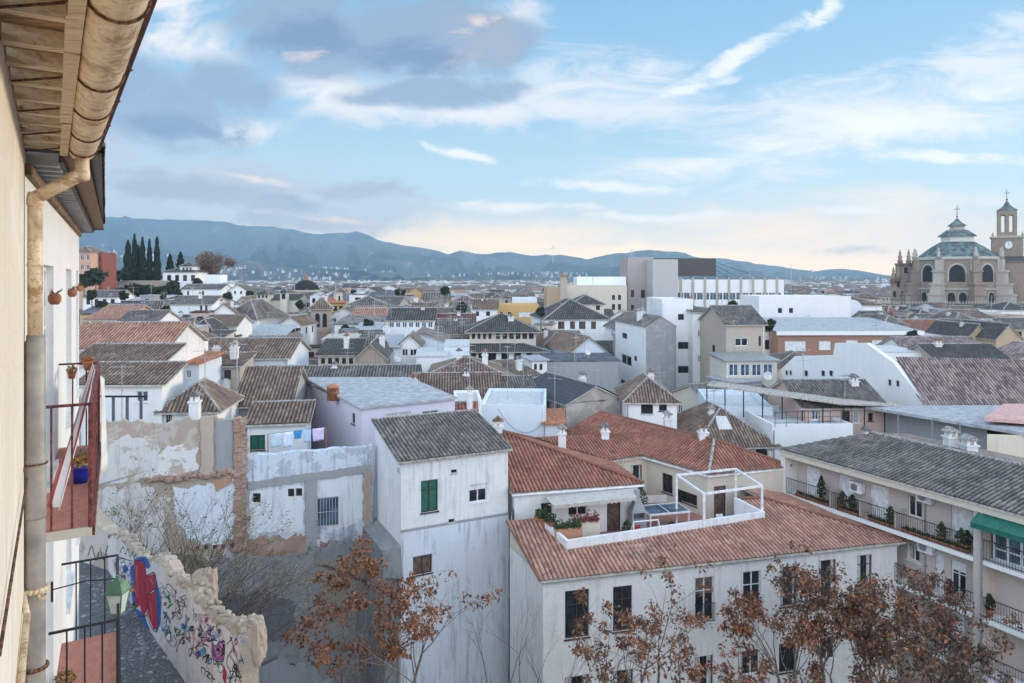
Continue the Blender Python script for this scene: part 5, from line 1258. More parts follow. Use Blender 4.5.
wC = plaster('greige_brick_render', (.56,.49,.44), (.26,.23,.22), .4, .6, .5)
C_ = polyhouse('apartment_block', 'grey beige apartment block with long balconies and weathered grey tile roof', [(cA.x,cA.y), (cB.x,cB.y), (back1.x,back1.y), (back2.x,back2.y)], zC-.05, -27, wC, [x for x in cpw if x[1] < 982], cat='apartment block')
OC = Vector(C_.location)
rb = MB(); E1, E2 = cpt(-.15,.25,zC), cpt(LC,.25,zC); K1 = Vector((23.4,46.0,-10.2)); K2 = K1+Vector((dC.x,dC.y,0))*(LC+.6)
roof_plane(rb, [p-OC for p in (E1, E2, K2, K1)], pitch=.24, amp=.06, spp=5, course=.42, step=.02)
K3, K4 = Vector((cpt(LC,-11.3,zC)[:])), Vector((cpt(1,-11.3,zC)[:])); roof_plane(rb, [p-OC for p in (K1, K2, K3, K4)], pitch=.24, amp=.06, spp=4, course=.42, step=0)
rb.tube(K1-OC+Vector((0,0,.1)), K2-OC+Vector((0,0,.1)), .1, .1, 8, 2); rb.build('roof', [T['grey'], M['deck'], M['mortar']], C_)
def cbox(mb, s0, s1, o0, o1, z0, z1, m=0):
    b = [cpt(s0,o0,z0), cpt(s0,o1,z0), cpt(s1,o1,z0), cpt(s1,o0,z0)]; mb.hexa([p-OC for p in b], [p+Vector((0,0,z1-z0))-OC for p in b], m)
mb = MB(); cbox(mb, -.05, LC, -REC+.002, .18, zC-.42, zC-.115); mb.build('cornice', W['cream'], C_)
mb = MB(); cbox(mb, -.05, .28, -REC+.0, .1, zC-15, zC-.421); mb.build('end_pier', W['white'], C_)
cs = lambda px, o=0: ((px-CX)/F*(Fc.y+nC.y*o)-(Fc.x+nC.x*o))/(dC.x-(px-CX)/F*dC.y)
sp = cs(974)
mb = MB(); cbox(mb, sp, sp+.42, -REC-.0, .06, -27, zC-.421); mb.build('pilaster', wC, C_)
IR = M['iron']; planter_green = flat('window_box_green', (.03,.06,.02), .95, var=.6, scale=12, bmp=.6)
for fl, zf in enumerate((-14.0, -16.85, -19.7)):
    for (s0, s1, glazed) in ((.3, sp-.02, 0), (sp+.44, LC-.1, 1)):
        if fl > 0 and s0 < 1: s0_ = .3
        t_ = MB(); cbox(t_, s0, s1, -REC+.002, .05, zf-.22, zf); bal = t_.build('balcony', W['clean'], C_)
        rl = MB(); cbox(rl, s0, s1, -.03, .0, zf+1.0, zf+1.04, 0); cbox(rl, s0, s1, -.025, -.005, zf+.08, zf+.11, 0)
        n = int((s1-s0)/.13)
        for i in range(n+1):
            s = s0+.02+(s1-s0-.04)*i/n; cbox(rl, s-.007, s+.007, -.022, -.008, zf+.002, zf+.998, 0)
        rl.build('railing', IR, bal)
        if glazed and fl == 0:
            fr = MB(); z0, z1 = zf+.02, zC-.43; g = -REC+.35
            k = s0+.15
            while k < s1: 
                cbox(fr, k-.05, k+.05, g-.05, g, z0, z1); k += .62
            for z in (z0, z0+.5, (z0+z1)/2+.2, z1-.08): cbox(fr, s0+.1, s1, g-.048, g-.003, z, z+.07)
            fr.build('glazing_frame', M['frame_white'], C_); fr = MB(); cbox(fr, s0+.1, s1, g-.08, g-.051, z0, z1); fr.build('pane', M['glass_blue'], C_)
        elif glazed:
            for k in (s0+1.2, s0+3.4, s0+5.6, s0+7.8, s0+10):
                if k+.9 < s1:
                    q_ = cpt(k, -REC+.002, 0)-OC; put_window(C_, q_.x, q_.y, zf+.05-OC.z, math.atan2(dC.y, dC.x), 1.5, 2.05, 'w', True)
# partitions between the top balconies
for px in (832, 862, 897):
    s = cs(px, -.3); mb = MB(); cbox(mb, s, s+.12, -REC+.004, -.04, -14.0+.002, -14.0+1.05); mb.build('partition', wC, C_)
mb = MB(); s0, s1 = cs(977), cs(1026); 
a0, a1, b1, b0 = cpt(s0+.1,.07,zC-.45)-OC, cpt(s1+2,.07,zC-.45)-OC, cpt(s1+2,.75,zC-.85)-OC, cpt(s0+.1,.75,zC-.85)-OC
mb.hexa([b0-Vector((0,0,.03)), b1-Vector((0,0,.03)), a1-Vector((0,0,.03)), a0-Vector((0,0,.03))], [b0, b1, a1, a0]); mb.poly([b0, b1, b1-Vector((0,0,.25)), b0-Vector((0,0,.25))]); mb.build('awning', M['green'], C_)
mb = MB(); s = cs(925, -REC); cbox(mb, s, s+.07, -REC+.005, -REC+.08, -26, zC-.43); mb.build('downpipe', M['metal'], C_)
mb = MB(); s = cs(981, .1); cbox(mb, s, s+.07, .08, .15, -26, zC-.43); mb.build('downpipe', M['metal'], C_)
def aircon(label, px, py, o=-REC+.02):
    s = cs(px, o); Y = (Fc+dC*s+nC*o).y; z = (H-py)/F*Y; p = cpt(s, o, z); t_ = thing('air_conditioner', label, 'air conditioner', tuple(p), math.atan2(dC.y, dC.x), 'air conditioners on the apartment block')
    mb = MB(); mb.box(-.42,.42,-.32,-.02,0,.62); mb.build('casing', M['frame_white'], t_)
    mb = MB(); mb.tube((-.1,-.321,.31), (-.1,-.335,.31), .22, .22, 20); mb.build('fan_grille', M['metal'], t_)
    mb = MB(); [mb.box(-.31, .11, -.345, -.337, z, z+.012) for z in (.16,.22,.28,.34,.40,.46)]; mb.build('louvre', M['iron'], t_)
    mb = MB(); mb.box(-.35,-.31,-.3,0,-.05,-.002); mb.box(.31,.35,-.3,0,-.05,-.002); mb.build('bracket', M['metal'], t_)
aircon('white air conditioner between two white shutters on the top balcony', 859, 492); aircon('air conditioner beside the top floor window of the apartment block', 927, 502); aircon('air conditioner beside the lower window of the apartment block', 928, 552)
for i, (px, fl, l, c) in enumerate([(822,0,'dark climbing potted plant on the farthest top balcony',DKG), (853,0,'round green potted bush beside the balcony air conditioner',DKG), (843,0,'small potted plant on the second top balcony',GREEN), (891,0,'small pale potted plant beside the third white shutter',GREEN), (942,0,'potted plant at the middle of the long top balcony',GREEN), (962,0,'leafy potted plant near the end of the long top balcony',GREEN), (950,1,'reddish potted plant on the lower balcony before the glass door',(.16,.05,.03)), (990,1,'dark potted bush on the lower balcony past the pilaster',DKG), (968,0,'dark bushy plant filling the end corner of the top balcony',DKG)]):
    s = cs(px, -.45); p = cpt(s, -.4, (-14.0, -16.85)[fl]+.003); potted('potted_plant', l, p, .75 if i else 1.3, .3, c, 60+i)
# planter troughs along the balcony rails
for j, (a, b) in enumerate(((794,829), (835,860), (866,895), (899,970))):
    s0, s1 = cs(a, -.1), cs(b, -.1); p = cpt((s0+s1)/2, -.2, -13.997); t_ = thing('planter_trough', ['low green trough behind the farthest top balcony rail','low green trough behind the second top balcony rail','green trough behind the rail by the third shutter','long green trough behind the rail of the longest top balcony'][j], 'planter', tuple(p), math.atan2(dC.y, dC.x))
    L = s1-s0-.2; mb = MB(); mb.box(-L/2, L/2, -.1, .1, 0, .18); mb.build('trough', M['terra'], t_)
    mb = MB(); rn = random.Random(j)
    for i in range(int(L*160)):
        c = Vector((rn.uniform(-L/2, L/2), rn.gauss(0,.07), .18+abs(rn.gauss(0,.08)))); a1 = Vector((rn.uniform(-1,1),rn.uniform(-1,1),rn.uniform(-1,1))).normalized()*.05; a2 = a1.orthogonal()*.6; mb.poly([c-a1, c+a2, c+a1, c-a2], 0)
    mb.build('foliage', planter_green, t_)
# ================================================================ middle distance: buildings one can tell apart
def arch(root, x, z, w_, h_, y=0.0, frame=True, mat=None):
    """round-headed opening on the front face (y = 0) of a building"""
    mb = MB(); n = 10; r = w_/2
    pts = [(x-r, z), (x+r, z)]+[(x+r*math.cos(math.pi*i/n), z+h_-r+r*math.sin(math.pi*i/n)) for i in range(n+1)]
    mb.poly([(a, y-.03, b) for a, b in pts], 0)  # flat dark panel, shade inside the opening put into its colour
    if frame:
        k = 1.22; out = [(x+(a-x)*k, z+(b-z)*(1 if b <= z+.01 else 1.0)+(r*(k-1)*(b-(z+h_-r))/r if b > z+h_-r else 0)) for a, b in pts]
        for i in range(1, len(pts)-1): mb.poly([(pts[i][0],y-.06,pts[i][1]), (out[i][0],y-.06,out[i][1]), (out[i+1][0],y-.06,out[i+1][1]), (pts[i+1][0],y-.06,pts[i+1][1])], 1)
        mb.poly([(pts[1][0],y-.06,pts[1][1]), (out[1][0],y-.06,out[1][1]), (pts[2][0]+r*(k-1),y-.06,pts[2][1]), (pts[2][0],y-.06,pts[2][1])], 1)
        mb.poly([(pts[0][0],y-.06,pts[0][1]), (pts[-1][0],y-.06,pts[-1][1]), (out[-1][0],y-.06,out[-1][1]), (out[0][0],y-.06,out[0][1])], 1)
    return mb.build('arched_dark_panel', [M['dark'], mat or M['sill']], root)
def merge(a, b):
    """move the parts of b under a (one building made of two volumes)"""
    d = Vector(b.location)-Vector(a.location); th = a.rotation_euler.z; off = Matrix.Rotation(-th, 4, 'Z') @ d; dr = b.rotation_euler.z-th
    for c in list(b.children):
        c.parent = a; c.location = off + (Matrix.Rotation(dr, 4, 'Z') @ Vector(c.location)); c.rotation_euler.z += dr
    bpy.data.objects.remove(b)
Hs = house
rowf = lambda n, a=.08, b=.92: [a+(b-a)*i/(n-1) for i in range(n)] if n > 1 else [.5]
# --- left, just beyond the ruined wall
Hs('tiled_house', 'white house with a single small blue window under the lowest of three stepped tile roofs', 78, 162, 384, 42, 3, 3, 'sf', .85, 'clean', 'brown', pw=[('f',136,148,391,402,'u')])
Hs('tiled_house', 'house under the middle of three stepped tile roofs beyond the red balcony', 70, 160, 364, 45.6, 3, 3.4, 'sf', .9, 'clean', 'brown')
Hs('tiled_house', 'house under the highest and broadest of three stepped reddish tile roofs', 60, 166, 348, 49.5, 3, 7, 'gx', 1.5, 'white', 'pink')
r_, w_, h_ = Hs('tile_roof_pavilion', 'little white pavilion with hipped tile roof directly behind the ruined wall', 161, 217, 409, 42.5, 6, 4.6, 'hip', 1.3, 'clean', 'brown', pw=[('f',166,172,412,430,'d')])
px_chimney_ = lambda root, px, pyb, Y, hc, s=.3: (lambda q: chimney(root, q.x, q.y, q.z-.6, hc, s))(Matrix.Rotation(-root.rotation_euler.z, 4, 'Z') @ (P(px, pyb, Y)-Vector(root.location)))
px_chimney_(r_, 195, 414, 41.8, .7, .27)
Hs('white_block_house', 'small white flat topped block rising behind the stepped tile roofs', 153, 181, 352, 56, 4, 6, 'flat', wall='clean')
Hs('white_block_house', 'narrow pale blue annexe with sloping top beside the small white block', 181, 199, 364, 53, 4, 5, 'slab', .3, 'blue', rmat='terra', pw=[('f',186,191,370,378,'w')])
Hs('long_roof_house', 'long low house with weathered brown roof behind the small white block', 176, 288, 358, 64, 3, 8, 'gx', 1.35, 'blue', 'brown')
Hs('brown_house', 'brownish house with dark paired windows and a balcony, below the long brown roof', 196, 240, 366, 58, 5, 4, 'sf', .6, 'beige', 'brown', pw=[('f',215,222,370,378,'d'), ('f',224,231,370,378,'d'), ('f',199,203,382,389,'d'), ('f',206,211,382,389,'w'), ('f',214,220,382,390,'d'), ('f',223,229,382,390,'w')])
Hs('long_roof_house', 'broad steep brown tiled roof over a low grey wall above the laundry', 236, 289, 405, 47.5, 8, 8.5, 'gx', 2.0, 'grey', 'brown')
Hs('laundry_house', 'low tiled house with a green window behind the hanging laundry', 247, 306, 424, 43.6, 10, 3, 'sf', .75, 'clean', 'brown', pw=[('f',250,265,435,450,'g')])
# lilac house with pale metal roof
c0, c1 = P(362,409,46), P(455,399,49.6); sd_ = Vector((-.53,.85,0)); c2, c3 = c1+sd_*8.5, c0+sd_*13
LH = polyhouse('lilac_house', 'pale lilac house with flat light metal roof and a curtained window', [(c.x, c.y) for c in (c0, c1, c2, c3)], c0.z, -24, 'lilac', [(0,385,411,412.5,430,'c'), (0,422,439,410.5,424,'u'), (3,352,355,413,424,'d')])
OLH = Vector(LH.location); mb = MB(); e_ = [c0+Vector((-.1,-.3,0)), c1+Vector((.2,-.2,0)), c2+Vector((.2,.2,.35)), c3+Vector((-.3,.2,.35))]
mb.hexa([p-OLH+Vector((0,0,.01)) for p in e_], [p-OLH+Vector((0,0,.16)) for p in e_]); mb.build('roof', M['metal_roof'], LH)
p = P(333,396,50)-OLH; mb = MB(); mb.lathe((p.x,p.y,p.z-.3), [(.42,0),(.42,.9),(.46,.92),(.46,1.0),(.2,1.12)], 12); mb.build('chimney', M['terra'], LH, True)
Hs('white_block_house', 'white block with a scrap of red tiled roof beside the lilac house', 455, 482, 404, 51.5, 6, 5, 'flat', wall='clean', par=.2)
Hs('tile_lean_to', 'tiny red brown tiled lean-to set into the white block beside the lilac house', 456, 478, 413, 50.6, 6, .85, 'sf', .55, 'clean', 'red', ov=.05)
Hs('white_block_house', 'bluish white flat roofed house behind the chimneys of the terrace wings', 480, 546, 408, 53, -3, 8, 'flat', wall='blue', par=.25)
Hs('white_block_house', 'low bluish white annexe stepping down to the right of the flat roofed block', 545, 562, 424, 52.5, -3, 5, 'slab', .1, 'blue', rmat='terra')
Hs('long_roof_house', 'long dark tiled roof stretching behind the lilac house', 296, 416, 393, 63, 5, 9, 'gx', 1.8, 'white', 'grey')
Hs('long_roof_house', 'dark brown tiled roof behind the white block and its tiny lean-to', 414, 501, 402, 59.5, 5, 9, 'gx', 1.75, 'white', 'brown', chim=[(-.03,.3,.2)])
Hs('long_roof_house', 'short dark tiled roof directly below the arcaded mansion', 498, 539, 401, 61, 8, 6, 'sf', 1.2, 'white', 'grey')
Hs('tall_white_house', 'plain tall white box house rising behind the long dark tiled roof', 416, 447, 357, 73, 5, 7, 'slab', .2, 'clean', ov=.1, rmat='sill')
Hs('gabled_white_house', 'small white gabled house with a pair of windows under its peak', 399, 420, 345, 80, 4, 6, 'gy', 1.1, 'clean', 'grey', pw=[('f',402,408,349,356,'w'), ('f',410,417,349,356,'w')])
Hs('shed_roof_house', 'bluish white house whose roof slopes down to the right, behind the plain white box', 417, 444, 341, 86, 2, 8, 'sr', 1.1, 'blue', 'grey', pw=[('f',438,443,348,356,'d')])
Hs('white_block_house', 'blank bluish white block touching the left side of the mansion', 444, 469, 347, 77, 3, 6, 'slab', .2, 'blue', ov=.05, rmat='sill')
Hs('low_hipped_house', 'low hipped tile roof with white front just before the blank block', 430, 501, 374, 66, 3, 7, 'hip', 1.2, 'clean', 'brown', pw=[('f',440,444,377,384,'d')])
# mansion
mansion, mw, mh = Hs('arcaded_mansion', 'stately two tier mansion with tall windows, gallery and dark hipped roofs', 447, 545, 351, 96, 4, 14, 'hip', 1.6, 'cream', 'dark', ov=.7, cat='mansion', base=-24,
   pw=[('f',471,476,353,366,'d'), ('f',478.5,482.5,353,366,'d'), ('f',488,496,353,366.5,'bal'), ('f',501,509,353,366.5,'bal'), ('f',513.5,521,353,366.5,'bal'), ('f',526,532,353,366,'d'), ('f',500.5,508,371,384,'d'), ('f',512.5,520,371,384,'d'), ('f',488,495,371,384,'d')])
mb = MB()
for px in (484.5, 498.5, 511, 523.5):
    k = (px-447)/(545-447)*mw; mb.box(k-.35, k+.35, -.12, -.002, 0, mh-.2)
mb.build('pilasters', W['clean'], mansion)
up_, uw, uh = Hs('gallery', 'x', 470, 536, 330, 99, 4, 9, 'hip', 2.0, 'cream', 'dark', ov=.8, base=-12, pw=[('f',472+i*5.5,475+i*5.5,332.5,339,'d') for i in range(4)]+[('f',496+i*6.6,500.6+i*6.6,332.5,339,'d') for i in range(6)])
px_chimney_(up_, 511, 322, 102, .6, .4); HOUSES.pop(); merge(mansion, up_)
Hs('dormer_house', 'cream house with three windows below a tiled eave, right of the mansion foot', 522, 541, 377, 77, 28, 7, 'sf', 1.0, 'cream', 'brown', pw=[('f',525,527.5,380,388,'d'), ('f',530,532.5,380,388,'d'), ('f',535,537.5,380,388,'d')])
Hs('white_block_house', 'little white rooftop storey with two windows right of the mansion', 532, 547, 361, 82, 14, 4, 'slab', .1, 'clean', rmat='metal_roof', pw=[('f',534,537,364,370,'d'), ('f',539.5,542.5,364,370,'d')])
Hs('grey_wall_house', 'blank grey rendered wall house behind the dark roofed stone house', 546, 621, 362, 84, 3, 8, 'slab', .1, 'grey', ov=.02, rmat='asphalt_roof')
Hs('dark_roof_house', 'stone gabled house with a smooth near black roof and one tiny window', 566, 623, 404, 58, 24, 9, 'gy', 1.3, plaster('old_stone_gable', (.42,.38,.34), (.2,.19,.18), .6, .8, .9, (.55,.52,.48), .6), tiles('smooth_dark_roof', [(.07,.08,.09),(.08,.09,.10)], (.04,.045,.05), .3), ov=.2, base=-22, pw=[('f',599,604,394.5,400,'d'), ('l',546.5,549,401,413,'d'), ('l',556.5,559.5,404,420,'d')])
Hs('tile_roof_pavilion', 'white rooftop loggia with spreading brown hipped roof beside the stone gable', 626, 677, 400, 57, -3, 6.5, 'hip', 1.5, 'clean', 'brown', pw=[('f',659,667,402.5,411,'d'), ('f',641,653,402.5,414,'o')])
Hs('gable_white_house', 'white gabled house with one round hole, reddish roof, below the blue grey hipped hall', 571, 606, 352, 92, 12, 12, 'gy', 1.9, 'blue', 'brown', pw=[('f',580,585,350,354,'w')])
Hs('brown_roof_house', 'low spreading brownish roof just right of the mansion gallery', 545, 575, 345, 104, 10, 10, 'hip', 1.6, 'white', 'brown')
# taller blocks right of centre
Hs('tall_gabled_block', 'tall block with white windowed side and blank grey gabled end', 646, 676, 327, 88, 8, 13.5, 'gy', 1.2, 'clean', 'grey', ov=.1, base=-26, pw=[('l',622,627,333,338.5,'d'), ('l',621,631.5,355,365,'w'), ('l',620,627,380,385,'d'), ('l',634,637,356,361,'d'), ('l',633.5,636.5,379,384,'d'), ('l',620,627,390,396,'d')])
b_ = bpy.data.objects.get('tall_gabled_block'); hh_ = (H-327)/F*88+26; xw = (676-646)/F*88*1.04+.02; mb = MB(); mb.poly([(0,-.03,0),(xw,-.03,0),(xw,-.03,hh_-.05),(xw/2,-.03,hh_+1.15),(0,-.03,hh_-.05)]); mb.poly([(0,-.03,0),(0,-.03,hh_-.05),(0,-.001,hh_-.05),(0,-.001,0)]); mb.build('grey_gable_render', plaster('bare_grey_gable', (.33,.33,.34), (.17,.17,.18), .7, 1.0, .8, (.42,.41,.40), .5), b_)
Hs('tall_white_block', 'tall white block with a column of five dark windows', 662, 693, 302, 93, 2, 9, 'flat', wall='clean', base=-26, par=.4, pw=[('f',678,684,314,320,'d')]+[('f',678,689,y,y+7,'d') for y in (342,366,390)]+[('f',667,671,342,348,'w')])
Hs('tall_white_block', 'slim white block with small windows stacked one over another, flanking the taller one', 693, 707, 312, 91, 2, 9, 'sf', .6, 'clean', 'grey', base=-26, pw=[('f',698,701,y,y+7,'w') for y in (330,355,382)]+[('f',698,701,402,410,'d')])
Hs('beige_block', 'beige block with mossy ridged roof and one bright white window', 726, 765, 324, 82, 4, 9, 'gx', 1.9, 'beige', 'grey', base=-26, pw=[('f',735,748,338,346,'w'), ('f',758.5,761,336,346,'d'), ('l',712,715,345,352,'d')])
Hs('balcony_block', 'glazed balcony storey with pale blue rail under a metal roof', 726, 777, 361, 76, 4, 5, 'slab', .3, 'cream', rmat='metal', base=-26, pw=[('f',729+i*11.5,738.5+i*11.5,364,376,'u') for i in range(4)]+[('f',733,742,392,402,'u'), ('f',748,756,392,402,'w')])
Hs('white_flat_house', 'long white flat roofed building with two tiny windows, behind the brick one', 759, 851, 298, 150, 1, 12, 'flat', wall='clean', pw=[('f',778,782,308,313,'d'), ('f',789,793,308,313,'d')], par=.4)
Hs('arched_house', 'brown roofed rooftop house with a pale arched gable', 832, 882, 305, 158, 0, 9, 'hip', 1.7, 'clean', 'brown', pw=[('f',834,839,307,313,'w')])
r_ = bpy.data.objects['arched_house']; mb = MB(); cz = r_['_h']-1.2; pp = [(1.9,cz-2.5),(6.7,cz-2.5)]+[(4.3+2.4*math.cos(math.pi*i/12), cz+2.4*math.sin(math.pi*i/12)) for i in range(13)]; mb.poly([(a,-.5,b) for a, b in pp]); [mb.poly([(pp[i][0],-.5,pp[i][1]), (pp[i][0],1.5,pp[i][1]), (pp[(i+1)%15][0],1.5,pp[(i+1)%15][1]), (pp[(i+1)%15][0],-.5,pp[(i+1)%15][1])]) for i in range(15)]; mb.build('arched_gable', W['blue'], r_)
for k in range(3): pass
r_, w_, h_ = Hs('brick_apartment_block', 'long brick building with mottled pale sloping roof and white shutters', 778, 921, 332, 112, 1, 16, 'slab', 1.3, 'brickw', rmat='metal_roof', base=-24, pw=[('f',785,806,341,351,'s'), ('f',819,831,341,350,'s'), ('f',846,858,340,348,'s'), ('f',872,884,340,349,'s'), ('f',892,900,340,349,'w'), ('f',904,913,340,352,'s')])
mb = MB(); mb.box(-.35, w_+.3, -.38, -.3, h_-.5, h_+.15); mb.build('eave_band', W['clean'], r_)
# big white gable wall and its roofs
gA, gB = (.36*80, 80.0), (.60*58, 58.0); gpl = Plane(gA, gB)
gh = thing('white_gable_house', 'big white house with stepped blank gable wall and broad mauve tiled roof', 'house', (gA[0], gA[1], -24)); OG = Vector(gh.location); mb = MB()
pts = [(765,384),(795,356),(833,355),(835,343),(866,343),(893,362.5),(931,410),(931,470),(765,470)]; fr_ = [Vector(gpl.px(x, y))-OG for x, y in pts]; bk_ = [Vector(gpl.px(x, y, -1.2))-OG for x, y in pts]
back = Vector((gpl.n.x, gpl.n.y, 0))*-.5; bk_ = [p+back for p in fr_]
for p in (fr_[-1], fr_[-2], bk_[-1], bk_[-2]): p.z = 0
mb.poly(fr_[:5]+[fr_[5]]+fr_[6:]); mb.poly(bk_[::-1])
for i in range(len(pts)): j = (i+1) % len(pts); mb.poly([fr_[i], bk_[i], bk_[j], fr_[j]])
mb.build('wall', W['clean'], gh)
e0, e1, k1, k0 = P(929.5,411,58.0), P(1090,404,61.5), P(1090,361.5,64.6), P(891.5,363,63.0)
rb = MB(); roof_plane(rb, [p-OG for p in (e0, e1, k1, k0)], pitch=.30, amp=.08, spp=5, course=.5, step=.02); k2, k3 = k0+Vector((1,7,-2.6)), k1+Vector((1,7,-2.6)); roof_plane(rb, [p-OG for p in (k0, k1, k3, k2)], pitch=.30, amp=.07, spp=4, course=.5, step=0)
rb.tube(k0-OG+Vector((0,0,.1)), k1-OG+Vector((0,0,.1)), .12, .12, 8, 2); rb.tube(k0-OG+Vector((0,0,.08)), e0-OG+Vector((0,0,.08)), .10, .10, 8, 2); rb.build('roof', [T['mauve'], M['deck'], M['mortar']], gh)
mb = MB(); mb.poly([e0-OG+Vector((.3,.6,-.15)), e1-OG+Vector((0,.6,-.15)), Vector((e1.x-OG.x, e1.y+.6-OG.y, 0)), Vector((e0.x+.3-OG.x, e0.y+.6-OG.y, 0))]); mb.build('front_wall', W['grey'], gh)
mb = MB(); q_ = [P(835,343.5,68.2), P(868,343.5,66.3), P(895,350,68), P(922,353,70), P(925,364,72), P(893,362,66)]
for (a, b, c, d) in ((805,808,371,375.5), (822,825,371,375.5), (830,833,371,375.5), (816.5,819.5,380,384), (821,824,380,384), (786,788,371,374.5), (790,792,371,374.5), (889,891.5,380,385), (897,899.5,381,386)):
    (s0, z0), (s1, z1) = gpl.sz(a, d), gpl.sz(b, c); mbw = MB(); f = lambda k, z, o: Vector(gpl.pt(k, z, o))-OG
    mbw.poly([f(s0,z0,.012), f(s1,z0,.012), f(s1,z1,.012), f(s0,z1,.012)], 0); t_ = .05
    for (x0,x1,y0,y1) in ((s0-t_,s0,z0-t_,z1+t_),(s1,s1+t_,z0-t_,z1+t_),(s0,s1,z0-t_,z0),(s0,s1,z1,z1+t_)): mbw.hexa([f(x0,y0,.0), f(x0,y0,.05), f(x1,y0,.05), f(x1,y0,0)], [f(x0,y1,0), f(x0,y1,.05), f(x1,y1,.05), f(x1,y1,0)], 1)
    mbw.build('window', [M['dark'], M['sill']], gh)
HOUSES.append((34, 72, 10)); HOUSES.append((46, 64, 12))
Hs('white_block_house', 'white parapet block tucked behind the ridge of the big mauve roof', 868, 924, 353, 74, 2, 6, 'slab', .1, 'clean', ov=.02, rmat='sill')
Hs('tiled_house', 'pinkish gabled house with mossy grey tiled roof under the big white gable wall', 803, 886, 407, 57, 1, 7.5, 'gx', 1.6, 'pink', 'grey', pw=[('f',812,819,411,420,'u'), ('f',842,850,411,423,'d'), ('f',853,860,411,423,'u'), ('f',868,873,413,421,'d')])
Hs('terrace_block', 'bluish white terrace block below the near end of the reed covered walkway', 709, 773, 411, 60, -9, 9, 'flat', wall='blue', par=.5, base=-24)
Hs('terrace_block', 'white terrace block with black railings next to the apartment roof ridge', 772, 853, 429, 54, 2, 8, 'flat', wall='clean', par=.35, base=-24)
Hs('low_hipped_house', 'brownish hipped roof with arched openings under it, behind the red hipped wing', 697, 776, 446, 53.5, 6, 9, 'hip', 2.2, 'white', 'brown', base=-24)
r_ = bpy.data.objects['low_hipped_house.001'] if 'low_hipped_house.001' in bpy.data.objects else None
if r_:
    for px in (746, 762): arch(r_, (px-697)/79*6.2, r_['_h']-1.25, .95, 1.1, -.01)
    gb = MB(); gb.poly([(2.0,1.2,r_['_h']+.5),(3.6,1.2,r_['_h']+.5),(2.8,1.2,r_['_h']+2.0)]); gb.poly([(2.8,1.2,r_['_h']+2.0),(3.6,1.2,r_['_h']+.5),(3.5,3.4,r_['_h']+1.6)]); gb.poly([(2.0,1.2,r_['_h']+.5),(2.8,1.2,r_['_h']+2.0),(2.1,3.4,r_['_h']+1.6)]); gb.build('dormer', W['clean'], r_)
# long reed covered walkway on the roofs
wk = thing('roof_walkway_canopy', 'long canopy of pale reed matting on thin black posts crossing the roof terraces', 'canopy', tuple(P(707,388,60))); OK_ = Vector(wk.location)
A0, A1, A2 = P(707,386,60.5), P(840,405,55.5), P(905,407,57)
mb = MB()
for a, b in ((A0, A1), (A1, A2)):
    d = (b-a); n_ = Vector((-d.y, d.x, 0)).normalized()*1.9; q = [a-OK_, b-OK_, b+n_-OK_+Vector((0,0,.12)), a+n_-OK_+Vector((0,0,.12))]; mb.hexa(q, [x+Vector((0,0,.10)) for x in q])
mb.build('reed_matting', flat('reed_mat', (.46,.41,.36), .95, var=.35, scale=8), wk)
for i in range(11):
    f = i/10; a = A0.lerp(A1, f/.68) if f < .68 else A1.lerp(A2, (f-.68)/.32)
    mb = MB(); p_ = a-OK_+Vector((.0,.06,0)); mb.tube(p_, p_-Vector((0,0,2.2)), .05, .05, 6); mb.build('post', M['iron'], wk)
for (a, b, l) in (((745,424.5,56),(771,432,54.5),0), ((773,414,57),(800,420,55),0)): pass
rg = thing('terrace_railing', 'black railing along the edge of the white roof terrace', 'railing', tuple(P(775,428,53.9))); OR_ = Vector(rg.location)
a, b = P(775,427,53.9), P(852,430,54.8); a.z = b.z = P(773,427,54).z+.2; mb = MB()
for hz_ in (.12,.5,.95): mb.tube(a-OR_+Vector((0,0,hz_)), b-OR_+Vector((0,0,hz_)), .02, .02, 5)
mb.build('rails', M['iron'], rg)
for i in range(8): mb = MB(); q = a.lerp(b, i/7)-OR_; mb.tube(q-Vector((0,0,.2)), q+Vector((0,0,1.0)), .022, .022, 5); mb.build('post', M['iron'], rg)
# flat-roofed penthouse behind the apartment ridge
pn_ = polyhouse('penthouse', 'flat roofed cream penthouse with projecting pale canopy behind the apartment ridge', [tuple(P(987,440,47.6).xy), tuple(P(1090,440,46.6).xy), tuple(P(1090,440,56).xy), tuple(P(987,440,57).xy)], P(987,434,47.6).z, -22, 'cream')
OP_ = Vector(pn_.location); q = [P(862,410.5,57), P(1026,437,47.0), P(1110,437,46.2), P(1100,409,57.5)]; q = [Vector((p.x,p.y,-10.62)) for p in q]
mb = MB(); mb.hexa([p-OP_ for p in q], [p-OP_+Vector((0,0,.22)) for p in q]); mb.build('canopy', M['metal_roof'], pn_)
mb = MB(); mb.hexa([P(984,421,49.5)-OP_, P(1100,430,47.6)-OP_, P(1100,411,53)-OP_, P(1004,410,54)-OP_], [P(984,421,49.5)-OP_+Vector((0,0,.25)), P(1100,430,47.6)-OP_+Vector((0,0,.3)), P(1100,411,53)-OP_+Vector((0,0,.5)), P(1004,410,54)-OP_+Vector((0,0,.5))]); mb.build('skylight_cover', flat('salmon_canvas', (.60,.36,.33), .9), pn_)
mb = MB(); w0, w1 = Vector((q[0].x+1.5, q[0].y+1.2, 0)), Vector((P(987,440,50).x, 50, 0)); mb.poly([Vector((w0.x,w0.y,-22))-OP_, Vector((w1.x,w1.y,-22))-OP_, Vector((w1.x,w1.y,-10.63))-OP_, Vector((w0.x,w0.y,-10.63))-OP_]); mb.build('recessed_wall', W['grey'], pn_)
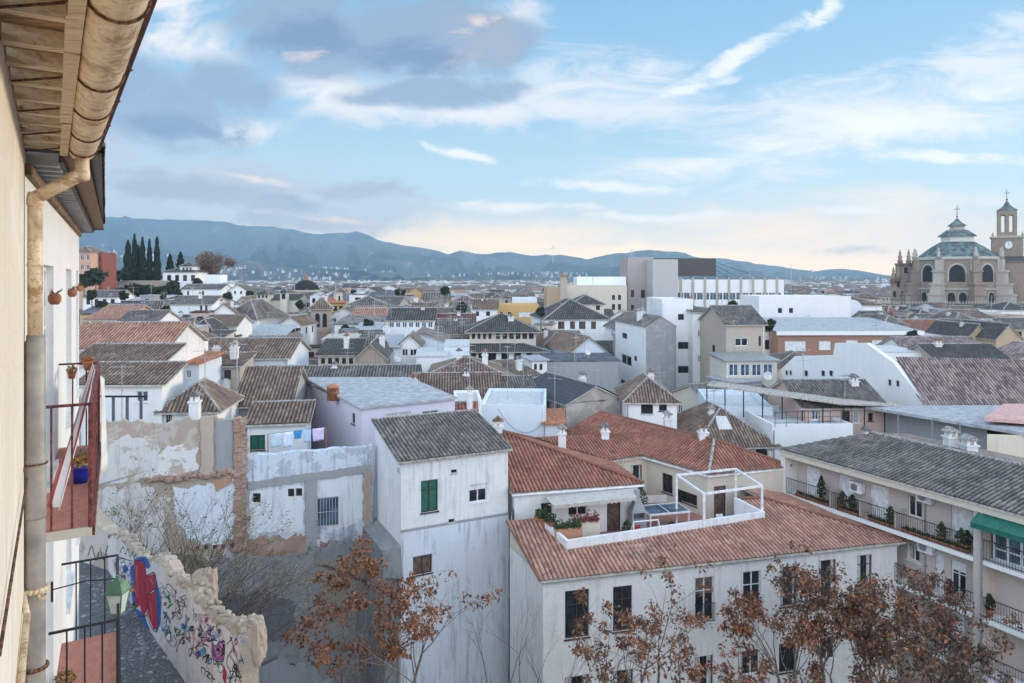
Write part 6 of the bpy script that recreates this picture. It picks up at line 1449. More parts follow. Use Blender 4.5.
for px, Y in ((898,54.2), (932,52.2), (960,50.6)):
    mb = MB(); r = (px-CX)/F; mb.tube(Vector((r*Y,Y,-14))-OP_, Vector((r*Y,Y,-10.63))-OP_, .045, .045, 6); mb.build('post', M['metal'], pn_)
px_chimney(C_, 951, 452, 44.0, .9, .32); px_chimney(C_, 969, 457, 43.0, .7, .34); px_chimney(C_, 866, 438, 46.0, .1, .22)
Hs('mauve_roof_house', 'house with pinkish grey tiled roof peeping over the big mauve roof', 922, 1004, 365, 79, 1, 12, 'gx', 2.6, 'clean', 'mauve')
Hs('white_block_house', 'white wedge shaped gable between the mauve roofs and the picture edge', 1004, 1050, 364, 74, 1, 5, 'sl', 1.8, 'clean', 'mauve')
# under the cathedral
Hs('red_roof_house', 'low house with bright rust red roof below the cathedral', 930, 976, 334, 125, 2, 10, 'sf', 1.9, 'orange', 'red')
Hs('white_block_house', 'plain white block left of the rust red roof below the cathedral', 921, 947, 336, 118, 1, 7, 'slab', .2, 'clean', rmat='sill', ov=.05)
Hs('ochre_gable_house', 'ochre gabled house, the one beside the rust red roof', 968, 989, 336, 112, 3, 10, 'gy', 1.8, plaster('pale_ochre', (.50,.38,.26), (.3,.24,.18), .4), 'dark')
Hs('ochre_gable_house', 'ochre gabled house, the one farther from the rust red roof', 996, 1021, 338, 108, 3, 10, 'gy', 2.1, plaster('pale_ochre', (.50,.38,.26), (.3,.24,.18), .4), 'dark')
bl, blw, blh = Hs('chapel_hall', 'long dark roofed hall with white pinnacles at the foot of the cathedral', 872, 1075, 321, 240, 0, 20, 'sf', 5.2, 'cream', 'dark', ov=.6, base=-24)
for k in (.155, .325, .58, .84):
    mb = MB(); mb.lathe((blw*k, -.3, blh-.6), [(.9,0),(.9,1.2),(1.1,1.3),(.5,1.8),(.75,2.6),(.3,3.6),(.45,4.2),(.05,5.2)], 8); mb.build('pinnacle', W['clean'], bl, True)
mb = MB()
for i in range(60): mb.lathe((blw*i/60+.4, 18.9, blh+5.0), [(.22,0),(.35,.4),(.15,.8),(.3,1.0),(.05,1.3)], 5)
mb.build('balustrade', W['stone'], bl)
# concrete tower group
Hs('concrete_tower', 'tall pinkish grey concrete tower, the narrow left one of the pair on the skyline', 628, 653, 259, 240, 3, 14, 'flat', wall=plaster('pinkish_concrete', (.44,.38,.36), (.28,.25,.24), .5, .7), par=.6, pw=[('f',631,634,290,297,'d'), ('f',641,645,290,298,'d'), ('f',631,634,305,311,'d')], cat='tower block')
Hs('concrete_tower', 'broad light grey concrete tower on the skyline beside the pinkish one', 653, 678, 261, 232, 3, 12, 'flat', wall=plaster('light_concrete', (.52,.50,.48), (.33,.31,.3), .5, .8), par=.6, pw=[('f',655,658,302,309,'d')], cat='tower block')
Hs('dark_penthouse_block', 'long dark brown box crowning the skyline behind the light grey tower', 640, 716, 259, 262, 1, 14, 'flat', wall=plaster('dark_cladding', (.10,.09,.09), (.07,.06,.06), .4), base=P(640,276,262).z, par=.3, cat='tower block')
ww = [('f',[.04+i*.0605 for i in range(16)],[3.6],2.0,2.4,'u'), ('f',[.04+i*.0605 for i in range(16)],[9.2],2.0,2.4,'d')]
r_, w_, h_ = Hs('modern_office_block', 'long white modern block with ribbon windows and brown piers on the skyline', 676, 784, 282, 236, 1, 16, 'flat', wall='clean', par=.8, wins=ww, cat='office block')
mb = MB()
for i in range(9): k = w_*(i+.4)/9; mb.box(k-.35, k+.35, -.3, -.01, h_-12, h_+1.6)
mb.build('piers', W['beige'], r_)
Hs('tan_block', 'small tan block at the left end of the pale blocks left of the towers', 547, 565, 289, 212, 2, 12, 'flat', wall=plaster('tan_wall', (.52,.38,.26), (.35,.28,.2), .3))
mb = MB(); p_ = P(563.5,300,208); t_ = thing('tall_chimney', 'tall square brown chimney stack rising from the tan block', 'chimney', (p_.x, p_.y, -20)); mb.box(-1,1,-1,1,0,20+P(563,277,208).z); mb.build('shaft', W['beige'], t_); mb = MB(); mb.box(-1.2,1.2,-1.2,1.2,20.002+P(563,277,208).z,20.8+P(563,277,208).z); mb.build('cap', W['brickw'], t_)
Hs('cream_office_block', 'wide cream block with few windows left of the concrete towers', 565, 627, 287, 218, 2, 14, 'flat', wall='cream', pw=[('f',612,615,295,300,'d'), ('f',618,621,295,300,'d'), ('f',612,615,304,310,'d'), ('f',618,621,304,310,'d'), ('f',575,578,300,305,'d')])
Hs('cream_office_block', 'upper cream storey with roof clutter just left of the pinkish tower', 577, 626, 279, 232, 2, 10, 'flat', wall='clean', par=.8)
Hs('hipped_hall', 'wide hall with bluish grey hipped roof and orange panels between white bays', 545, 609, 319, 126, 8, 15, 'hip', 3.3, 'clean', 'dark', pw=[('f',549+i*10.5,554+i*10.5,321.5,329,'b') for i in range(5)]+[('f',558,561,321.5,329,'d'), ('f',579,583,321.5,329,'d')])
Hs('dark_roof_block', 'cream block with flat dark roof above the bluish grey hall', 572, 604, 304, 150, 3, 9, 'hip', 1.8, 'cream', 'dark', pw=[('f',596,600,305.5,310,'d')])
# bell tower
W['towerbrick'] = plaster('tower_brick', (.44,.34,.27), (.2,.16,.14), .5, .7, .8)
bt, btw, bth = Hs('bell_tower', 'square brick church bell tower with twin arched openings and low pyramid roof', 311, 331, 307, 135, 14, 4.2, 'hip', 1.7, 'towerbrick', 'brown', ov=.5, cat='bell tower', base=-20)
for k in (.32, .68): arch(bt, btw*k, bth-3.9, .85, 2.7)
mb = MB(); mb.box(-.12, btw+.12, -.12, -.002, bth-5.0, bth-4.7); mb.box(-.12,-.002,-.12,4.2,bth-5.0,bth-4.7); mb.box(-.14, btw+.14, -.14, -.003, bth-.45, bth-.1); mb.build('cornice', W['stone'], bt)
a_ = arch(bt, 0, bth-3.9, .85, 2.7); a_.rotation_euler = (0,0,R(-90)); a_.location = (0, 2.1, 0)
Hs('church_nave', 'long low church roof running back from the brick bell tower', 331, 352, 330, 128, 14, 12, 'sl', 2.2, 'stone', 'brown', ov=.3)
# convent with belfry and domed church
cv, cvw, cvh = Hs('convent', 'long cream convent with dark roof, corner turret and little belfry', 255, 298, 300, 212, 2, 14, 'gx', 1.6, 'cream', 'dark', cat='convent')
t2, _, h2 = Hs('turret', 'x', 256, 269, 294, 210, 2, 4.5, 'hip', 1.5, 'cream', 'dark', base=-12, pw=[('f',258,260,295,298,'d'), ('f',262,264,295,298,'d'), ('f',265.5,267.5,295,298,'d')]); HOUSES.pop(); merge(cv, t2)
t2, _, h2 = Hs('belfry', 'x', 280, 287, 292, 210, 2, 2.0, 'hip', 1.2, 'cream', 'dark', base=-12); arch(t2, 1.05, h2-2.1, 1.0, 1.7); HOUSES.pop(); merge(cv, t2)
dc = thing('domed_church', 'small domed church with lantern beyond the convent', 'church', tuple(P(306,300,250).xy)+(-20,)); z0 = 20+P(306,291,250).z
mb = MB(); mb.lathe((0,0,0), [(4.8,0),(4.8,z0),(5.1,z0),(5.1,z0+.4)], 8); mb.box(-8,6,-3,3,0,z0-2); mb.build('drum', W['cream'], dc)
mb = MB(); mb.lathe((0,0,z0+.41), [(4.9,0),(4.4,1.2),(3.3,2.4),(1.6,3.3),(.7,3.5)], 16); mb.build('dome', T['dark'], dc, True)
mb = MB(); mb.lathe((0,0,z0+3.9), [(.7,0),(.7,1.2),(.9,1.25),(.1,2.2)], 8); mb.build('lantern', W['brickw'], dc)
# hillside on the left
Hs('hipped_house', 'white house with tall dark pyramid roof left of the bell tower', 222, 257, 318, 118, -12, 10, 'hip', 2.9, 'white', 'grey', pw=[('f',240,242,321,325,'d')])
Hs('white_block_house', 'pale blue white shed with sloping roof between the pyramid roof and the bell tower', 246, 284, 336, 98, 4, 7, 'slab', 1.0, 'blue', pw=[('f',249,252,337,342,'d'), ('f',259,262,337,342,'d')])
Hs('grey_house', 'grey rendered house with diagonal white coping left of the bell tower foot', 283, 303, 345, 84, 20, 9, 'sl', .9, 'grey', 'brown')
Hs('grey_roof_house', 'flat slate dark roof over a cream storey right of the bell tower foot', 318, 357, 355, 73, 5, 6, 'sf', 1.1, 'cream', 'dark', pw=[('f',321+i*7,325+i*7,358,364,'d') for i in range(5)])
Hs('cream_block', 'pale cream rooftop block showing above the slate dark roof', 322, 354, 340, 82, 4, 5, 'slab', .2, 'cream', rmat='deck', ov=.1)
Hs('stone_gable_house', 'rough stone gabled house with dark roof right of the slate roofed storey', 356, 385, 357, 71, 6, 10, 'gy', 1.3, 'stone', 'dark')
Hs('white_block_house', 'bright bluish white shed roof right of the rough stone gable', 374, 399, 348, 79, 6, 6, 'slab', .9, 'blue')
Hs('white_block_house', 'low block with bright turquoise white flat roof beyond the stone gable', 355, 377, 331, 106, 3, 7, 'slab', .8, 'blue', rmat='metal_roof')
Hs('long_window_house', 'long low white house with a row of seven windows under a dark roof', 388, 434, 320, 116, 2, 9, 'gx', 1.7, 'clean', 'dark', wins=[('f', rowf(7), [.35], .75, .9, 'u')])
Hs('red_roof_house', 'pale house under a plain maroon roof right of the seven window house', 434, 474, 325, 118, 2, 8, 'gx', 1.6, 'pink', tiles('maroon_roof', [(.16,.07,.07),(.20,.09,.08)], (.07,.05,.05), .4), pw=[('f',440,443,327,331,'w')])
Hs('white_two_window_house', 'white house with two square windows and brown roof behind the mansion gallery', 473, 497, 309, 146, 0, 9, 'gx', 1.8, 'clean', 'brown', pw=[('f',476,479,311.5,316,'d'), ('f',486,490,311.5,316,'d')])
Hs('ochre_block', 'mustard yellow flat roofed building behind the mansion', 497, 539, 308, 152, 0, 12, 'flat', wall='ochre', par=.7, pw=[('f',519,536,312,317,'s'), ('f',500,503,312,317,'d'), ('f',508,511,312,317,'d')])
Hs('white_block_house', 'pale bluish block standing on top of the mustard building', 512, 537, 300, 168, 0, 9, 'flat', wall='blue')
Hs('two_window_house', 'white house with dark roof and two windows above the stepped tile roofs', 118, 156, 322, 86, 3, 7, 'gx', 1.2, 'clean', 'grey', pw=[('f',128,133,324.5,331,'d'), ('f',141,147,324.5,331,'d')])
Hs('pink_roof_house', 'house with faded pinkish tile roof and orange gable end below the cypresses', 86, 121, 319, 92, -8, 9, 'gx', 1.6, 'orange', 'pink')
Hs('grey_roof_house', 'wide grey roofed white house with twin windows below the hill villa', 170, 212, 304, 130, 2, 8, 'gx', 1.3, 'clean', 'grey', pw=[('f',200,202.5,305.5,312,'d'), ('f',205,207.5,305.5,312,'d')])
Hs('gabled_white_house', 'white gabled house with reddish roof left of the tall pyramid roof', 211, 236, 314, 112, 18, 8, 'gy', 1.6, 'clean', 'brown')
Hs('low_roof_house', 'low brown tile roof just below the house with the tall pyramid roof', 202, 236, 326, 92, 4, 7, 'gx', 1.2, 'white', 'brown')
Hs('white_house_on_slope', 'white terrace house at the foot of the cypress hill', 83, 118, 297, 165, 2, 8, 'gx', 1.4, 'clean', 'grey', wins=[('f', rowf(4,.15,.85), [.5], .9, 1.3, 'd')])
Hs('white_house_on_slope', 'low white house under the dark bank below the cypresses', 130, 160, 300, 155, 2, 8, 'slab', .8, 'clean', wins=[('f', rowf(3,.2,.8), [.5], .9, 1.2, 'd')])
Hs('white_house_on_slope', 'whitewashed house with long grey roof directly below the villa', 181, 221, 289, 205, 2, 9, 'gx', 1.3, 'clean', 'grey', pw=[('f',202,204,291,296,'d'), ('f',187,189,291,296,'d')])
Hs('white_tower_house', 'white stepped tower house between the villa and the round bare tree', 204, 220, 278, 212, 2, 6, 'flat', wall='clean', par=1.0)
Hs('white_tower_house', 'narrow white house at the right foot of the round bare tree', 219, 227, 284, 210, 2, 6, 'slab', .4, 'clean')
Hs('white_house_on_slope', 'small white gabled cottage right of the round bare tree', 229, 246, 290, 200, 6, 7, 'gy', 1.5, 'clean', 'grey', pw=[('f',234,236,291,294,'d'), ('f',240,242,291,294,'d')])
vl, vw, vh = Hs('hill_villa', 'white villa with rows of dark windows and small upper storey on the hill', 163, 197, 272, 232, 3, 9, 'hip', 1.6, 'clean', 'dark', cat='villa', wins=[('f', rowf(4,.18,.88), [1.0], 1.3, 2.0, 'd')])
t2, _, h2 = Hs('upper_storey', 'x', 180, 194, 266, 234, 3, 5, 'hip', 1.3, 'clean', 'dark', base=-2, wins=[('f', [.25,.5,.75], [.5], .7, 1.0, 'd')]); HOUSES.pop(); merge(vl, t2)
Hs('red_villa', 'orange fronted villa at the left end of the cypress hill', 70, 91, 252, 200, 2, 8, 'hip', 1.6, plaster('peach_wall', (.62,.38,.28), (.4,.3,.25), .3), 'brown', wins=[('f', rowf(3,.3,.85), [.8,3.6], .9, 1.5, 'w')])
Hs('red_villa', 'deep red house next to the orange villa on the cypress hill', 91, 102, 254, 204, 2, 8, 'flat', wall='red', wins=[('f', [.3,.7], [.8,3.6], .8, 1.3, 'd')])
def retaining(label, pxa, pxb, pyt, Ya, Yb, h):
    a, b = P(pxa,pyt,Ya), P(pxb,pyt,Yb); t_ = thing('retaining_wall', label, 'wall', (a.x, a.y, a.z-h)); mb = MB(); O = Vector(t_.location); d = (b-a); d.z = 0; n_ = Vector((-d.y,d.x,0)).normalized()*.8
    z0 = Vector((0,0,-h)); mb.hexa([a-O+z0, b-O+z0, b+n_-O+z0, a+n_-O+z0], [a-O, b-O, b+n_-O, a+n_-O]); mb.build('wall_face', W['stone'], t_)
    mb = MB(); mb.hexa([a-O-n_*.1, b-O-n_*.1, b+n_*1.1-O, a+n_*1.1-O], [a-O-n_*.1+Vector((0,0,.3)), b-O-n_*.1+Vector((0,0,.3)), b+n_*1.1-O+Vector((0,0,.3)), a+n_*1.1-O+Vector((0,0,.3))]); mb.build('coping', W['beige'], t_)
retaining('long stone retaining wall holding up the row of cypresses', 118, 168, 281.5, 226, 228, 5)
retaining('grey retaining wall at the left end of the cypress hill', 70, 108, 279, 205, 215, 6)

# ================================================================ the great domed church on the right
STN = plaster('golden_limestone', (.34,.265,.20), (.12,.11,.10), .85, 1.2, .9, (.22,.19,.165), .7); STL = plaster('pale_limestone', (.50,.45,.39), (.20,.185,.17), .75, 1.0, .7)
Yc = 372; cx_ = (957-CX)/F*Yc; zz = lambda py, Y=350: (H-py)/F*Y
ct = thing('cathedral', 'great domed renaissance cathedral with rotunda, buttresses and clock belfry on the skyline', 'cathedral', (cx_, Yc, -24)); ZB = 24
Nn = 8; Rd = 23.5; zd0, zd1 = ZB-22+0, ZB+zz(259)
def ring_pt(r, k, off=.0): a = 2*math.pi*(k+off)/Nn - math.pi/2; return Vector((r*math.cos(a), r*math.sin(a), 0))
mb = MB(); mb.lathe((0,0,0), [(Rd,0),(Rd,zd1)], Nn)
# lathe starts at half steps: a facet faces the viewer
mb.build('rotunda_wall', STN, ct)
for k in range(8):
    for s in (-1, 1):
        an = 2*math.pi*k/8; mb = MB(); hw = 7.3*s; c2_, s2_ = math.cos(an), math.sin(an); g = lambda r, t, zv: (r*c2_-t*s2_, r*s2_+t*c2_, zv); r0 = Rd*math.cos(math.pi/8); mb.hexa([g(r0,hw-.55,0), g(r0+.7,hw-.55,0), g(r0+.7,hw+.55,0), g(r0,hw+.55,0)], [g(r0,hw-.55,zd1-.1), g(r0+.7,hw-.55,zd1-.1), g(r0+.7,hw+.55,zd1-.1), g(r0,hw+.55,zd1-.1)]); mb.build('pilaster', STL, ct)
mb = MB(); mb.lathe((0,0,zd1+.01), [(Rd+.9,0),(Rd+.9,.8),(Rd+.4,1.4)], Nn); mb.lathe((0,0,ZB+zz(290)), [(Rd+.7,0),(Rd+.7,.7)], Nn); mb.build('cornice', STL, ct)
mb = MB(); mb.lathe((0,0,zd1+1.4), [(Rd-.2,0),(Rd*.83,2.6),(Rd*.66,5.2),(10.0,ZB+zz(240)-zd1-1.4)], Nn); mb.build('roof', M['copper'], ct)
z = ZB+zz(240); mb = MB(); mb.lathe((0,0,z), [(9.4,0),(9.4,3.0)], Nn); mb.build('lantern_drum', plaster('lantern_render', (.66,.66,.62), (.4,.4,.38), .3), ct)
mb = MB(); mb.lathe((0,0,z+3.0), [(11.2,0),(11.0,.3),(6.2,3.4)], Nn); mb.build('roof', M['copper'], ct)
mb = MB(); mb.lathe((0,0,z+6.4), [(4.3,0),(4.3,2.2)], Nn); mb.build('lantern_drum', STL, ct)
mb = MB(); mb.lathe((0,0,z+8.6), [(5.6,0),(5.4,.2),(2.2,2.2),(.3,4.2)], Nn); mb.build('roof', M['copper'], ct)
mb = MB(); mb.tube((0,0,z+12.6), (0,0,z+20), .22, .12, 6); mb.tube((-1.5,0,z+17.6), (1.5,0,z+17.6), .16, .16, 6); mb.lathe((0,0,z+13), [(.1,0),(.6,.5),(.1,1.0)], 8); mb.build('cross', M['iron'], ct)
apo = Rd*math.cos(math.pi/Nn)
def facet_arch(ang_, w_, h_, zb_, r=apo):
    a_ = arch(ct, 0, 0, w_, h_, 0, True, STL); a_.rotation_euler = (0,0,ang_+math.pi/2); a_.location = (r*math.cos(ang_), r*math.sin(ang_), zb_)
for k in range(-1, 2):
    an = -math.pi/2+2*math.pi*k/Nn
    facet_arch(an, 8.2, 8.8, ZB+zz(282))
    for s in (-1, 1):
        a2 = an+s*.125; facet_arch(an, 3.6, 6.0, ZB+zz(305)) if False else None
        aa = arch(ct, s*2.9, 0, 3.9, 6.2, 0, True, STL); aa.rotation_euler = (0,0,an+math.pi/2); aa.location = (apo*math.cos(an), apo*math.sin(an), ZB+zz(305))
# buttresses at the corners, with scrolls and urns
for k in range(-4, 4):
    an = -math.pi/2+2*math.pi*(k+.5)/Nn
    mb = MB(); c_, s_ = math.cos(an), math.sin(an)
    f = lambda r, t, zv: (r*c_-t*s_, r*s_+t*c_, zv)
    def bb(r0, r1, hw, z0, z1): mb.hexa([f(r0,-hw,z0), f(r1,-hw,z0), f(r1,hw,z0), f(r0,hw,z0)], [f(r0,-hw,z1), f(r1,-hw,z1), f(r1,hw,z1), f(r0,hw,z1)])
    bb(Rd-1, Rd+7.5, 3.3, 0, ZB+zz(296)); bb(Rd-1, Rd+8, 3.6, ZB+zz(296), ZB+zz(294)); bb(Rd-1, Rd+6, 2.8, ZB+zz(294), ZB+zz(285)); bb(Rd-1, Rd+6.6, 3.2, ZB+zz(285), ZB+zz(283.5)); bb(Rd-1, Rd+3.8, 2.3, ZB+zz(283.5), ZB+zz(272))
    bb(Rd-1, Rd+4.4, 2.7, ZB+zz(272), ZB+zz(270)); bb(Rd-1, Rd+2.2, 1.7, ZB+zz(270), ZB+zz(259)); bb(Rd-.5, Rd+1.2, .8, ZB+zz(259), ZB+zz(256)) 
    mb.build('buttress', STL if k % 2 else STN, ct)
    mb = MB(); c3 = f(Rd+1.2, 0, zd1+.3); mb.lathe(c3, [(1.5,0),(1.5,1.2),(1.8,1.4),(.8,2.0),(1.3,3.2),(.5,4.4),(.7,4.9),(.1,6.2)], 8); mb.build('urn', STL, ct, True)
# ambulatory ring, lower and wider
mb = MB(); mb.lathe((0,0,0), [(Rd+10,0),(Rd+10,ZB+zz(307)),(Rd+10.8,ZB+zz(307)),(Rd+10.8,ZB+zz(305.5)),(Rd+4,ZB+zz(303))], 20, 0, .5); mb.build('ambulatory', STN, ct)
for k in range(-3, 4):
    an = -math.pi/2+2*math.pi*k/20; aa = arch(ct, 0, 0, 3.4, 5.2, 0, True, STL); rr_ = (Rd+10)*math.cos(math.pi/20); aa.rotation_euler = (0,0,an+math.pi/2); aa.location = (rr_*math.cos(an), rr_*math.sin(an), ZB+zz(320))
# left transept mass with tall pinnacles
for (px, y0, w_, d_) in ((905, 264, 12, 12), (897, 282, 9, 13)):
    x = (px-957)/1.88; mb = MB(); yo = (px-894)*.12; mb.box(x-w_/2, x+w_/2, -8+yo, -8+yo+d_, 0, ZB+zz(y0)); mb.box(x-w_/2-.5, x+w_/2+.5, -8.5+yo, -7.5+yo+d_, ZB+zz(y0)+.01, ZB+zz(y0)+1); mb.build('side_chapel', STN, ct)
    for (dx2, zt2) in ((-.24,.62), (.24,.62), (0,.86)): a_ = arch(ct, x+dx2*w_, (ZB+zz(y0))*zt2, w_*.2, 3.4, -8+yo, True, STL)
for (px, y0) in ((899,264), (908,264), (892,283), (897,281)):
    x = (px-957)/1.88; mb = MB(); mb.lathe((x,-9,ZB+zz(y0)), [(1.5,0),(1.5,2),(1.9,2.2),(1.0,3),(1.4,4.4),(.6,5.6),(.9,6.2),(.1,8.6)], 8); mb.build('pinnacle', STN, ct, True)
# belfry tower
tx = (1007-957)/1.88; ty = 20
mb = MB(); z0, z1 = 0, ZB+zz(239, 380); mb.box(tx-8, tx+8, ty-8, ty+8, z0, z1); mb.build('tower_base', STN, ct)
mb = MB(); mb.box(tx-8.7, tx+8.7, ty-8.7, ty+8.7, z1+.01, z1+1.0); mb.box(tx-8.4, tx+8.4, ty-8.4, ty+8.4, ZB+zz(262,380), ZB+zz(260,380)); mb.build('cornice', STL, ct)
for s in (-1, 1): mb = MB(); mb.lathe((tx+s*7.6, ty-7.6, z1+1.0), [(.6,0),(.6,.8),(.8,1),(.3,1.6),(.1,2.8)], 8); mb.build('pinnacle', STL, ct, True)
z2 = ZB+zz(212, 380); mb = MB()
for sx in (-1, 0, 1):
    mb.box(tx+sx*4.1-.95, tx+sx*4.1+.95, ty-5, ty-3.2, z1+1.01, z2); mb.box(tx+sx*4.1-.95, tx+sx*4.1+.95, ty+3.2, ty+5, z1+1.01, z2)
for s in (-1, 1): mb.box(tx+s*4.1-.94, tx+s*4.1+.94, ty-.9, ty+.9, z1+1.01, z2)
mb.box(tx-5.05, tx+5.05, ty-5.05, ty+5.05, z2-2.4, z2-.01); mb.box(tx-5.05, tx+5.05, ty-5.05, ty+5.05, z1+1.02, z1+3.2); mb.build('belfry', STN, ct)
mb = MB(); mb.lathe((tx,ty,z2), [(7.5,0),(7.5,.3),(4.9,1.4),(2.5,3.0),(1.0,4.9),(.3,5.6)], 4); mb.build('spire_roof', M['copper'], ct)
mb = MB(); mb.tube((tx,ty,z2+5.4), (tx,ty,z2+11.5), .2, .12, 6); mb.tube((tx-1.4,ty,z2+9.6), (tx+1.4,ty,z2+9.6), .15, .15, 6); mb.lathe((tx,ty,z2+5.5), [(.1,0),(.7,.6),(.1,1.2)], 8); mb.build('cross', M['iron'], ct)
mb = MB(); mb.tube((tx+.5,ty-8.0,ZB+zz(246,380)), (tx+.5,ty-8.25,ZB+zz(246,380)), 2.3, 2.3, 24, 0); mb.tube((tx+.5,ty-8.24,ZB+zz(246,380)), (tx+.5,ty-8.35,ZB+zz(246,380)), 1.95, 1.95, 24, 1)
zc_ = ZB+zz(246,380); mb.box(tx+.42, tx+.58, ty-8.42, ty-8.36, zc_, zc_+1.5, 2); mb.box(tx+.5, tx+1.5, ty-8.42, ty-8.36, zc_-.08, zc_+.08, 2); mb.build('clock', [STN, M['frame_white'], M['iron']], ct)
mb = MB(); mb.box(tx-12, tx+26, ty-26, ty+10, 0, ZB+zz(262, 360)); mb.build('nave_wall', STN, ct); mb = MB(); roof_plane(mb, [(tx-13,ty-27,ZB+zz(262,360)+.1), (tx+27,ty-27,ZB+zz(262,360)+.1), (tx+27,ty-8,ZB+zz(256,360)), (tx-13,ty-8,ZB+zz(256,360))], .9, .12, 3, 1.2, 0); mb.build('roof', [T['dark'], M['deck']], ct)
ct.rotation_euler = (0,0,R(-32.4)); ct.scale = (.845,.845,1)
HOUSES.append((cx_, Yc, 48))
# ================================================================ the rest of the old town: houses of the middle distance
LAND = [('brick bell tower',318,135), ('arcaded mansion',510,96), ('bluish hipped hall',577,126), ('pinkish concrete tower',640,240), ('tall gabled block',660,88), ('brick apartment block',850,112), ('hill villa',180,232), ('convent',275,212),
        ('row of cypresses',143,240), ('mustard building',518,152), ('seven window house',411,116), ('white office block',735,236), ('round bare tree',214,245), ('pyramid roofed house',240,118), ('rust red roof',950,125)]
ORD = ['', 'second ', 'third ', 'fourth ', 'fifth ', 'sixth ', 'seventh ', 'eighth ', 'ninth ', 'tenth ', 'eleventh ', 'twelfth ']
PROT = [(135,304,334,347), (96,443,549,398), (88,604,678,398), (93,660,708,404), (82,706,780,390), (126,543,611,331), (235,560,786,311), (150,757,852,321), (112,776,922,351), (118,220,272,329), (212,253,318,312), (116,386,436,330), (73,316,386,365),
        (152,495,540,319), (86,116,158,330), (130,168,213,312), (58,762,935,400), (230,118,246,299), (112,209,238,316), (92,569,622,384), (118,434,498,322), (98,246,300,346), (84,398,470,367), (60,234,300,402), (150,570,606,316), (125,920,1024,345), (165,78,120,303)]
fill = []; rnd = random.Random(21); idx = 0
def hill(x, y): return .85*8*S((-x-14)/45)*S((420-y)/150)
Y0 = 63.0
while Y0 < 470:
    px = -20+rnd.uniform(0, 30)
    while px < 1050:
        Y = Y0*rnd.uniform(.97, 1.04); wid = rnd.uniform(4, 8.5)*(1 if Y < 200 else 1.25); wpx = wid/Y*F; pc = px+wpx/2
        x = (pc-CX)/F*Y; d = rnd.uniform(7, 11); keep = px > 60 or Y > 150; idx += 1
        th = rnd.choice([-12,-8,-3,2,4,6,10,14,22])+(8 if px < 300 else 0)
        for (hx, hy, hr) in HOUSES:
            if abs(hx-x) < hr*.62+wid*.35 and abs(hy-(Y+d/2)) < hr*.62+d*.35: keep = False; break
        top = -10.6+rnd.uniform(-3.4, 2.4)+hill(x, Y)
        py = H-top/Y*F
        lim = (304 if Y < 215 else 297) if px < 265 else (298 if Y < 180 else (293 if Y < 300 else 288.5))
        py = max(py, lim+rnd.uniform(0, 4)); ytop = py-1.6/Y*F
        if any(Y < a and px < c and px+wpx > b and ytop < e for a, b, c, e in PROT): keep = False
        if px > 860 and Y > 200: keep = False
        if 78 < pc < 250 and 212 < Y < 300: keep = False
        if keep:
            vis = 0; area = 0
            for c in range(int(max(px, 0)), int(min(px+wpx, 1024))):
                cov = min([t for (yy, a_, b_, t) in SKYL if yy < Y and a_ <= c <= b_] or [683])
                if ytop < cov-1.5: vis += 1; area += min(cov, py+3.5/Y*F)-ytop
            if vis >= max(3, wpx*.22) and area > 7:
                fill.append((px, px+wpx, py, Y, th, d, wid, idx)); SKYL.append((Y, px, px+wpx, ytop))
                HOUSES.append((x, Y+d/2, max(wid, d)*.5))
        px += wpx*rnd.uniform(.3, .6)
    Y0 *= 1.03
print('FILL', len(fill))
ents = []
for (pa, pb_, py, Y, th, d, wid, i) in fill:
    r_ = random.Random(i*7+3)
    wall = r_.choices(['white','clean','cream','blue','beige','pink','ochre','grey'], [.34,.16,.16,.07,.12,.05,.03,.07])[0]
    tile = r_.choices(['brown','grey','dark','pink','red','mauve'], [.34,.30,.20,.06,.06,.04])[0]
    roof = r_.choices(['gx','gy','hip','sf','flat','slab'], [.32,.14,.24,.1,.12,.08])[0]
    ents.append(dict(p=(pa,pb_,py,Y,th,d,wid,i), wall=wall, tile=tile, roof=roof, r=r_))
WN = dict(white='white', clean='bright white', cream='cream', blue='bluish white', beige='beige', pink='pink', ochre='ochre', grey='grey')
TN = dict(brown='brown', grey='grey', dark='dark', pink='pale pink', red='red', mauve='mauve')
RN = dict(gx='%s ridged roof', gy='front gabled %s roof', hip='%s hipped roof', sf='%s lean-to roof', flat='parapet roof', slab='plain sloping roof')
buckets = {}; FID = {}; AER = []
for e in ents:
    pc = (e['p'][0]+e['p'][1])/2; Y = e['p'][3]
    L = min(LAND, key=lambda l: abs(l[1]-pc)+.25*abs(l[2]-Y)); side = ('left of' if pc < L[1] else 'right of') if abs(pc-L[1]) > 12 else ('in front of' if Y < L[2] else 'behind')
    rf = RN[e['roof']]; rf = rf % TN[e['tile']] if '%' in rf else rf
    e['desc'] = '%s house with %s' % (WN[e['wall']], rf); e['rel'] = '%s the %s' % (side, L[0]); e['dist'] = math.hypot(pc-L[1], (Y-L[2])*.5)
    buckets.setdefault((e['desc'], e['rel']), []).append(e)
for (ds, rl), es in buckets.items():
    es.sort(key=lambda e: e['dist'])
    for k, e in enumerate(es):
        e['label'] = ('%s, %s' % (ds, rl)) if len(es) == 1 else '%s, %s%s %s' % (ds, ORD[min(k, 11)], 'closest' if k else 'closest', rl)
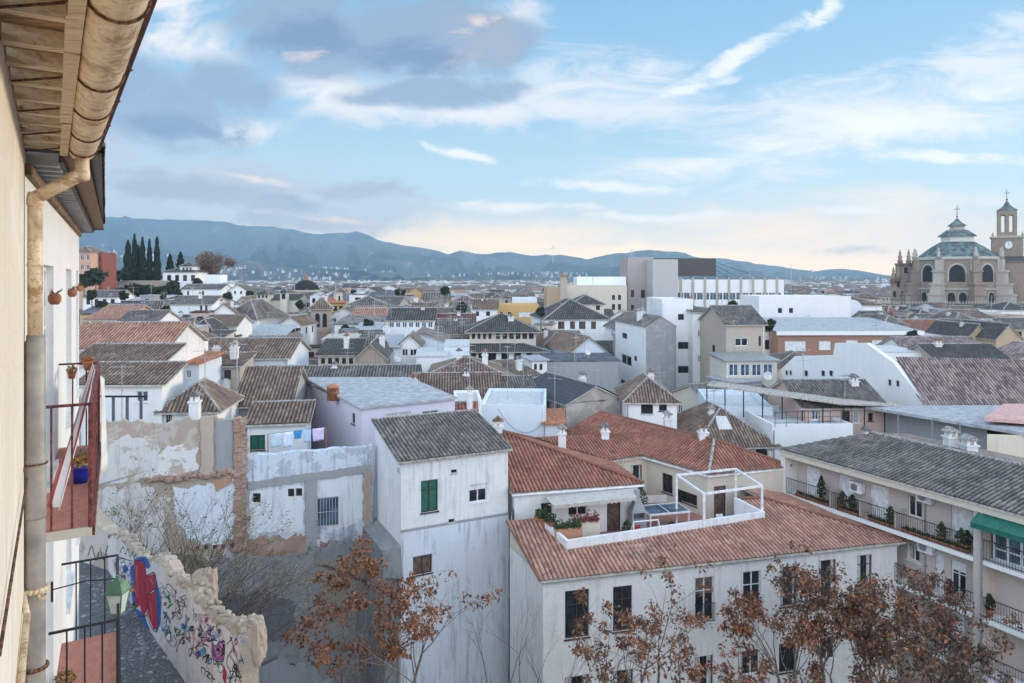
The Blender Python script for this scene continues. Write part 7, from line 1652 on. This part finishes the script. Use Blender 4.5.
for e in ents:
    pa, pb_, py, Y, th, d, wid, i = e['p']; r_ = e['r']; ww = []
    n = r_.choice([2,2,3,3,4]); kd = r_.choice(['d','d','w','u']); rowsw = [r_.uniform(.5,.9)]+([r_.uniform(3.4,3.8)] if r_.random() < .8 else [])
    ww.append(('f', rowf(n, r_.uniform(.12,.22), r_.uniform(.78,.9)), rowsw, r_.uniform(.8,1.1), r_.uniform(1.1,1.6), kd))
    side = 'r' if pa+20 < CX and th < 8 else 'l'
    if Y < 200: ww.append((side, [.3,.7], rowsw[:1], .8, 1.1, kd))
    o_h = Hs('house', e['label'], pa, pb_, py, Y, th, d, e['roof'], r_.uniform(1.3, 2.4) if e['roof'] in ('gx','gy','hip') else r_.uniform(.5,1.3), e['wall'], e['tile'], wins=ww, near=False, wid=wid,
       group='houses of the old town', rmat=r_.choice(['dull_roof','asphalt_roof','dull_roof','metal_roof','terra']), chim=((r_.uniform(.2,.8), .45, .5),) if Y < 170 and r_.random() < .6 and e['roof'] in ('gx','hip','gy') else ())
    FID[o_h[0].name] = i
    rt_, wr2, hr2 = o_h
    if r_.random() < .45:                      # a smaller annexe or roof storey
        a_w = wr2*r_.uniform(.3,.5); x0_ = r_.choice([.12, wr2-a_w-.12]); up2 = r_.random() < .4; y0_ = d*.35 if up2 else -1.6; hz2 = hr2+r_.uniform(1.4,2.4) if up2 else hr2-r_.uniform(1.0,2.2)
        mb = MB(); mb.box(x0_, x0_+a_w, y0_, y0_+(d*.5 if up2 else 1.59), 0 if not up2 else hr2-.5, hz2, 0); mb.box(x0_-.15, x0_+a_w+.15, y0_-.15, y0_+(d*.5+.15 if up2 else 1.585), hz2+.005, hz2+.16, 1); mb.box(x0_+a_w*.35, x0_+a_w*.65, y0_-.02, y0_+.0, hz2-1.7, hz2-.6, 2)
        mb.build('annexe', [W[r_.choice(['white','cream','beige','grey','pink'])], r_.choice([T['brown'], M['dull_roof'], M['metal_roof'], T['red']]), M['dark']], rt_)
    if Y < 260 and r_.random() < .55:
        lab = 'aerial on the '+e['label']
        ph = r_.uniform(2.2, 4.5); q2 = Matrix.Rotation(rt_.rotation_euler.z, 4, 'Z') @ Vector((wr2*r_.uniform(.2,.8), d*.5, hr2+.4)); AER.append((lab, Vector(rt_.location)+q2, ph, Y))

# ================================================================ trees
BARK = flat('grey_bark', (.22,.19,.17), .95, var=.4, scale=12, bmp=.5)
def leafmat(key, c): return flat(key, c, .85, var=.45, scale=7, bmp=0)
A1_, A2_, A3_ = leafmat('rust_leaves', (.34,.13,.055)), leafmat('brown_leaves', (.165,.09,.065)), leafmat('olive_leaves', (.12,.10,.065))
def grow(mb, tips, p, d, L, r, depth, rn, spread=.55, up=.25, seg=3):
    q = p
    for k in range(seg):
        d = (d+Vector((rn.gauss(0,.10), rn.gauss(0,.10), rn.gauss(0,.06)+up*.12))).normalized(); n_ = q+d*(L/seg); r1 = r*(1-.13)
        mb.tube(q, n_, r, r1, 5 if r > .02 else 4, 0, False); q = n_; r = r1
        if depth > 0 and k >= 1 and rn.random() < .5:
            a = (d+Vector((rn.gauss(0,spread), rn.gauss(0,spread), rn.gauss(.05,.25)))).normalized(); grow(mb, tips, q, a, L*rn.uniform(.45,.7), r*.55, depth-1, rn, spread, up, 2)
    if depth <= 0: tips.append((q, d)); return
    for k in range(rn.choice([2,2,3])):
        a = (d+Vector((rn.gauss(0,spread), rn.gauss(0,spread), rn.gauss(.08,.25)))).normalized(); grow(mb, tips, q, a, L*rn.uniform(.6,.85), r*.65, depth-1, rn, spread, up, seg)
def leaf_cluster(mb, c, n, R_, size, rn, mats, droop=.5):
    for k in range(n):
        v_ = Vector((rn.gauss(0,1), rn.gauss(0,1), rn.gauss(0,1))); v_.normalize(); o = c+v_*R_*rn.random()**.5
        a = Vector((rn.uniform(-1,1), rn.uniform(-1,1), -droop+rn.uniform(-.7,.5))).normalized(); b = a.cross(Vector((rn.uniform(-1,1),rn.uniform(-1,1),rn.uniform(-1,1)))).normalized(); s = size*rn.uniform(.35,1.45)
        mb.poly([o, o+a*s*.5+b*s*.24, o+a*s, o+a*s*.5-b*s*.24], rn.choices(range(len(mats)), [3,2,1][:len(mats)])[0])
def autumn_tree(name, label, px, Y, pyt, zb, trunks, seed, mats, leaf_p=.75, dense=22, spreadw=1.0, size=.17, cat='tree', r0=.10, depth=4, spread=.5, cr=.30):
    rn = random.Random(seed); x = (px-CX)/F*Y; zt = (H-pyt)/F*Y; t_ = thing(name, label, cat, (x, Y, zb)); Ht = zt-zb
    tm, tips = MB(), []
    for k in range(trunks):
        a = 2*math.pi*k/trunks+rn.random(); lean = rn.uniform(.03,.20)*spreadw; d = Vector((math.cos(a)*lean, math.sin(a)*lean*.6, 1)).normalized(); b0 = Vector((math.cos(a)*.25, math.sin(a)*.25, 0))
        st = b0+d*Ht*rn.uniform(.42,.58); tm.tube(b0, st, r0*rn.uniform(.8,1.1), r0*.75, 7, 0, False)
        grow(tm, tips, st, d, Ht*rn.uniform(.13,.18), r0*.7, depth, rn, spread, .45)
    tm.build('trunk', BARK, t_)
    lm = MB()
    for (c, d) in tips:
        if rn.random() < leaf_p and c.z > Ht*.25: leaf_cluster(lm, c, int(dense*rn.uniform(.5,1.5)), cr*rn.uniform(.6,1.3), size, rn, mats)
    if lm.f: lm.build('crown', list(mats), t_)
    return t_
autumn_tree('autumn_tree', 'rust leaved ailanthus in front of the bluish cement wall', 374, 28.5, 552, -26, 5, 5, (A1_, A2_), .62, 34, 1.1, .19, depth=3, cr=.34)
autumn_tree('autumn_tree', 'rust leaved tree before the left windows of the long cream house', 632, 29.5, 556, -26, 6, 8, (A1_, A2_, A3_), .55, 30, 1.3, .18, depth=3, cr=.32)
autumn_tree('autumn_tree', 'brown leaved tree at the right end of the long cream house', 838, 31.5, 552, -26, 6, 12, (A2_, A1_, A3_), .62, 34, 1.4, .19, depth=3, cr=.36)
autumn_tree('autumn_tree', 'darker brown tree partly hiding the lower balconies of the apartment block', 925, 30.5, 592, -26, 6, 15, (A2_, A3_, A1_), .62, 34, 1.4, .19, depth=3, cr=.36)
autumn_tree('autumn_tree', 'broad brown tree between the cream house corner and the apartment block', 885, 29.5, 575, -26, 6, 23, (A2_, A1_, A3_), .62, 34, 1.4, .19, depth=3, cr=.36)
autumn_tree('autumn_tree', 'brown tree closest to the lower right balconies', 962, 29.0, 618, -26, 5, 29, (A2_, A3_), .6, 32, 1.3, .18, depth=3, cr=.34)
autumn_tree('autumn_tree', 'slim rust tree immediately left of the tree by the cream house right end', 785, 30.5, 575, -26, 5, 33, (A1_, A2_), .7, 32, 1.2, .18, depth=3, cr=.32)
autumn_tree('autumn_tree', 'lower rust brown tree between the two larger trees along the cream house', 715, 28.0, 640, -26, 4, 19, (A1_, A2_), .6, 30, 1.2, .18, depth=3, cr=.32)
for i, (px, Y, pyt, l) in enumerate([(497,34.0,560,'bare grey sapling before the corner of the square white house'), (527,33.0,575,'thin leafless sapling beside the left corner of the long cream house'), (560,32.0,600,'slender leafless sapling under the first window of the long cream house'), (470,35,640,'short leafless sapling at the foot of the square white house')]):
    autumn_tree('bare_sapling', l, px, Y, pyt, -26, 2, 40+i, (A2_,), 0, 0, .45, .1, 'sapling', .05, 3, .28)
# shrub behind the graffiti wall
def shrub(name, label, px0, Y0, n, hh, wv, seed, mats, dens, cat='shrub', zb=-13.4):
    rn = random.Random(seed); x = (px0-CX)/F*Y0; t_ = thing(name, label, cat, (x, Y0, zb)); tm, lm = MB(), MB()
    for k in range(n):
        a = rn.uniform(0, 6.28); rr = rn.random()**.5; b0 = Vector((math.cos(a)*rr*wv*.35, math.sin(a)*rr*.7, 0)); d = Vector((b0.x*.35+rn.gauss(.1,.35), rn.gauss(0,.3), 1)).normalized(); tips = []
        grow(tm, tips, b0, d, hh*rn.uniform(.30,.44), .034, 3, rn, .42, .1)
        for (c, dd) in tips:
            if rn.random() < dens: leaf_cluster(lm, c-dd*rn.uniform(0,.5), 7, .16, .085, rn, mats, .1)
    tm.build('twigs', flat('reddish_twigs', (.13,.085,.07), .95, var=.4, scale=10), t_); lm.build('leaves', list(mats), t_)
shrub('bare_shrub', 'tangled half bare shrub with a few yellow green leaves behind the graffiti wall', 135, 25.0, 44, 6.2, 7.0, 3, (leafmat('yellow_green_leaves', (.20,.22,.05)), leafmat('green_leaves', (.09,.13,.04))), .35)
shrub('bare_shrub', 'sprawling twiggy bush reaching toward the white patch of the ruined wall', 190, 25.5, 26, 5.2, 5.0, 9, (leafmat('yellow_green_leaves', (.20,.22,.05)), leafmat('green_leaves', (.09,.13,.04))), .22, zb=-14.2)
# bank of earth that carries the shrubs behind the graffiti wall
mb = MB(); nx = 16
for j in range(9):
    for i in range(nx+1):
        x = -19+i*.62; y = 21.5+j*1.6; f = S((x+14)/4.5); mb.v.append((x, y, -13.6-3.5*f+mn.noise(Vector((x*.5,y*.5,0)))*.4-(14*S((x+15.0)/2.0))))
for j in range(8):
    for i in range(nx): a = j*(nx+1)+i; mb.f.append((a, a+1, a+nx+2, a+nx+1)); mb.m.append(0)
m, t, b = material('weedy_earth'); p = pos(t); n = t.noise(p, 2.5, 5, .7); t.put(b.inputs['Base Color'], t.mix(t.step(n,.4,.6), (.07,.09,.04), (.16,.13,.10))); b.inputs['Roughness'].default_value = 1; bump(t, b, n, 1, .1)
tag(mb.build('earth_bank', m, None, True), kind='structure')

# cypresses and other hillside trees
CY = [leafmat('cypress_green', (.022,.045,.025)), leafmat('cypress_dark', (.012,.028,.016))]
def cypress(label, px, Y, pyt, pyb, wpx, seed):
    rn = random.Random(seed); x = (px-CX)/F*Y; zt, zb = (H-pyt)/F*Y, (H-pyb)/F*Y; t_ = thing('cypress', label, 'cypress tree', (x, Y, zb), 0, 'cypresses on the hill'); h = zt-zb; rw = wpx/F*Y/2
    mb = MB(); mb.tube((0,0,-1.5), (0,0,h*.9), .28, .05, 6); mb.build('trunk', BARK, t_); mb = MB()
    for k in range(2600):
        f = rn.random()**.8; rr = rw*(1-f)**.55*min(1, .5+f*6)*(1+.16*math.sin(f*23+seed)); a = rn.uniform(0, 6.28); q = rr*(.55+.5*rn.random()); c = Vector((q*math.cos(a), q*math.sin(a), f*h)); s = .42*rn.uniform(.6,1.3)
        u = Vector((rn.gauss(0,.25), rn.gauss(0,.25), 1)).normalized(); v_ = Vector((math.cos(a+1.57+rn.gauss(0,.5)), math.sin(a+1.57+rn.gauss(0,.5)), 0)); mb.poly([c-u*s, c+v_*s*.42, c+u*s*1.3, c-v_*s*.42], rn.choice([0,0,1]))
    mb.build('crown', CY, t_)
for i, (px, pt, pb_, w_, l) in enumerate([(128,241,284,12,'broad blunt topped cypress at the left end of the row'), (134.5,234.5,283,8,'tallest narrow cypress, second from the left end of the row'), (142.5,238,283,8.5,'slim cypress in the middle of the row'), (149.5,240,283,7.5,'slightly shorter pointed cypress, fourth along the row'), (157,237.5,283,9,'evenly tapering cypress closing the right end of the row'), (138,246,284,9,'short bushy cypress half hidden in the middle of the row')]): cypress(l, px, 238+i, pt, pb_, w_, 70+i)
def round_tree(name, label, px, Y, pyt, pyb, wpx, mats, seed, cat='tree', n=3000, size=.35, trunk=.3, group=None, bark=True):
    rn = random.Random(seed); x = (px-CX)/F*Y; zt, zb = (H-pyt)/F*Y, (H-pyb)/F*Y; h = zt-zb; rw = wpx/F*Y/2; t_ = thing(name, label, cat, (x, Y, zb), 0, group)
    tm, tips = MB(), []
    tm.tube((0,0,-2), (0,0,h*.3), trunk, trunk*.8, 7, 0, False)
    for k in range(6):
        a = k*1.05+rn.random()*.5; grow(tm, tips, Vector((0,0,h*.28)), Vector((math.cos(a)*.8, math.sin(a)*.8, .8)).normalized(), h*.25, trunk*.5, 3, rn, .5, .2)
    tm.build('trunk', BARK, t_); mb = MB(); cl = []
    for k in range(26):
        v_ = Vector((rn.gauss(0,1), rn.gauss(0,1), rn.gauss(0,1))).normalized()*rn.uniform(.45,.9); cl.append((Vector((v_.x*rw, v_.y*rw, h*.60+v_.z*h*.36)), rn.uniform(.22,.4)*rw))
    for k in range(n):
        c, r = rn.choice(cl); v_ = Vector((rn.gauss(0,1), rn.gauss(0,1), rn.gauss(0,.8))).normalized()*r*rn.uniform(.6,1.1); o = c+v_
        a = Vector((rn.uniform(-1,1),rn.uniform(-1,1),rn.uniform(-1,1))).normalized(); b_ = a.orthogonal().normalized(); s = size*rn.uniform(.5,1.3); mb.poly([o-a*s, o+b_*s*.6, o+a*s, o-b_*s*.6], rn.choice(range(len(mats))))
    mb.build('crown', list(mats), t_); return t_
GR = (leafmat('holm_oak_green', (.04,.065,.03)), leafmat('deep_green', (.025,.04,.022)))
round_tree('round_tree', 'large round brownish bare crowned tree beside the villa', 214, 245, 252, 283, 36, (leafmat('bare_twig_brown', (.22,.14,.10)), leafmat('bare_twig_dark', (.15,.10,.075))), 5, n=6500, size=.22)
for i, (px, Y, pt, pb_, w_, l) in enumerate([(170,246,255,272,8,'small dark conifer behind the left wing of the villa'), (180.5,248,253,268,8,'small dark conifer right behind the upper storey of the villa')]): cypress(l, px, Y, pt, pb_, w_, 90+i)
for i, (px, Y, pt, pb_, w_, l) in enumerate([(118,224,270,284,16,'dark green oak directly beside the broad cypress'), (132,215,285,299,20,'dark bushy tree under the left of the retaining wall'), (147,214,286,299,22,'dark bushy tree under the middle of the retaining wall'), (163,213,286,299,16,'dark bushy tree under the right end of the retaining wall'), (172,216,279,296,12,'dark green tree at the left corner of the villa'), (178,205,288,299,9,'small dark tree below the villa'), (198,222,278,290,9,'small green tree right of the villa'), (96,188,266,292,17,'dark round tree in front of the red house beside the orange villa'), (84,186,272,294,12,'dark tree in front of the orange villa'), (120,212,287,300,14,'dark bush at the left end of the bank below the cypresses'),
      (741,70,281,0,0,None), (400,185,288,299,9,'dark tree among roofs behind the seven window house'), (352,190,290,300,8,'dark tree behind the brick bell tower'), (445,205,287,297,10,'green tree behind the brown roofed house in the far town')]):
    if l: round_tree('evergreen_tree', l, px, Y, pt, pb_, w_, GR, 110+i, n=1400, size=.45, trunk=.2)
for i, (px, Y, pt, pb_, w_, l) in enumerate([(92,150,289,303,11,'bushy green tree at the left end of the white terrace house'), (124,148,290,303,9,'green tree between the white slope houses'), (160,140,292,305,10,'dark tree left of the wide grey roofed house'), (228,150,291,303,8,'small green tree above the reddish roofed gable'), (250,190,290,301,8,'green tree left of the convent turret'), (101,110,300,314,10,'dark tree above the faded pinkish tile roof'), (166,100,306,318,9,'dark tree right of the two window house'),
        (300,160,300,312,8,'dark tree left of the bell tower top'), (368,110,318,332,9,'dark tree beside the turquoise roofed block'), (462,125,300,318,9,'green tree left of the two window brown roofed house'), (541,112,306,322,8,'dark tree right of the mustard building'), (770,100,318,334,9,'dark tree left end of the brick apartment block'), (912,95,330,346,10,'dark tree right end of the brick apartment block'), (345,100,325,340,8,'dark tree above the pale cream rooftop block')]):
    round_tree('evergreen_tree', l, px, Y, pt, pb_, w_, GR, 210+i, n=1200, size=.28, trunk=.15)
t_ = round_tree('evergreen_tree', 'small dark evergreen on the terrace in front of the ribbon window block', 733, 92, 300, 313, 9, GR, 140, n=700, size=.16, trunk=.08)

# ================================================================ aerials, poles, wires, dishes
def aerial(label, px, pyb, pyt, Y, kind=0):
    p = P(px, pyb, Y); h = (pyb-pyt)/F*Y; t_ = thing('tv_aerial', label, 'aerial', tuple(p), R((px*37) % 90)); r = max(.02, .00024*Y)
    mb = MB(); mb.tube((0,0,-.5), (0,0,h), r*1.2, r, 5); mb.build('mast', M['metal'], t_)
    mb = MB(); mb.tube((0,0,h*.5), (0,0,h+.1), r*1.4, r*1.4, 5)
    for k in range(2 if kind == 0 else 4):
        z = h*(1-.13*k)-.05; mb.tube((-.7,0,z), (.7,0,z), r*.8, r*.8, 4)
        for i in range(7): mb.tube((-.6+i*.2,-.28,z), (-.6+i*.2,.28,z), r*.6, r*.6, 4)
    mb.build('antenna', M['metal'], t_)
for px, b_, t_, Y, k, l in [(714,428,366,56,1,'tall rooftop aerial at the foot of the beige block'), (576,384,330,66,0,'thin tall aerial above the dark roofed stone house'), (595,395,365,62,0,'shorter aerial over the stone gable'), (500,372,335,70,0,'aerial in front of the mansion'), (237,408,344,47,0,'aerial rising from the corner of the steep brown roof'), (333,350,322,80,0,'aerial right of the bell tower'), (791,310,264,180,1,'tall mast on the white flat roofed building'), (812,318,270,160,1,'dark lattice aerial over the long white flat roof'), (898,346,318,112,0,'aerial on the brick apartment block'), (876,345,322,112,0,'small aerial on the white shutters end of the brick block'), (643,345,300,86,0,'aerial on the tall gabled block'), (750,300,272,236,0,'aerial on the white office block'), (205,400,350,44,0,'aerial behind the small white pavilion'), (122,420,366,41,0,'aerial beside the lowest stepped roof'), (553,262,246,210,0,'slender aerial above the tan block'), (462,345,318,100,0,'aerial left of the mansion gallery'), (391,322,304,116,0,'aerial on the seven window house'), (845,405,375,58,0,'aerial on the pinkish gabled house'), (660,400,372,57,0,'aerial on the white rooftop loggia')]: aerial(l, px, b_, t_, Y, k)
for (l_, q, ph, Y) in AER0:
    ws_ = l_.split()[:10]
    while ws_[-1] in ('the','of','a','and','with','in','right','left','behind','under','over','below','above','beside','its','to','on','by','just','two','one','at','between','from','or','whose','wide','brown','small','white','blue','bright'): ws_.pop()
    AER.append(('aerial standing on the '+' '.join(ws_), q, ph, Y))
seen_ = {}
for k, (lab, q, ph, Y) in enumerate(AER):
    if lab in seen_: continue
    seen_[lab] = 1
    wds = lab.replace(',', ' ,').split(); 
    lab = lab if len(lab.split()) <= 16 else lab.replace('second closest', 'second').replace('third closest', 'third').replace('aerial on the', 'aerial,')
    t_ = thing('tv_aerial', lab, 'aerial', tuple(q), R(k*47 % 180)); r = max(.02, .00022*Y)
    mb = MB(); mb.tube((0,0,-.8), (0,0,ph), r*1.2, r, 4); mb.build('mast', M['metal'], t_); mb = MB(); mb.tube((0,0,ph*.6), (0,0,ph+.1), r*1.3, r*1.3, 4)
    for j in range(2+k % 3):
        z = ph*(1-.12*j); mb.tube((-.6,0,z), (.6,0,z), r*.8, r*.8, 4); mb.tube((-.5,-.3,z), (-.5,.3,z), r*.7, r*.7, 4); mb.tube((.5,-.25,z), (.5,.25,z), r*.7, r*.7, 4); mb.tube((0,-.28,z), (0,.28,z), r*.7, r*.7, 4)
    mb.build('antenna', M['metal'], t_)
def dish(label, px, py, Y, r=.4):
    p = P(px, py, Y); t_ = thing('satellite_dish', label, 'satellite dish', tuple(p), R(-25)); mb = MB(); n = 14
    for k in range(n):
        a, b_ = 2*math.pi*k/n, 2*math.pi*(k+1)/n; mb.poly([(0,.12,r*.1), (r*math.cos(a),0,r*math.sin(a)+r*.1), (r*math.cos(b_),0,r*math.sin(b_)+r*.1)]); mb.poly([(0,.14,r*.1), (r*math.cos(b_),.02,r*math.sin(b_)+r*.1), (r*math.cos(a),.02,r*math.sin(a)+r*.1)])
    mb.build('reflector', M['frame_white'], t_); mb = MB(); mb.tube((0,.13,0), (0,.13,-r*2), .03, .03, 5); mb.tube((0,.1,-r*.8), (0,-r*.9,0), .015, .015, 4); mb.build('arm', M['metal'], t_)
for px, py, Y, r, l in [(226,385,57.6,.5,'white dish beside the paired windows of the brownish house'), (386,331,100,.8,'large grey dish left of the seven window house'), (398,358,72,.45,'small dish behind the long dark tiled roof'), (768,376,75,.45,'round pale dish at the right end of the balcony storey'), (588,352,84,.4,'dish on the grey rendered wall')]: dish(l, px, py, Y, r)
# power lines at the right, hung between the masts
def wire(label, a, b, sag, r):
    mb = MB(); pts = []
    for i in range(21): f = i/20; q = a.lerp(b, f); q.z -= sag*4*f*(1-f); pts.append(q)
    mb.path(pts, r, 4); tag(mb.build('cable', M['iron']), label, 'cable')
for k, (s, l) in enumerate(((3,'highest of the cables swinging from the towers to the cathedral side'), (5,'middle cable of the three crossing the mountains'), (7.5,'lowest cable of the three crossing the mountains'))): wire(l, P(716,262+k*4,240), P(905,300+k*3,235), s, .09)
wire('thin black cable looping down the bluish white block', P(498,408,52.6)-Vector((0,.3,0)), P(545,420,52.4)-Vector((0,.3,0)), 1.3, .018)
# laundry on the party wall terrace
lw = thing('clothes_line', 'clothes line with posts on top of the stained party wall', 'clothes line', tuple(P(268,448,41.6))); OC2 = Vector(lw.location)
la, lb = P(268,434,41.6), P(326,427,42.4)
mb = MB(); mb.tube(la-OC2, lb-OC2, .012, .012, 4); mb.build('line', M['iron'], lw)
for p_ in (la, lb): mb = MB(); mb.tube(p_-OC2, p_-OC2-Vector((0,0,1.3)), .03, .03, 5); mb.build('post', flat('rusty_post', (.35,.10,.06), .8), lw)
for i, (f0, f1, h_, c, l) in enumerate([(.04,.24,.85,(.62,.74,.86),'pale blue sheet hanging first on the line'), (.25,.42,.95,(.72,.80,.90),'long whitish blue sheet second on the line'), (.44,.58,.50,(.05,.28,.60),'bright blue cloth in the middle of the line'), (.60,.74,.80,(.45,.58,.75),'striped grey blue towel on the line'), (.76,.97,.78,(.66,.56,.76),'lilac sheet at the right end of the line')]):
    a, b_ = la.lerp(lb, f0), la.lerp(lb, f1); cloth('laundry', l, 'laundry', (a, b_), (a-Vector((0,0,h_)), b_-Vector((0,0,h_*.97))), flat('laundry_%d' % i, c, .95, var=.1), 8, 6, .05)
mb = MB(); 
tb_ = thing('rooftop_table', 'dark slatted pergola frame beside the white wall behind the ruin', 'frame', tuple(P(122,425,40.5))); 
for x in (-1.6, -.5, .3, 1.1): mb = MB(); mb.box(x-.06, x+.06, -.06, .06, 0, 1.6); mb.build('post', flat('slate_paint', (.08,.10,.13), .7), tb_)
mb = MB(); mb.box(-1.8, 1.4, -.06, .06, 1.602, 1.7); mb.build('beam', M['dark'], tb_)

for o_ in bpy.data.objects:
    if '_h' in o_.keys(): del o_['_h']
